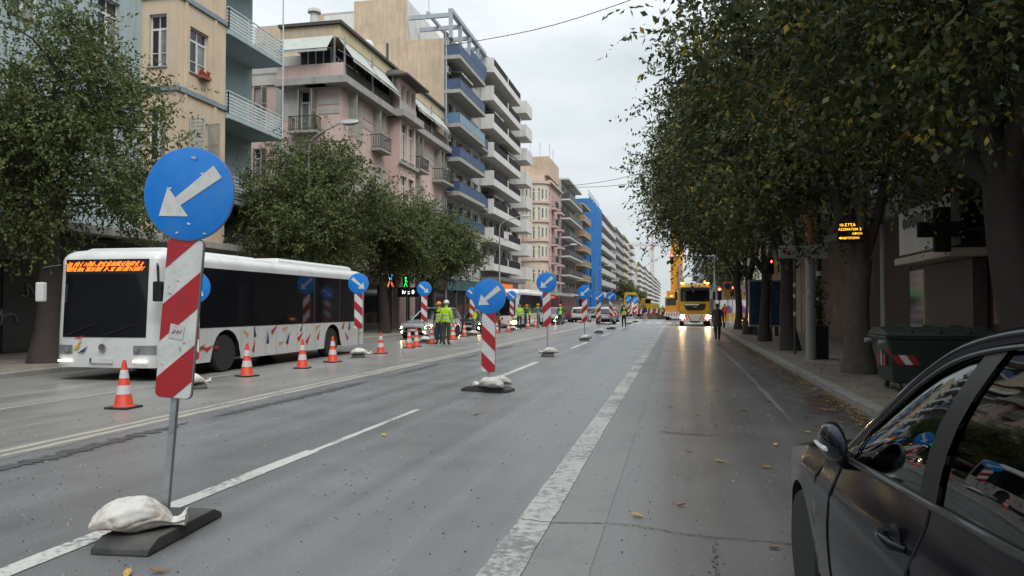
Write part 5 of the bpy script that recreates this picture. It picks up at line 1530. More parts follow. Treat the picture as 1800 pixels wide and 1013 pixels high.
# ------------------------------------------------ city bus
bus_white = M('bus_white', (.60, .61, .61), .32, .06, 1.2, coat=.2, stain=(.36, .35, .33), stain_amt=.4)
bus_glass = M('bus_glass', (.008, .009, .012), .05, .2, .6, spec=.6)
led_orange = M('led_orange', (.3, .06, .0), .5, 0, emit=(1, .17, .02), es=1.7)
d_yel, d_navy, d_red = M('decal_yellow', (.55, .36, .05), .4, .1), M('decal_navy', (.02, .035, .12), .4, .1), M('decal_red', (.45, .03, .03), .4, .1)
def make_bus():
    b = empty('city_bus'); P = plan(1.275, 11.2, .42, .16)
    wy = (2.65, 8.6); Ra = .58
    def zbot(p):
        z = .30
        if p[2] in 'rl':
            for c in wy:
                if abs(p[1] - c) < Ra: z = max(z, .5 + sqrt(Ra * Ra - (p[1] - c) ** 2))
        return z
    def rake(z, p): return (.05 * max(0, z - 1.0) + (.05 * (.5 - z) if z < .5 else 0)) * (1 if p[2] == 'f' else 0) * (1 if abs(p[0]) < 1.274 else .3)
    shell(P, zbot, [1.08, 1.5, 2.0, 2.5, 2.72], [(.02, 2.80), (.07, 2.88), (.17, 2.945), (.34, 2.98)], rake, bus_white, 'body', b)
    MB().box(-1.2, .3, .34, 1.2, 10.9, .6).build('underbody', black_plastic, b)
    w = skin_patch(P, lambda p: p[2] == 'f' and abs(p[0]) < 1.07, .98, 2.74, rake, .008, 8).build('windscreen', bus_glass, b, smooth=60)
    MB().tube([(-.9, -.05, 1.02), (-.2, .0, 1.28)], .012, 4).build('wiper', black_plastic, w); MB().tube([(.05, -.05, 1.02), (.75, .0, 1.26)], .012, 4).build('wiper', black_plastic, w)
    for s in (1, -1):
        ends = [(.75, 1.95), (1.98, 3.75), (3.78, 5.55), (5.58, 7.3), (7.33, 9.1), (9.13, 10.2), (10.23, 10.95)]
        for a, c in ends:
            skin_patch(P, lambda p: p[2] == ('r' if s == 1 else 'l') and a <= p[1] <= c + .06, 1.16, 2.60, lambda z, p: 0, .008, 2).build('side_window', bus_glass, b)
        skin_patch(P, lambda p: p[2] == ('r' if s == 1 else 'l') and (.72 <= p[1] <= 10.98), 1.14, 2.62, lambda z, p: 0, .004, 2).build('window_surround', black_plastic, b)
    # destination display
    dsp = skin_patch(P, lambda p: p[2] == 'f' and abs(p[0]) < 1.06, 2.40, 2.72, rake, .014, 2).build('destination_display', black_plastic, b, smooth=60)
    q = random.Random(21); mb = MB()
    fp = [p for p in P if p[2] == 'f']
    def front_y(x, z):
        xs = [p[0] for p in fp]; return interp(x, xs, [p[1] for p in fp]) + .05 * (z - 1.0) - .022
    for rw_ in range(2):
        z = 2.47 + .115 * (1 - rw_)
        x = -.98
        while x < .90:
            if q.random() < .86:
                hh = q.uniform(.07, .11); xx = x
                mb.bar((xx, front_y(xx, z), z), (xx + hh * .8 * (1 if q.random() < .8 else -1), front_y(xx + hh * .8, z + hh), z + hh), .016, .006)
            x += q.uniform(.022, .034)
    for x0 in (-1.0, -.92): mb.bar((x0, front_y(x0, 2.5), 2.49), (x0 + .07, front_y(x0, 2.6), 2.66), .028, .006); mb.bar((x0 + .08, front_y(x0, 2.5), 2.49), (x0, front_y(x0, 2.6), 2.58), .028, .006)
    mb.build('display_text', led_orange, dsp)
    # front: grille line, lights, plate, emblem
    for s in (-1, 1):
        skin_patch(P, lambda p: p[2] == 'f' and .72 < p[0] * s < 1.245, .60, .80, rake, .010, 2).build('headlight', lamp_off, b)
        MB().lathe([(.055, 0), (.06, .015), (0, .02)], 14, axis='y').build('lamp_bulb', lamp_off, b, (s * .86, front_y(s * .86, .7) - .01, .70), (pi, 0, 0))
        mb = MB(); xx = s * .93; mb.box(xx - .16, front_y(xx, .5) - .012, .425, xx + .16, front_y(xx, .5) + .03, .47); mb.build('running_light', lamp_on, b)
    skin_patch(P, lambda p: p[2] == 'f' and abs(p[0]) < .70, .875, .90, rake, .006, 1).build('grille_slot', black_plastic, b)
    e = MB(); e.lathe([(.085, 0), (.085, .015), (.07, .015)], 20, axis='y'); 
    for k in range(3): a = radians(90 + 120 * k); e.bar((0, .01, 0), (.08 * cos(a), .01, .08 * sin(a)), .016, .012)
    e.build('emblem', chrome, b, (.02, front_y(0, .75) - .02, .75))
    MB().box(-.26, -.03, .40, .26, .01, .51).build('number_plate', plate_mat, b)
    MB().box(-.30, -.032, .40, -.262, .008, .51).build('plate_badge', d_navy, b)
    # colour flashes
    for (x, z, w_, h_, m_) in ((-.62, .82, .22, .26, d_yel), (-.48, .70, .26, .16, d_navy), (-.60, .98, .30, .08, d_red)):
        mb = MB(); yy = front_y(x, z) + .006
        mb.add([(x - w_ / 2, yy, z - h_ / 2), (x + w_ / 2, front_y(x + w_ / 2, z) + .006, z + h_ / 2), (x + w_ * .1, yy, z - h_ * .4)], [(0, 1, 2)]); mb.build('colour_flash', m_, b)
    q = random.Random(8); xs = 1.2815
    cols = [d_yel, d_navy, d_red]
    fl = [(1.1, 1.02, 1), (1.55, .62, 2), (1.9, .62, 2), (3.55, .95, 0), (3.95, .95, 1), (3.9, .55, 2), (4.9, .98, 2), (5.5, 1.0, 0), (5.3, .60, 0), (5.7, .68, 1), (6.5, 1.0, 1), (6.9, .62, 2), (7.55, 1.0, 0), (7.6, .72, 2), (9.4, 1.0, 2), (9.9, .98, 1), (9.7, .62, 2), (10.8, .7, 0), (10.5, 1.0, 2), (6.4, .72, 2), (4.6, .75, 1)]
    for y, z, ci in fl:
        a = q.uniform(.2, 2.6); s_ = q.uniform(.2, .3)
        for sd in (1, -1):
            mb = MB(); mb.add([(sd * xs, y + s_ * cos(a), z + s_ * sin(a)), (sd * xs, y + s_ * .55 * cos(a + 2.5), z + s_ * .55 * sin(a + 2.5)), (sd * xs, y + s_ * .5 * cos(a + 3.6), z + s_ * .5 * sin(a + 3.6))], [(0, 1, 2)]); mb.build('colour_flash', cols[ci], b)
    for y in (2.15, 1.65): MB().box(1.275, y, .62, 1.29, y + .14, .68).build('side_marker', M('marker_red', (.4, .05, .03), .3, .1), b)
    for y in np.linspace(3.3, 8.0, 9): MB().box(1.275, y - .004, .34, 1.2785, y + .004, 1.1).build('panel_seam', M('seam_grey', (.25, .25, .25), .6, .1), b)
    tm, rm = make_wheel(.48, .30, M('bus_rim', (.10, .10, .105), .5, .2, 8, metal=.4))
    for y in wy:
        for x in (-1.08, 1.08): put_wheel(b, tm, rm, (x, y, .48))
        l = MB(); l.loft([[(x, y + (Ra - .01) * cos(a), .5 + (Ra - .01) * sin(a)) for a in [pi * k / 12 for k in range(13)]] for x in (-1.26, 1.26)], 0, False, False); l.build('wheel_arch_liner', black_plastic, b)
    # roof fairings
    for (y0, y1, w_, z1) in ((.55, 4.6, 1.02, 3.06), (5.6, 10.7, 1.0, 3.13)):
        rg = []
        for z, i_ in ((2.93, 0), (z1 - .08, .03), (z1 - .02, .1), (z1, .24)):
            rg.append([(sx * (w_ - i_), (y0 + i_ * 1.6 if ey == 0 else y1 - i_ * 1.6), z) for sx, ey in ((-1, 0), (1, 0), (1, 1), (-1, 1))])
        MB().loft(rg).build('roof_fairing', bus_white, b, bevel=.03)
    for s in (-1, 1):
        m_ = MB(); m_.tube([(s * 1.2, .15, 2.62), (s * 1.42, -.12, 2.55), (s * 1.45, -.14, 2.2)], .025, 6); mo = m_.build('mirror_arm', black_plastic, b)
        MB().box(s * 1.45 - .10, -.2, 1.78, s * 1.45 + .10, -.08, 2.22).build('mirror_housing', bus_white if s < 0 else black_plastic, mo, bevel=.03)
    return b
bus = make_bus(); bus.scale = (1, 1, .96); bus.location = (-12.1, 14.35, 0); tag(bus, 'white city bus with orange display and small coloured flashes, nearest the camera', 'bus', 'buses in the traffic by the works')
bus2 = copy_tree(bus); bus2.location = (-12.7, 55.5, 0); tag(bus2, 'white bus facing the camera behind the jacketed worker, farther away', 'bus', 'buses in the traffic by the works')
bus3 = copy_tree(bus); bus3.location = (-12.1, 71.5, 0); tag(bus3, 'dark red wrapped bus standing behind the second white bus', 'bus', 'buses in the traffic by the works')
recolour(bus3, bus_white, M('bus_wrap', (.11, .03, .045), .35, .25, .9, coat=.3)); recolour(bus3, bus_glass, M('bus_wrap_glass', (.05, .025, .04), .2, .3, .9))
for bb in (bus2, bus3):
    recolour(bb, lamp_on, lamp_warm)

# ------------------------------------------------ yellow truck
truck_yellow = M('truck_yellow', (.48, .29, .014), .35, .06, 2, coat=.3, stain=(.36, .22, .03), stain_amt=.25)
crane_orange = M('crane_orange', (.60, .26, .02), .4, .08, 2)
tk = empty('truck', (1.43, 63.9, 0), 0, 'yellow truck with lit headlights and striped bumper facing the camera', 'truck')
P = plan(1.22, 2.3, .30, .12, .1)
def rk(z, p): return .09 * max(0, z - 1.6) * (1 if p[2] == 'f' else 0)
shell(P, lambda p: .95 if not (p[2] in 'rl' and .6 < p[1] < 1.9) else 1.15, [1.5, 2.0, 2.6, 3.1], [(.05, 3.3), (.14, 3.45), (.3, 3.52)], rk, truck_yellow, 'cab', tk)
skin_patch(P, lambda p: p[2] == 'f' and abs(p[0]) < 1.13, 2.02, 3.08, rk, .010, 6).build('windscreen', veh_glass, tk, smooth=60)
MB().box(-1.1, -.22, 2.92, 1.1, .1, 3.16).build('sun_visor', M('visor_dark', (.03, .025, .035), .3, .1), tk, bevel=.03)
for s in (1, -1):
    skin_patch(P, lambda p: p[2] == ('r' if s == 1 else 'l') and .55 < p[1] < 1.5, 2.0, 2.8, lambda z, p: 0, .008, 2).build('side_window', veh_glass, tk)
MB().prism([(-.85, 1.82), (.85, 1.82), (.78, 1.42), (.62, 1.30), (-.62, 1.30), (-.78, 1.42)], -.035, 0.02).build('grille', black_plastic, tk)
MB().box(-.8, -.045, 1.72, .3, -.034, 1.80).build('lettering_strip', white_paint, tk)
link('lettering', text_mesh('MAN', .16, chrome, .01), tk, (0, -.045, 1.56), (pi / 2, 0, 0))
bp = MB().box(-1.25, -.12, .42, 1.25, .35, .98).build('bumper', M('bumper_white', (.60, .60, .58), .5, .08), tk, bevel=.04)
for s in (-1, 1):
    for k in range(4):
        x0 = s * (.30 + k * .235)
        MB().prism([(x0, .50), (x0 + s * .10, .50), (x0 + s * .34 if k < 3 else x0 + s * .24, .92), (x0 + s * .22, .92)], -.126, -.122).build('red_stripe', sign_red, bp)
    MB().lathe([(.11, 0), (.11, .03), (.0, .045)], 18, axis='y').build('headlight', M('truck_lamp', (.8, .7, .5), .2, 0, emit=(1, .70, .34), es=380), tk, (s * 1.02, -.13, .78), (pi, 0, 0))
    MB().tube([(s * 1.2, .3, 3.05), (s * 1.5, .05, 3.0), (s * 1.5, .05, 2.2)], .03, 6).build('mirror_arm', black_plastic, tk)
    MB().box(s * 1.5 - .11, -.02, 2.15, s * 1.5 + .11, .12, 2.8).build('mirror', black_plastic, tk, bevel=.03)
    MB().box(s * 1.0 - .12, .1, 3.45, s * 1.0 + .12, .3, 3.56).build('marker_lamp', amber, tk)
MB().box(-.4, -.13, .30, .4, 1.2, .43).build('step', black_plastic, tk); MB().box(-.3, -.135, .62, .3, -.125, .74).build('number_plate', plate_mat, tk)
for x in (.85,): MB().lathe([(.11, 0), (.11, .14), (.06, .2)], 14).build('beacon', amber, tk, (x, .7, 3.5))
MB().box(-1.15, 2.3, .8, 1.15, 9.4, 1.1).build('chassis', black_plastic, tk)
MB().box(-1.24, 2.5, 1.1, 1.24, 9.4, 3.0).build('load_body', M('load_body', (.35, .32, .28), .6, .15, 2), tk, bevel=.03)
for y in (2.6, 5.0, 7.4): MB().tube([(-.9, y, 3.0), (-.9, y, 4.1), (-.5, y, 4.4), (.5, y, 4.4), (.9, y, 4.1), (.9, y, 3.0)], .05, 6).build('hoop', galvanised, tk)
tm, rm = make_wheel(.52, .32, M('bus_rim', (.1, .1, .1)))
for y in (1.25, 6.6, 7.9):
    for x in (-1.05, 1.05): put_wheel(tk, tm, rm, (x, y, .52))

# ------------------------------------------------ crane truck behind it
ck = empty('mobile_crane', (-.15, 96, 0), 0, 'orange mobile crane with its boom raised behind the yellow truck', 'crane')
MB().box(-1.25, -1.2, .9, 1.25, 9, 1.9).build('carrier', crane_orange, ck, bevel=.05)
cb = MB().box(-1.25, -3.3, .75, .2, -1.2, 2.8).build('cab', crane_orange, ck, bevel=.12)
MB().box(-1.1, -3.32, 1.75, .05, -3.28, 2.6).build('windscreen', veh_glass, cb)
mb = MB().box(-1.27, -3.45, .45, 1.25, -3.2, .95); bm_ = mb.build('bumper', M('bumper_white', (.6, .6, .58)), ck)
for k in range(8): MB().prism([(-1.2 + k * .3, .5), (-1.08 + k * .3, .5), (-.94 + k * .3, .9), (-1.06 + k * .3, .9)], -3.46, -3.452).build('red_stripe', sign_red, bm_)
MB().box(-1.1, 2, 1.9, 1.3, 6, 3.6).build('superstructure', crane_orange, ck, bevel=.08)
bo = MB(); bo.loft([[(-.62 + dx, 2.2 + y, z), (.80 - dx + .15 * t, 2.2 + y, z), (.80 - dx + .15 * t, 3.8 + y, z), (-.62 + dx, 3.8 + y, z)] for t, dx, y, z in ((0, 0, 0, 2.6), (1, 0, .4, 8.8), (1, .06, .4, 8.81), (1, .08, .8, 14.5), (1, .16, .8, 14.51), (1, .2, 1.2, 21))]); bo.build('boom', crane_orange, ck)
MB().tube([(.5, 1.9, 2.0), (.5, 2.3, 6.8)], .16, 10).build('ram', galvanised, ck)
for y in (-2.2, 1.0, 5.5, 7.2):
    for x in (-1.0, 1.0): put_wheel(ck, tm, rm, (x, y, .52))
MB().lathe([(.1, 0), (.1, .15)], 10).build('beacon', amber, ck, (-.5, -2, 2.8))

# ------------------------------------------------ excavator at the dig
ex_yellow = M('excavator_yellow', (.55, .36, .02), .45, .1, 2)
ex = empty('excavator', (-4.4, 124, 0), .5, 'yellow excavator with raised arm at the dig beyond the crossing', 'excavator')
for s in (-1, 1): MB().prism([(-1.6, .15), (-1.4, 0), (1.4, 0), (1.6, .15), (1.6, .6), (1.4, .75), (-1.4, .75), (-1.6, .6)], s * .9 - .22, s * .9 + .22).build('track', black_rubber, ex, bevel=.03)
MB().box(-1.3, -1.1, .85, 1.4, 1.1, 1.9).build('house', ex_yellow, ex, bevel=.08)
c_ = MB().box(-1.3, -1.1, 1.9, -.1, .1, 2.9).build('cab', ex_yellow, ex, bevel=.06); MB().box(-1.2, -1.115, 2.1, -.2, -1.105, 2.8).build('window', veh_glass, c_)
MB().loft([[(-1.0, -.15, 1.6), (-1.0, .2, 1.6), (-1.3, .2, 2.1), (-1.3, -.15, 2.1)], [(-2.2, -.15, 3.4), (-2.2, .2, 3.4), (-2.3, .2, 3.9), (-2.3, -.15, 3.9)], [(-3.9, -.1, 3.5), (-3.9, .15, 3.5), (-3.9, .15, 3.8), (-3.9, -.1, 3.8)]]).build('boom', ex_yellow, ex)
MB().loft([[(-3.7, -.1, 3.9), (-3.7, .15, 3.9), (-4.1, .15, 3.8), (-4.1, -.1, 3.8)], [(-4.1, -.1, 1.6), (-4.1, .15, 1.6), (-4.35, .15, 1.6), (-4.35, -.1, 1.6)]]).build('stick', ex_yellow, ex)
MB().prism([(-4.5, 1.7), (-3.7, 1.6), (-3.6, 1.0), (-4.1, .7), (-4.6, 1.0)], -.4, .45).build('bucket', dark_metal, ex)
# ================================================================== PEOPLE
skin_mat = M('skin', (.42, .26, .19), .55, .08, 20)
def cloth(name, col, r=.85): return M('cloth_' + name, col, r, .14, 6, .4, 40)
BASE = dict(pel=(0, 0, .96, .145, .115), spi=(0, 0, 1.14, .14, .105), che=(0, .0, 1.34, .165, .115), nec=(0, -.005, 1.49, .06, .06), hd0=(0, .015, 1.565, .068, .075), hd1=(0, .02, 1.655, .078, .092), hd2=(0, .015, 1.725, .055, .065),
            shl=(-.185, -.01, 1.425, .068, .068), ell=(-.245, -.03, 1.15, .052, .052), wrl=(-.235, .06, .93, .036, .036), hal=(-.232, .08, .875, .032, .042),
            shr=(.185, -.01, 1.425, .068, .068), elr=(.245, -.03, 1.15, .052, .052), wrr=(.235, .06, .93, .036, .036), har=(.232, .08, .875, .032, .042),
            hil=(-.09, 0, .90, .10, .10), knl=(-.10, .02, .50, .068, .072), anl=(-.10, -.02, .10, .048, .052), tol=(-.115, .13, .045, .042, .036),
            hir=(.09, 0, .90, .10, .10), knr=(.10, .02, .50, .068, .072), anr=(.10, -.02, .10, .048, .052), tor=(.115, .13, .045, .042, .036))
BONES = [('pel', 'spi', 'top'), ('spi', 'che', 'top'), ('che', 'nec', 'top'), ('nec', 'hd0', 'skin'), ('hd0', 'hd1', 'skin'), ('hd1', 'hd2', 'skin'),
         ('che', 'shl', 'sleeve'), ('shl', 'ell', 'sleeve'), ('ell', 'wrl', 'sleeve'), ('wrl', 'hal', 'skin'), ('che', 'shr', 'sleeve'), ('shr', 'elr', 'sleeve'), ('elr', 'wrr', 'sleeve'), ('wrr', 'har', 'skin'),
         ('pel', 'hil', 'legs'), ('hil', 'knl', 'legs'), ('knl', 'anl', 'legs'), ('anl', 'tol', 'shoe'), ('pel', 'hir', 'legs'), ('hir', 'knr', 'legs'), ('knr', 'anr', 'legs'), ('anr', 'tor', 'shoe')]
def person(label, x, y, rz, cols, J=None, scale=1.0, helmet=None, hair=None, bands=False, coat=None, group=None, z=0.003):
    b = empty('person', (x, y, z), rz, label, 'person', group)
    D = {k: list(v) for k, v in BASE.items()}
    for k, v in (J or {}).items(): D[k][:len(v)] = v
    keys = list(D); me = bpy.data.meshes.new('body')
    me.from_pydata([D[k][:3] for k in keys], [(keys.index(a), keys.index(c)) for a, c, _ in BONES], [])
    ob = bpy.data.objects.new('body', me); COL.objects.link(ob)
    ob.modifiers.new('skin', 'SKIN')
    for i, k in enumerate(keys):
        sv = me.skin_vertices[0].data[i]; sv.radius = D[k][3:5]; sv.use_root = (k == 'pel')
    sb = ob.modifiers.new('sub', 'SUBSURF'); sb.levels = 2; sb.render_levels = 2
    dg = bpy.context.evaluated_depsgraph_get()
    out = bpy.data.meshes.new_from_object(ob.evaluated_get(dg))
    bpy.data.objects.remove(ob)
    order = ['top', 'sleeve', 'legs', 'shoe', 'skin']
    out.materials.clear()
    for k in order: out.materials.append(cols.get(k, skin_mat) if k != 'skin' else skin_mat)
    segs = [(Vector(D[a][:3]), Vector(D[c][:3]), order.index(m), max(D[a][3], D[c][3])) for a, c, m in BONES]
    for p in out.polygons:
        c = p.center; bd, bi = 9, 0
        for a, e, m, r in segs:
            t = max(0, min(1, (c - a).dot(e - a) / max(1e-9, (e - a).length_squared))); d = (c - a.lerp(e, t)).length / (r + .02)
            if d < bd: bd, bi = d, m
        if bi == 2 and c.z > D['pel'][2] - .02: bi = 0
        p.material_index = bi; p.use_smooth = True
    # fingers, nose, ears and eyes joined into the body
    bm = bmesh.new(); bm.from_mesh(out)
    def tap(p, q, w0, w1, mi):
        p, q = Vector(p), Vector(q); t = (q - p).normalized(); u = t.cross(Vector((.3, .1, 1))).normalized(); v = t.cross(u)
        vs = [bm.verts.new(c + u * i * w + v * j * w) for c, w in ((p, w0), (q, w1)) for i, j in ((-1, -1), (1, -1), (1, 1), (-1, 1))]
        for f in ((3, 2, 1, 0), (4, 5, 6, 7), (0, 1, 5, 4), (1, 2, 6, 5), (2, 3, 7, 6), (3, 0, 4, 7)):
            fa = bm.faces.new([vs[i] for i in f]); fa.material_index = mi
    for s, h, w in ((-1, 'hal', 'wrl'), (1, 'har', 'wrr')):
        H, Wv = Vector(D[h][:3]), Vector(D[w][:3]); d = (H - Wv).normalized(); sd = Vector((0, 1, 0)) - d * d.y; sd.normalize()
        inn = d.cross(sd) * (-s)
        for k, L in enumerate((.062, .07, .066, .052)):
            o_ = H + sd * (.028 - .018 * k); m_ = o_ + d * L * .6; tap(o_, m_, .0085, .008, 4); tap(m_, m_ + d * L * .45 + inn * .016, .008, .006, 4)
        tap(Wv.lerp(H, .55) + sd * .028, Wv.lerp(H, .55) + sd * .058 + d * .045, .010, .008, 4)
    hd = Vector(D['hd1'][:3]); f_ = Vector((0, 1, 0))
    tap(hd + Vector((0, .082, -.005)), hd + Vector((0, .108, -.022)), .010, .012, 4)
    for s in (-1, 1): tap(hd + Vector((s * .076, -.005, -.02)), hd + Vector((s * .088, -.015, .025)), .014, .012, 4)
    bm.to_mesh(out); bm.free()
    link('body', out, b)
    hx, hy, hz = D['hd1'][:3]
    hc = M('hair_dark', (.02, .014, .010), .6, .2, 30) if hair is None else hair
    if helmet:
        mb = MB(); mb.lathe([(.128, 0), (.128, .02), (.112, .025), (.108, .06), (.088, .10), (.05, .125), (.01, .132)], 18); mb.box(-.02, .0, .05, .02, .0, .05)
        ho = mb.build('helmet', helmet, b, (hx, hy, hz + .035), smooth=50)
        MB().loft([[(-.09, .09, 0), (.09, .09, 0), (.09, .09, .015), (-.09, .09, .015)], [(-.05, .165, -.012), (.05, .165, -.012), (.05, .165, 0), (-.05, .165, 0)]]).build('peak', helmet, ho)
    else:
        mb = MB(); rg = []
        for k in range(7):
            t = k / 6; r = cos(t * pi / 2 * .95); rg.append([(.089 * r * cos(a), .104 * r * sin(a) - .012 - (.018 if sin(a) < 0 else 0) * (1 - t), -.03 * (1 if sin(a) < .2 else -.6) * (1 - t) + .115 * sin(t * pi / 2)) for a in [2 * pi * j / 16 for j in range(16)]])
        mb.loft(rg); mb.build('hair', hc, b, (hx, hy, hz), smooth=60)
    if bands:
        refl = M('reflective_tape', (.55, .56, .55), .3, .1)
        for zz, rx, ry in ((1.08, .158, .124), (1.22, .165, .126)):
            sx = D['spi'][0] if zz < 1.15 else lerp(D['spi'][0], D['che'][0], .4); sy = lerp(D['spi'][1], D['che'][1], .3)
            MB().loft([[(sx + rx * cos(a), sy + ry * sin(a), h) for a in [2 * pi * j / 20 for j in range(20)]] for h in (zz, zz + .05)], 0, True, False).build('reflective_band', refl, b)
    if coat:
        mb = MB(); rg = []
        for zz, rx, ry, oy in ((.66, .225, .175, -.01), (.80, .215, .165, 0), (1.0, .185, .145, 0), (1.15, .175, .135, 0), (1.34, .20, .14, -.01), (1.44, .15, .11, -.01), (1.50, .085, .085, -.01)):
            rg.append([((rx * cos(a)) * (1 + .04 * sin(5 * a + zz * 7)), oy + ry * sin(a) * (1 + .04 * cos(4 * a)), zz) for a in [2 * pi * j / 22 for j in range(22)]])
        mb.loft(rg, 0, True, False); mb.build('coat', coat, b, smooth=60)
    b.scale = (scale,) * 3
    return b
hv_y = M('hi_vis_yellow', (.42, .66, .03), .7, .1, 6, .3, 40, emit=(.5, .9, .05), es=.0); jean = cloth('denim', (.035, .05, .085)); blk = cloth('black', (.014, .014, .016)); grey_c = cloth('grey', (.17, .17, .18)); olive = cloth('olive', (.055, .05, .035)); teal = cloth('teal', (.02, .13, .17)); boot = M('boots', (.02, .017, .015), .6, .2, 9)
h_or = M('helmet_orange', (.62, .23, .02), .35, .05); h_wh = M('helmet_white', (.62, .60, .52), .35, .05)
GW = 'road workers'
person('worker in yellow vest and jeans with orange helmet, left of a standing pair', -9.86, 31.2, pi * .9, dict(top=hv_y, sleeve=blk, legs=jean, shoe=boot), helmet=h_or, bands=True, group=GW, J=dict(wrl=(-.2, .16, 1.0), hal=(-.17, .2, .97)))
person('worker in yellow jacket and white helmet, back turned, right of a standing pair', -9.30, 30.4, -.15, dict(top=hv_y, sleeve=hv_y, legs=olive, shoe=boot), helmet=h_wh, scale=1.03, bands=True, group=GW)
person('stooping worker in yellow vest and grey trousers beside the dark saloon', -10.95, 41.0, -.9, dict(top=hv_y, sleeve=grey_c, legs=grey_c, shoe=boot), helmet=h_wh, group=GW, J=dict(che=(0, .16, 1.30), nec=(0, .24, 1.43), hd0=(0, .28, 1.50), hd1=(0, .31, 1.58), hd2=(0, .31, 1.65), shl=(-.18, .18, 1.38), shr=(.18, .18, 1.38), ell=(-.22, .26, 1.12), elr=(.22, .26, 1.12), wrl=(-.16, .42, .98), wrr=(.16, .42, .98), hal=(-.14, .47, .95), har=(.14, .47, .95), spi=(0, .05, 1.13)))
person('worker in yellow jacket, jeans and grey cap in front of the second bus', -10.39, 50.8, pi, dict(top=hv_y, sleeve=hv_y, legs=jean, shoe=boot), hair=M('cap_grey', (.12, .12, .13), .8, .1), group=GW, bands=True, J=dict(wrl=(-.08, .2, 1.08), hal=(-.02, .24, 1.08), wrr=(.08, .2, 1.06), har=(.03, .25, 1.06), ell=(-.26, .02, 1.14), elr=(.26, .02, 1.14)))
person('worker in vest over teal shirt with orange helmet beside the dark red bus', -9.97, 55.4, -1.3, dict(top=hv_y, sleeve=teal, legs=grey_c, shoe=boot), helmet=h_or, group=GW, bands=True)
person('worker in black with yellow vest walking in mid road by the sign row', -3.97, 59.3, .3, dict(top=hv_y, sleeve=blk, legs=blk, shoe=blk), hair=M('hair_brown', (.10, .05, .025), .6, .2), group=GW, J=dict(knl=(-.09, .12, .52), anl=(-.08, .10, .12), tol=(-.09, .26, .06), knr=(.09, -.02, .5), anr=(.09, -.2, .12), tor=(.1, -.08, .04)))
person('person in dark jacket and pale grey trousers near the far pair of signs', -3.40, 85.2, .9, dict(top=blk, sleeve=blk, legs=cloth('pale', (.32, .33, .34)), shoe=boot), J=dict(knl=(-.09, .14, .52), anl=(-.08, .12, .12), tol=(-.09, .27, .06), anr=(.09, -.16, .12), tor=(.1, -.03, .04)))
coat_b = cloth('coat_brown', (.075, .058, .046))
person('woman in brown hooded coat walking away along the right kerb', 1.86, 37.4, 0.05, dict(top=coat_b, sleeve=coat_b, legs=blk, shoe=blk), coat=coat_b, scale=.99, J=dict(knl=(-.085, .06, .5), anl=(-.08, -.06, .11), tol=(-.085, .09, .05), knr=(.085, .02, .5), anr=(.08, .08, .09), tor=(.085, .22, .04), wrr=(.27, .02, .94), har=(.275, .03, .89)))
bagp = empty('handbag', (2.16, 37.36, .62), 0, 'dark handbag at the side of the walking woman', 'bag'); MB().loft([[(-.05, -.14, 0), (.05, -.14, 0), (.05, .14, 0), (-.05, .14, 0)], [(-.04, -.12, .24), (.04, -.12, .24), (.04, .12, .24), (-.04, .12, .24)]]).build('pouch', blk, bagp, bevel=.02); MB().tube(catmull([(0, -.08, .24), (0, -.05, .38), (0, .05, .38), (0, .08, .24)], 9), .008, 5).build('strap', blk, bagp)
person('pedestrian in dark clothes standing on the far right pavement', 6.0, 66, 2.6, dict(top=blk, sleeve=blk, legs=blk, shoe=blk), z=.123)
or_c = M('hi_vis_orange', (.60, .10, .03), .7, .1, 6)
person('worker in orange overalls on the far right pavement by the truck', 4.05, 69, 2.9, dict(top=or_c, sleeve=or_c, legs=or_c, shoe=boot), helmet=h_wh, z=.123, group=GW)
person('distant worker in blue jacket at the dig', -4.4, 104, 1, dict(top=cloth('blue', (.03, .10, .30)), sleeve=cloth('blue', (.03, .1, .3)), legs=blk, shoe=boot), group=GW)
person('distant worker in yellow vest by the red barrier', -1.9, 106, 2.4, dict(top=hv_y, sleeve=blk, legs=blk, shoe=boot), group=GW)
person('worker in orange vest and dark trousers behind the stooping worker', -11.9, 46.5, 2.2, dict(top=M('hi_vis_orange', (.60, .10, .03), .7, .1, 6), sleeve=blk, legs=blk, shoe=boot), helmet=h_wh, group=GW, bands=True)
person('worker in yellow vest walking between the second bus and the cones', -9.6, 64.0, .6, dict(top=hv_y, sleeve=jean, legs=jean, shoe=boot), helmet=h_or, group=GW, J=dict(knl=(-.09, .14, .52), anl=(-.08, .12, .12), tol=(-.09, .27, .06), anr=(.09, -.16, .12), tor=(.1, -.03, .04)))
person('worker in teal shirt and vest leaning over the cones by the second bus', -11.0, 57.6, 1.9, dict(top=hv_y, sleeve=teal, legs=jean, shoe=boot), helmet=h_or, group=GW, J=dict(che=(0, .12, 1.32), nec=(0, .18, 1.45), hd0=(0, .22, 1.52), hd1=(0, .24, 1.60), hd2=(0, .24, 1.67), shl=(-.18, .13, 1.40), shr=(.18, .13, 1.40), ell=(-.22, .22, 1.14), elr=(.22, .22, 1.14), wrl=(-.16, .36, .98), wrr=(.16, .36, .98), hal=(-.14, .40, .94), har=(.14, .40, .94)))
person('distant worker in yellow vest among the queueing cars', -7.9, 78, 2.8, dict(top=hv_y, sleeve=hv_y, legs=blk, shoe=boot), helmet=h_or, group=GW)
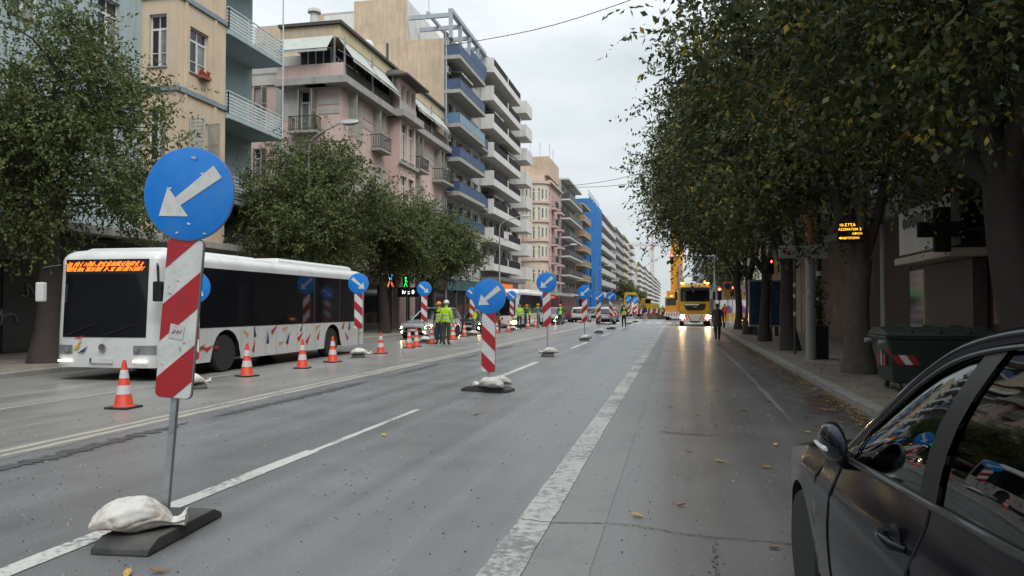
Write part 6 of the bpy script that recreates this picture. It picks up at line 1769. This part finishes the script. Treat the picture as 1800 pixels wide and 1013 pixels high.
# ================================================================== STREET FURNITURE AND FAR THINGS
lit_red = M('signal_red', (.5, .02, .02), .3, 0, emit=(1, .035, .02), es=16)
lit_green = M('signal_green', (.02, .4, .05), .3, 0, emit=(.03, 1, .12), es=2)
def street_lamp(label, x, y, h=9.0, reach=1.9, s=1):
    b = empty('street_lamp', (x, y, .12), 0, label, 'street lamp', 'street lamps of the left pavement')
    MB().tube([(0, 0, 0), (0, 0, 1.2), (0, 0, 1.25), (0, 0, h - .8)], [.10, .10, .075, .055], 10).build('pole', galvanised, b, smooth=40)
    c = catmull([(0, 0, h - .85), (.06 * s, .1, h - .3), (.5 * s, .2, h + .05), (reach * s, .35, h + .5)], 14)
    MB().tube(c, .038, 8).build('arm', galvanised, b, smooth=40)
    e = c[-1]; hd = MB(); rg = []
    for t, w, z0, z1 in ((-.1, .05, -.03, .04), (.1, .13, -.08, .09), (.45, .16, -.10, .11), (.75, .12, -.07, .08), (.85, .04, -.02, .04)):
        rg.append([(e.x + s * t, e.y - w, e.z + z0), (e.x + s * t, e.y + w, e.z + z0), (e.x + s * t, e.y + w * .7, e.z + z1), (e.x + s * t, e.y - w * .7, e.z + z1)])
    hd.loft(rg); ho = hd.build('lamp_head', M('lamp_housing', (.42, .43, .44), .45, .1, 5), b, bevel=.02)
    MB().box(min(e.x + s * .12, e.x + s * .6), e.y - .1, e.z - .13, max(e.x + s * .12, e.x + s * .6), e.y + .1, e.z - .09).build('lens', M('lamp_lens', (.3, .3, .3), .2, .1), ho)
    return b
street_lamp('curved arm street lamp over the tree before the pink building', -16.2, 31.8, 9.3, 1.4)
street_lamp('street lamp before the white balconied building', -15.3, 66, 9.0)
street_lamp('street lamp before the rounded pink building', -15.3, 98, 9.0)
street_lamp('street lamp before the blue netting', -15.3, 150, 9.0)

def signal(label, x, y, z, n=3, lit=0, pole=None, arm=None, rz=0, group='red traffic lights at the crossing'):
    b = empty('traffic_light', (x, y, 0), rz, label, 'traffic light', group)
    hh = .34 * n
    bx_ = MB().box(-.16, -.1, z, .16, .12, z + hh).build('housing', black_plastic, b, bevel=.03)
    for k in range(n):
        zz = z + hh - .17 - k * .34
        MB().lathe([(.11, 0), (.11, .02), (.0, .035)], 16, axis='y').build('lens', lit_red if k == lit else M('lens_dark', (.03, .03, .03), .2, .1), bx_, (0, -.10, zz), (pi, 0, 0))
        v = MB(); v.loft([[(.125 * cos(a), yy, zz + .125 * sin(a)) for a in [lerp(-.3, pi + .3, j / 10) for j in range(11)]] for yy in (-.10, -.24)], 0, False, False); v.build('visor', black_plastic, bx_)
    if arm:
        MB().tube(catmull([(arm, .15, .12), (arm, .15, z + .2), (arm - .4, .15, z + .75), (0, .15, z + .8)], 16), .07, 8).build('mast', galvanised, b, smooth=40)
    else: MB().tube([(0, .17, .12), (0, .17, z + hh + .1)], .05, 8).build('pole', galvanised, b)
    return b
signal('red traffic light hanging over the bus lane beside the crane boom', -.46, 75, 5.65, arm=3.9)
signal('red traffic light on the right pavement beside the yellow truck', 3.25, 62.0, 2.1)
signal('smaller red traffic light further right beyond the woman', 5.3, 78, 2.6)
b = empty('traffic_light', (4.3, 37.5, 0), 0, 'dark signal head seen sideways in the shade of the right trees', 'traffic light'); MB().box(-.12, -.1, 3.1, .12, .1, 3.9).build('housing', black_plastic, b, bevel=.03); MB().tube([(0, .13, .12), (0, .13, 4.0)], .05, 8).build('pole', dark_metal, b); MB().lathe([(.05, 0), (.05, .02)], 10, axis='y').build('lens', lit_red, b, (0, -.12, 3.7))

# pedestrian signals in the shade on the left
for lab, x, y, m_ in (('pedestrian signal showing a green figure left of the dark saloon', -15.4, 42.5, lit_green),):
    b = empty('pedestrian_signal', (x, y, .12), 0, lab, 'traffic light'); MB().tube([(0, 0, 0), (0, 0, 3.4)], .06, 8).build('pole', dark_metal, b); MB().box(-.2, -.2, 2.4, .2, 0, 3.3).build('housing', black_plastic, b, bevel=.03)
    fg = MB(); fg.lathe([(.05, 0), (.05, .01)], 10, axis='y', c=(0, -.215, 3.15)); fg.bar((0, -.21, 3.1), (0, -.21, 2.85), .09, .01); fg.bar((0, -.21, 2.86), (-.1, -.21, 2.62), .05, .01); fg.bar((0, -.21, 2.86), (.1, -.21, 2.64), .05, .01); fg.bar((0, -.21, 3.05), (.12, -.21, 2.9), .04, .01); fg.build('lit_figure', m_, b)
b = empty('neon_sign', (-16.8, 43.5, 3.2), 0, 'small neon figure sign with blue and red legs in the dark shop front', 'sign')
MB().box(-.3, .02, -.5, .3, .1, .5).build('board', black_plastic, b)
nb_ = M('neon_blue', (.1, .3, .5), .3, 0, emit=(.15, .6, 1), es=1.1); nr_ = M('neon_red', (.5, .1, .05), .3, 0, emit=(1, .15, .05), es=1.2)
mb = MB(); mb.bar((0, 0, .0), (-.16, 0, .38), .06); mb.bar((0, 0, .0), (.16, 0, .38), .06); mb.bar((-.12, 0, .18), (.12, 0, .18), .05); mb.build('blue_strokes', nb_, b)
mb = MB(); mb.bar((0, 0, .0), (-.18, 0, -.42), .07); mb.bar((0, 0, .0), (.18, 0, -.42), .07); mb.build('red_strokes', nr_, b)
MB().box(-.05, .1, -3.08, .05, .2, .5).build('post', dark_metal, b)
b = empty('lit_shop_sign', (-16.4, 45.5, 2.5), 0, 'small white lit letters on a shop right of the neon figure', 'sign'); MB().box(-.7, .02, -.3, .7, .1, .3).build('board', black_plastic, b); MB().box(-.05, .1, -2.38, .05, .2, .3).build('post', dark_metal, b)
link('lettering', text_mesh('ΜΕ 0', .36, M('lit_white', (.7, .7, .7), .3, 0, emit=(1, 1, 1), es=1.6), .01), b, (0, .0, 0), (pi / 2, 0, 0))

# left ground floor: shop fronts between pavement and first floor
def shopfront(label, x, y0, y1, z1, cols, seed):
    b = empty('shop_front', (x, (y0 + y1) / 2, .12), 0, label, 'shop front'); q = random.Random(seed); W = y1 - y0
    MB().box(-.1, -W / 2, 2.9, .25, W / 2, z1).build('fascia', cols[0], b, bevel=.02)
    n = max(1, int(W / 2.6))
    for i in range(n):
        a, c = -W / 2 + W * i / n, -W / 2 + W * (i + 1) / n
        MB().box(0, a, 0, .16, a + .18, 2.9).build('pillar', cols[1], b)
        MB().box(-.02, a + .2, .45, .04, c - .02, 2.85).build('pane', pane_dark, b); MB().box(0, a + .2, 0, .1, c - .02, .44).build('stall_riser', cols[1], b)
    return b
shopfront('dark shop fronts under the pink building behind the parked traffic', -19.15, 41.6, 61.9, 3.7, (shop_dark, stone_dark), 1)
shopfront('shop fronts under the tan building with blue balconies', -19.15, 62.1, 74, 3.9, (M('fascia_teal', (.04, .10, .11), .5, .1), stone_dark), 2)
shopfront('shop fronts under the rounded pink building', -19.15, 116.2, 128, 3.9, (M('fascia_green', (.03, .12, .06), .5, .1, emit=(.05, .9, .2), es=.15), stone_dark), 3)
shopfront('shop fronts below the grey dark railed building', -19.1, 129.2, 161, 3.4, (W_grey, stone_dark), 4)

# right pavement
b = empty('departure_board', (4.62, 19.0, .12), 0, 'bus departure board with amber lettering on a pole in the tree fork', 'display')
MB().tube([(0, 0, 0), (0, 0, 4.3)], .055, 10).build('pole', M('pole_white', (.45, .46, .46), .4, .1), b, smooth=40)
MB().lathe([(.055, 4.1), (.14, 4.25), (.16, 4.3), (.03, 4.55), (.01, 4.75)], 14).build('solar_cap', M('pole_white', (.45, .46, .46)), b)
MB().bar((0, 0, 3.4), (-.55, -1.0, 3.4), .06).build('bracket', dark_metal, b)
bd = MB().box(-.66, -.14, 2.98, .04, .02, 3.56).build('display_case', black_plastic, b, (-.66, -1.0, .62), bevel=.02); bd.scale = (.76, .9, .76)
MB().box(-.70, -.2, 3.56, .08, .04, 3.60).build('hood', dark_metal, bd)
am = M('led_amber', (.3, .15, 0), .5, 0, emit=(1, .52, .03), es=1.7)
for r_, (t_, x_, sz) in enumerate((('10-ΣΤΣΑ', -.42, .11), ('ΑΣΩΜΑΤΩΝ', -.40, .09), ('ΑΦΙΞΗ', -.16, .085), ('◄ΑΚΡΟΠΟΛΗ', -.38, .085))):
    link('display_line', text_mesh(t_, sz, am, .004), bd, (x_, -.146, 3.47 - r_ * .125), (pi / 2, 0, 0))
link('display_line', text_mesh("07", .125, am, .004), bd, (-.06, -.146, 3.47), (pi / 2, 0, 0))
link('display_line', text_mesh("5'", .11, am, .004), bd, (-.06, -.146, 3.345), (pi / 2, 0, 0))

b = empty('utility_pole', (3.66, 22.8, .12), 0, 'round concrete utility pole with torn posters between the tree trunks', 'pole')
MB().tube([(0, 0, 0), (0, 0, 2.4), (0, 0, 8.5)], [.14, .13, .10], 14).build('shaft', concrete, b, smooth=40)
MB().tube([(0, 0, 2.9), (0, 0, 7.8)], [.132, .112], 14).build('painted_sleeve', M('rust_paint', (.30, .13, .07), .7, .2, 3, streak=.4), b, smooth=40)
q = random.Random(6)
for k in range(9):
    a0 = q.uniform(-2.6, -.5); z_ = q.uniform(.5, 2.1); w_ = q.uniform(.5, 1.0); h_ = q.uniform(.15, .32)
    MB().loft([[(.143 * cos(a), .143 * sin(a), zz) for a in [a0 + w_ * j / 5 for j in range(6)]] for zz in (z_, z_ + h_)], 0, False, False).build('poster', M('poster_%d' % (k % 3), [(.42, .42, .40), (.30, .33, .30), (.36, .30, .27)][k % 3], .8, .3, 12), b)
b = empty('direction_sign', (3.66, 22.62, 2.95), 0, 'white name board with a small red cross on the utility pole', 'sign')
MB().box(-.87, -.03, 0, .16, 0, .36).build('board', M('board_ivory', (.44, .41, .36), .5, .1, 3), b, bevel=.006)
for s_ in ((-.77, .155, -.65, .205), (-.735, .12, -.685, .24)): MB().box(s_[0], -.036, s_[1], s_[2], -.032, s_[3]).build('red_cross', sign_red, b)
link('lettering', text_mesh('Καλλιόπη', .19, M('board_ink', (.04, .035, .035), .6, .1), .004, .25), b, (-.22, -.034, .15), (pi / 2, 0, 0))
MB().box(.165, -.05, -.02, .42, 0, .38).build('small_plate', M('plate_grey', (.34, .36, .36), .5, .1), b)
b = empty('lamp_post', (3.98, 23.3, .12), 0, 'black post with a dark litter box behind the concrete pole', 'post')
MB().tube([(0, 0, 0), (0, 0, 5.2)], .07, 10).build('shaft', black_plastic, b, smooth=40); MB().box(-.2, -.25, 0, .2, .15, .95).build('litter_box', black_plastic, b, bevel=.04)
for z_ in (1.6, 2.0, 2.35): MB().tube([(0, 0, z_), (0, 0, z_ + .14)], .074, 10).build('sticker', M('poster_0', (.4, .4, .4)), b)
b = empty('thin_post', (3.58, 25.2, .12), 0, 'thin dark post with stickers left of the concrete pole', 'post')
MB().tube([(0, 0, 0), (0, 0, 4.6)], .04, 8).build('shaft', dark_metal, b, smooth=40)
for z_ in (1.2, 1.75, 2.1): MB().tube([(0, 0, z_), (0, 0, z_ + .12)], .043, 8).build('sticker', M('poster_0', (.4, .4, .4)), b)
b = empty('vine', (3.85, 22.95, .12), 0, 'climbing plant on the posts beside the name board', 'plant')
g = np.random.default_rng(3); n_ = 500; z_ = g.uniform(.9, 2.3, n_); pos = np.stack([g.normal(0, .12, n_), g.normal(-.05, .1, n_), z_], 1); ax = g.normal(size=(n_, 3)); ax[:, 2] -= .5; ax /= np.linalg.norm(ax, axis=1)[:, None]; sd_ = np.cross(ax, g.normal(size=(n_, 3))); sd_ /= np.linalg.norm(sd_, axis=1)[:, None]; l_ = .09
leaf_object('leaves', np.stack([pos, pos + ax * l_ * .5 + sd_ * .03, pos + ax * l_, pos + ax * l_ * .5 - sd_ * .03], 1), leaf_left, b)
MB().tube(catmull([(0, 0, 0), (.05, -.05, .8), (-.04, 0, 1.6), (.03, -.03, 2.3)], 10), .012, 5).build('stem', bark, b)

# green waste container
bin_green = M('bin_green', (.017, .032, .023), .5, .18, 3, .15, 20, stain=(.05, .055, .045), stain_amt=.5)
b = empty('waste_container', (4.28, 14.85, .12), 0, 'green wheeled waste container with red and white corner stripes behind the black car', 'waste container')
MB().loft([[(-.72, -.5, .18), (.72, -.5, .18), (.72, .5, .18), (-.72, .5, .18)], [(-.82, -.6, 1.05), (.82, -.6, 1.05), (.82, .6, 1.05), (-.82, .6, 1.05)]]).build('tub', bin_green, b, bevel=.04)
MB().box(-.88, -.66, 1.05, .88, .66, 1.11).build('rim', bin_green, b, bevel=.02)
ld = MB(); ld.loft([[(x, -.68, 1.115), (x, -.60, 1.19), (x, -.2, 1.27), (x, .2, 1.27), (x, .62, 1.17), (x, .68, 1.115)] for x in (-.86, -.5, 0, .5, .86)]); lo = ld.build('lid', bin_green, b, bevel=.01)
for x in (-.45, 0, .45): MB().tube([(x, -.64, 1.19), (x, -.2, 1.295), (x, .2, 1.295), (x, .64, 1.19)], .025, 6).build('lid_rib', bin_green, lo)
for y_ in (-.5, .5): MB().tube([(-.84, y_, .98), (-.95, y_, .98)], .05, 10).build('lifting_pin', galvanised, b)
for k in range(3): MB().prism([(.0 + .12 * k, .0), (.12 + .12 * k, .0), (.12 + .12 * k - .18, .3), (-.18 + .12 * k, .3)], -.604, -.60).build('corner_stripe', (sign_red, sign_white)[k % 2], b, (-.66, .04, .55))
for k in range(3): MB().quad((-.792, -.35 + .2 * k, .5), (-.785, -.2 + .2 * k, .5), (-.80, -.25 + .2 * k, .75 + .08 * (k % 2)), (-.80, -.38 + .2 * k, .72)).build('graffiti', (sign_red, M('graffiti_pale', (.35, .33, .33), .6, .2), sign_red)[k], b, (-.02, 0, .0))
for x in (-.6, .6):
    for y_ in (-.42, .42):
        w_ = MB().lathe([(.09, -.025), (.1, 0), (.09, .025)], 16, axis='x').build('castor', black_rubber, b, (x, y_, .1)); MB().box(-.03, -.04, .0, .03, .04, .12).build('fork', galvanised, w_)

b.scale = (1, 1, .88); b.location.x += .08
# advertising panel
b = empty('advertising_panel', (4.43, 41.0, .12), 0, 'dark blue advertising panel with pale frame under the right trees', 'advertising panel')
MB().box(-.86, -.12, .45, .86, .12, 2.85).build('frame', M('frame_alu', (.35, .34, .33), .35, .1, metal=.6), b, bevel=.03)
MB().box(-.78, -.127, .55, .78, -.121, 2.75).build('poster', M('poster_blue', (.012, .03, .07), .25, .3, 1.2), b)
for x in (-.5, .5): MB().box(x - .1, -.09, 0, x + .1, .09, .45).build('leg', dark_metal, b)
# temporary no parking sign
b = empty('parking_sign', (3.62, 58, .12), 0, 'yellow square temporary sign with a blue and red disc on a pole', 'sign')
MB().tube([(0, 0, 0), (0, 0, 3.3)], .03, 8).build('pole', galvanised, b)
pn = MB().box(-.33, -.05, 2.6, .33, -.03, 3.3).build('panel', M('panel_yellow', (.62, .40, .04), .5, .08), b, bevel=.01)
MB().lathe([(.24, 0), (.24, .006)], 24, axis='y').build('red_ring', sign_red, pn, (0, -.058, 2.97)); MB().lathe([(.18, 0), (.18, .006)], 24, axis='y').build('blue_disc', M('disc_blue', (.02, .04, .25), .4, .05), pn, (0, -.062, 2.97))
MB().box(-.15, -.05, 2.0, .15, -.03, 2.55).build('supplementary_panel', M('panel_yellow', (.62, .4, .04)), b)
# bollard and scooter
b = empty('bollard', (4.6, 58.5, .12), 0, 'short concrete bollard on the far right pavement', 'bollard'); MB().lathe([(.14, 0), (.14, .7), (.11, .8), (.03, .84)], 14).build('shaft', concrete, b, smooth=40)
b = empty('motor_scooter', (4.0, 47.0, .12), .2, 'dark motor scooter parked beside the tree trunk past the advertising panel', 'scooter')
tm, rm = make_wheel(.25, .11, M('alloy', (.36, .36, .37)))
for y_ in (-.6, .62): put_wheel(b, tm, rm, (0, y_, .25))
MB().loft([[(-.16, .55, .35), (.16, .55, .35), (.14, .6, .62), (-.14, .6, .62)], [(-.2, .1, .35), (.2, .1, .35), (.17, .1, .74), (-.17, .1, .74)], [(-.16, -.2, .28), (.16, -.2, .28), (.15, -.2, .36), (-.15, -.2, .36)], [(-.15, -.38, .3), (.15, -.38, .3), (.2, -.42, .9), (-.2, -.42, .9)]]).build('bodywork', black_plastic, b, bevel=.03)
MB().loft([[(-.14, .65, .76), (.14, .65, .76), (.14, .65, .84), (-.14, .65, .84)], [(-.14, .0, .72), (.14, .0, .72), (.14, .0, .80), (-.14, .0, .80)]]).build('seat', black_rubber, b, bevel=.03)
mb = MB(); mb.tube([(0, -.6, .25), (0, -.42, .95)], .035, 8); mb.tube([(-.32, -.36, 1.02), (0, -.44, .98), (.32, -.36, 1.02)], .018, 6); mb.build('handlebar', dark_metal, b)
MB().lathe([(.08, 0), (.06, .03)], 12, axis='y').build('headlight', lamp_off, b, (0, -.5, .92)); MB().box(-.05, .78, .6, .05, .8, .68).build('tail_light', amber, b)

# works beyond the crossing
fence_red = M('barrier_red', (.30, .025, .03), .6, .15, 3); 
for i in range(6):
    b = empty('barrier', (-6.6 + i * 1.35, 108 + .3 * (i % 2), 0), .04 * (-1) ** i, 'red barrier board, number %s from the left in the row before the dig' % ('one', 'two', 'three', 'four', 'five', 'six')[i], 'barrier', 'red barriers round the dig')
    MB().box(-.64, -.03, .55, .64, .03, 1.35).build('board', fence_red, b)
    for x in (-.55, .55): MB().bar((x, -.25, 0), (x, 0, .6), .05).build('leg', galvanised, b); MB().bar((x, .25, 0), (x, 0, .6), .05).build('leg', galvanised, b)
    for k in range(2): MB().prism([(-.4 + k * .6, .57), (-.15 + k * .6, .57), (.0 + k * .6, 1.33), (-.25 + k * .6, 1.33)], -.036, -.032).build('white_stripe', sign_white, b)
g = random.Random(2); mb = MB()
for i in range(260):
    a = g.uniform(0, 6.28); r_ = g.random() ** .6 * 1.6; s_ = g.uniform(.06, .2); zz = max(0, .75 * (1 - r_ / 1.7)) * g.random()
    c = Vector((r_ * cos(a) * 1.4, r_ * sin(a) * .7, zz)); mb.box(c.x - s_, c.y - s_, c.z, c.x + s_, c.y + s_, c.z + s_ * 1.2)
tag(mb.build('rubble', M('rubble_brown', (.16, .12, .085), .9, .3, 3), None, (-3.0, 101, 0)), 'heap of broken brown paving before the barriers', 'rubble', kind='stuff')
b = empty('site_fence', (4.2, 84, .12), 0, 'pale site hoarding with round graphics beyond the truck on the right', 'fence')
hm = M('hoarding', (.45, .45, .46), .7, .25, 3)
for i in range(4): MB().box(-.2 + i * 1.3, 0, 0, 1.05 + i * 1.3, .06, 2.2).build('panel', hm, b, (0, .05 * (i % 2), 0))
for i, x in enumerate((1.0, 2.4)): MB().lathe([(.5, 0), (.5, .01), (.4, .01)], 24, axis='y').build('round_graphic', M('graphic_purple', (.14, .07, .20), .6, .2), b, (x, -.02, 1.1), (pi, 0, 0))
MB().box(-.2, -.3, .0, 5, -.1, .8).build('base_board', M('board_yellow', (.45, .30, .05), .6, .2), b)
b = empty('site_cabin', (4.9, 92, .12), 0, 'stack of white and blue banners above the site hoarding', 'banner')
MB().box(-1.8, 0, 2.4, 2.2, .15, 4.0).build('cloth', M('banner_pale', (.5, .52, .55), .7, .2, 3), b); MB().box(-1.6, -.02, 4.3, 2.6, .1, 5.2).build('cloth', M('banner_blue', (.25, .38, .48), .7, .2, 3), b); MB().box(.5, -.03, 2.5, 2.6, -.01, 3.1).build('strip', M('banner_orange', (.55, .25, .04), .7, .2), b)
for x in (-1.7, 2.1): MB().box(x, .15, 0, x + .1, .25, 5.3).build('post', galvanised, b)

# tower crane far off
ctm = M('tower_crane_paint', (.42, .20, .12), .6, .15)
b = empty('tower_crane', (-27.5, 900, 0), 0, 'distant orange tower crane above the end of the street', 'crane')
mb = MB(); w = 1.6
for x in (-w, w):
    for y_ in (-w, w): mb.bar((x, y_, 0), (x, y_, 72), .35)
for k in range(18):
    z_ = k * 4
    for y_ in (-w, w): mb.bar((-w, y_, z_), (w, y_, z_ + 4), .25); mb.bar((w, y_, z_), (-w, y_, z_ + 4), .25)
mb.build('mast', ctm, b)
mb = MB()
mb.bar((-34, 0, 72), (14, 0, 72), .4); mb.bar((-34, 2, 72), (14, 2, 72), .4); mb.bar((-30, 1, 74.5), (10, 1, 74.5), .3)
for k in range(16): x = -34 + k * 3; mb.bar((x, 0, 72), (x + 1.5, 1, 74.5), .2); mb.bar((x + 1.5, 1, 74.5), (x + 3, 2, 72), .2)
mb.build('jib', ctm, b)
mb = MB(); mb.bar((-1, 1, 72), (0, 1, 84), .5); mb.bar((1, 1, 72), (0, 1, 84), .5); mb.bar((0, 1, 84), (-25, 1, 74), .15); mb.bar((0, 1, 84), (12, 1, 74), .15); mb.build('tower_head', ctm, b)
MB().box(-1.6, -1.8, 67, 1.8, 1.8, 71).build('cab', ctm, b)
MB().box(9, -1, 69, 13, 3, 72).build('counterweight', concrete, b)

# overhead wires
def wire(label, pts, r):
    o = MB().tube(catmull(pts, 18), r, 4).build('overhead_wire', black_plastic); tag(o, label, 'wire', 'wires across the street')
wire('overhead wire crossing the sky from the tan building', [(-19.1, 61.8, 23.6), (-9, 54.5, 21.9), (0, 48, 21.6), (7, 43, 22.4)], .03)
wire('upper of two thin wires crossing the sky in the distance', [(-19, 135, 23.0), (-10, 125, 22.2), (0, 114, 22.6), (7, 106, 23.4)], .04)
wire('lower of two thin wires crossing the sky in the distance', [(-19, 135, 22.8), (-10, 126, 21.4), (0, 117, 21.3), (7, 110, 21.9)], .04)
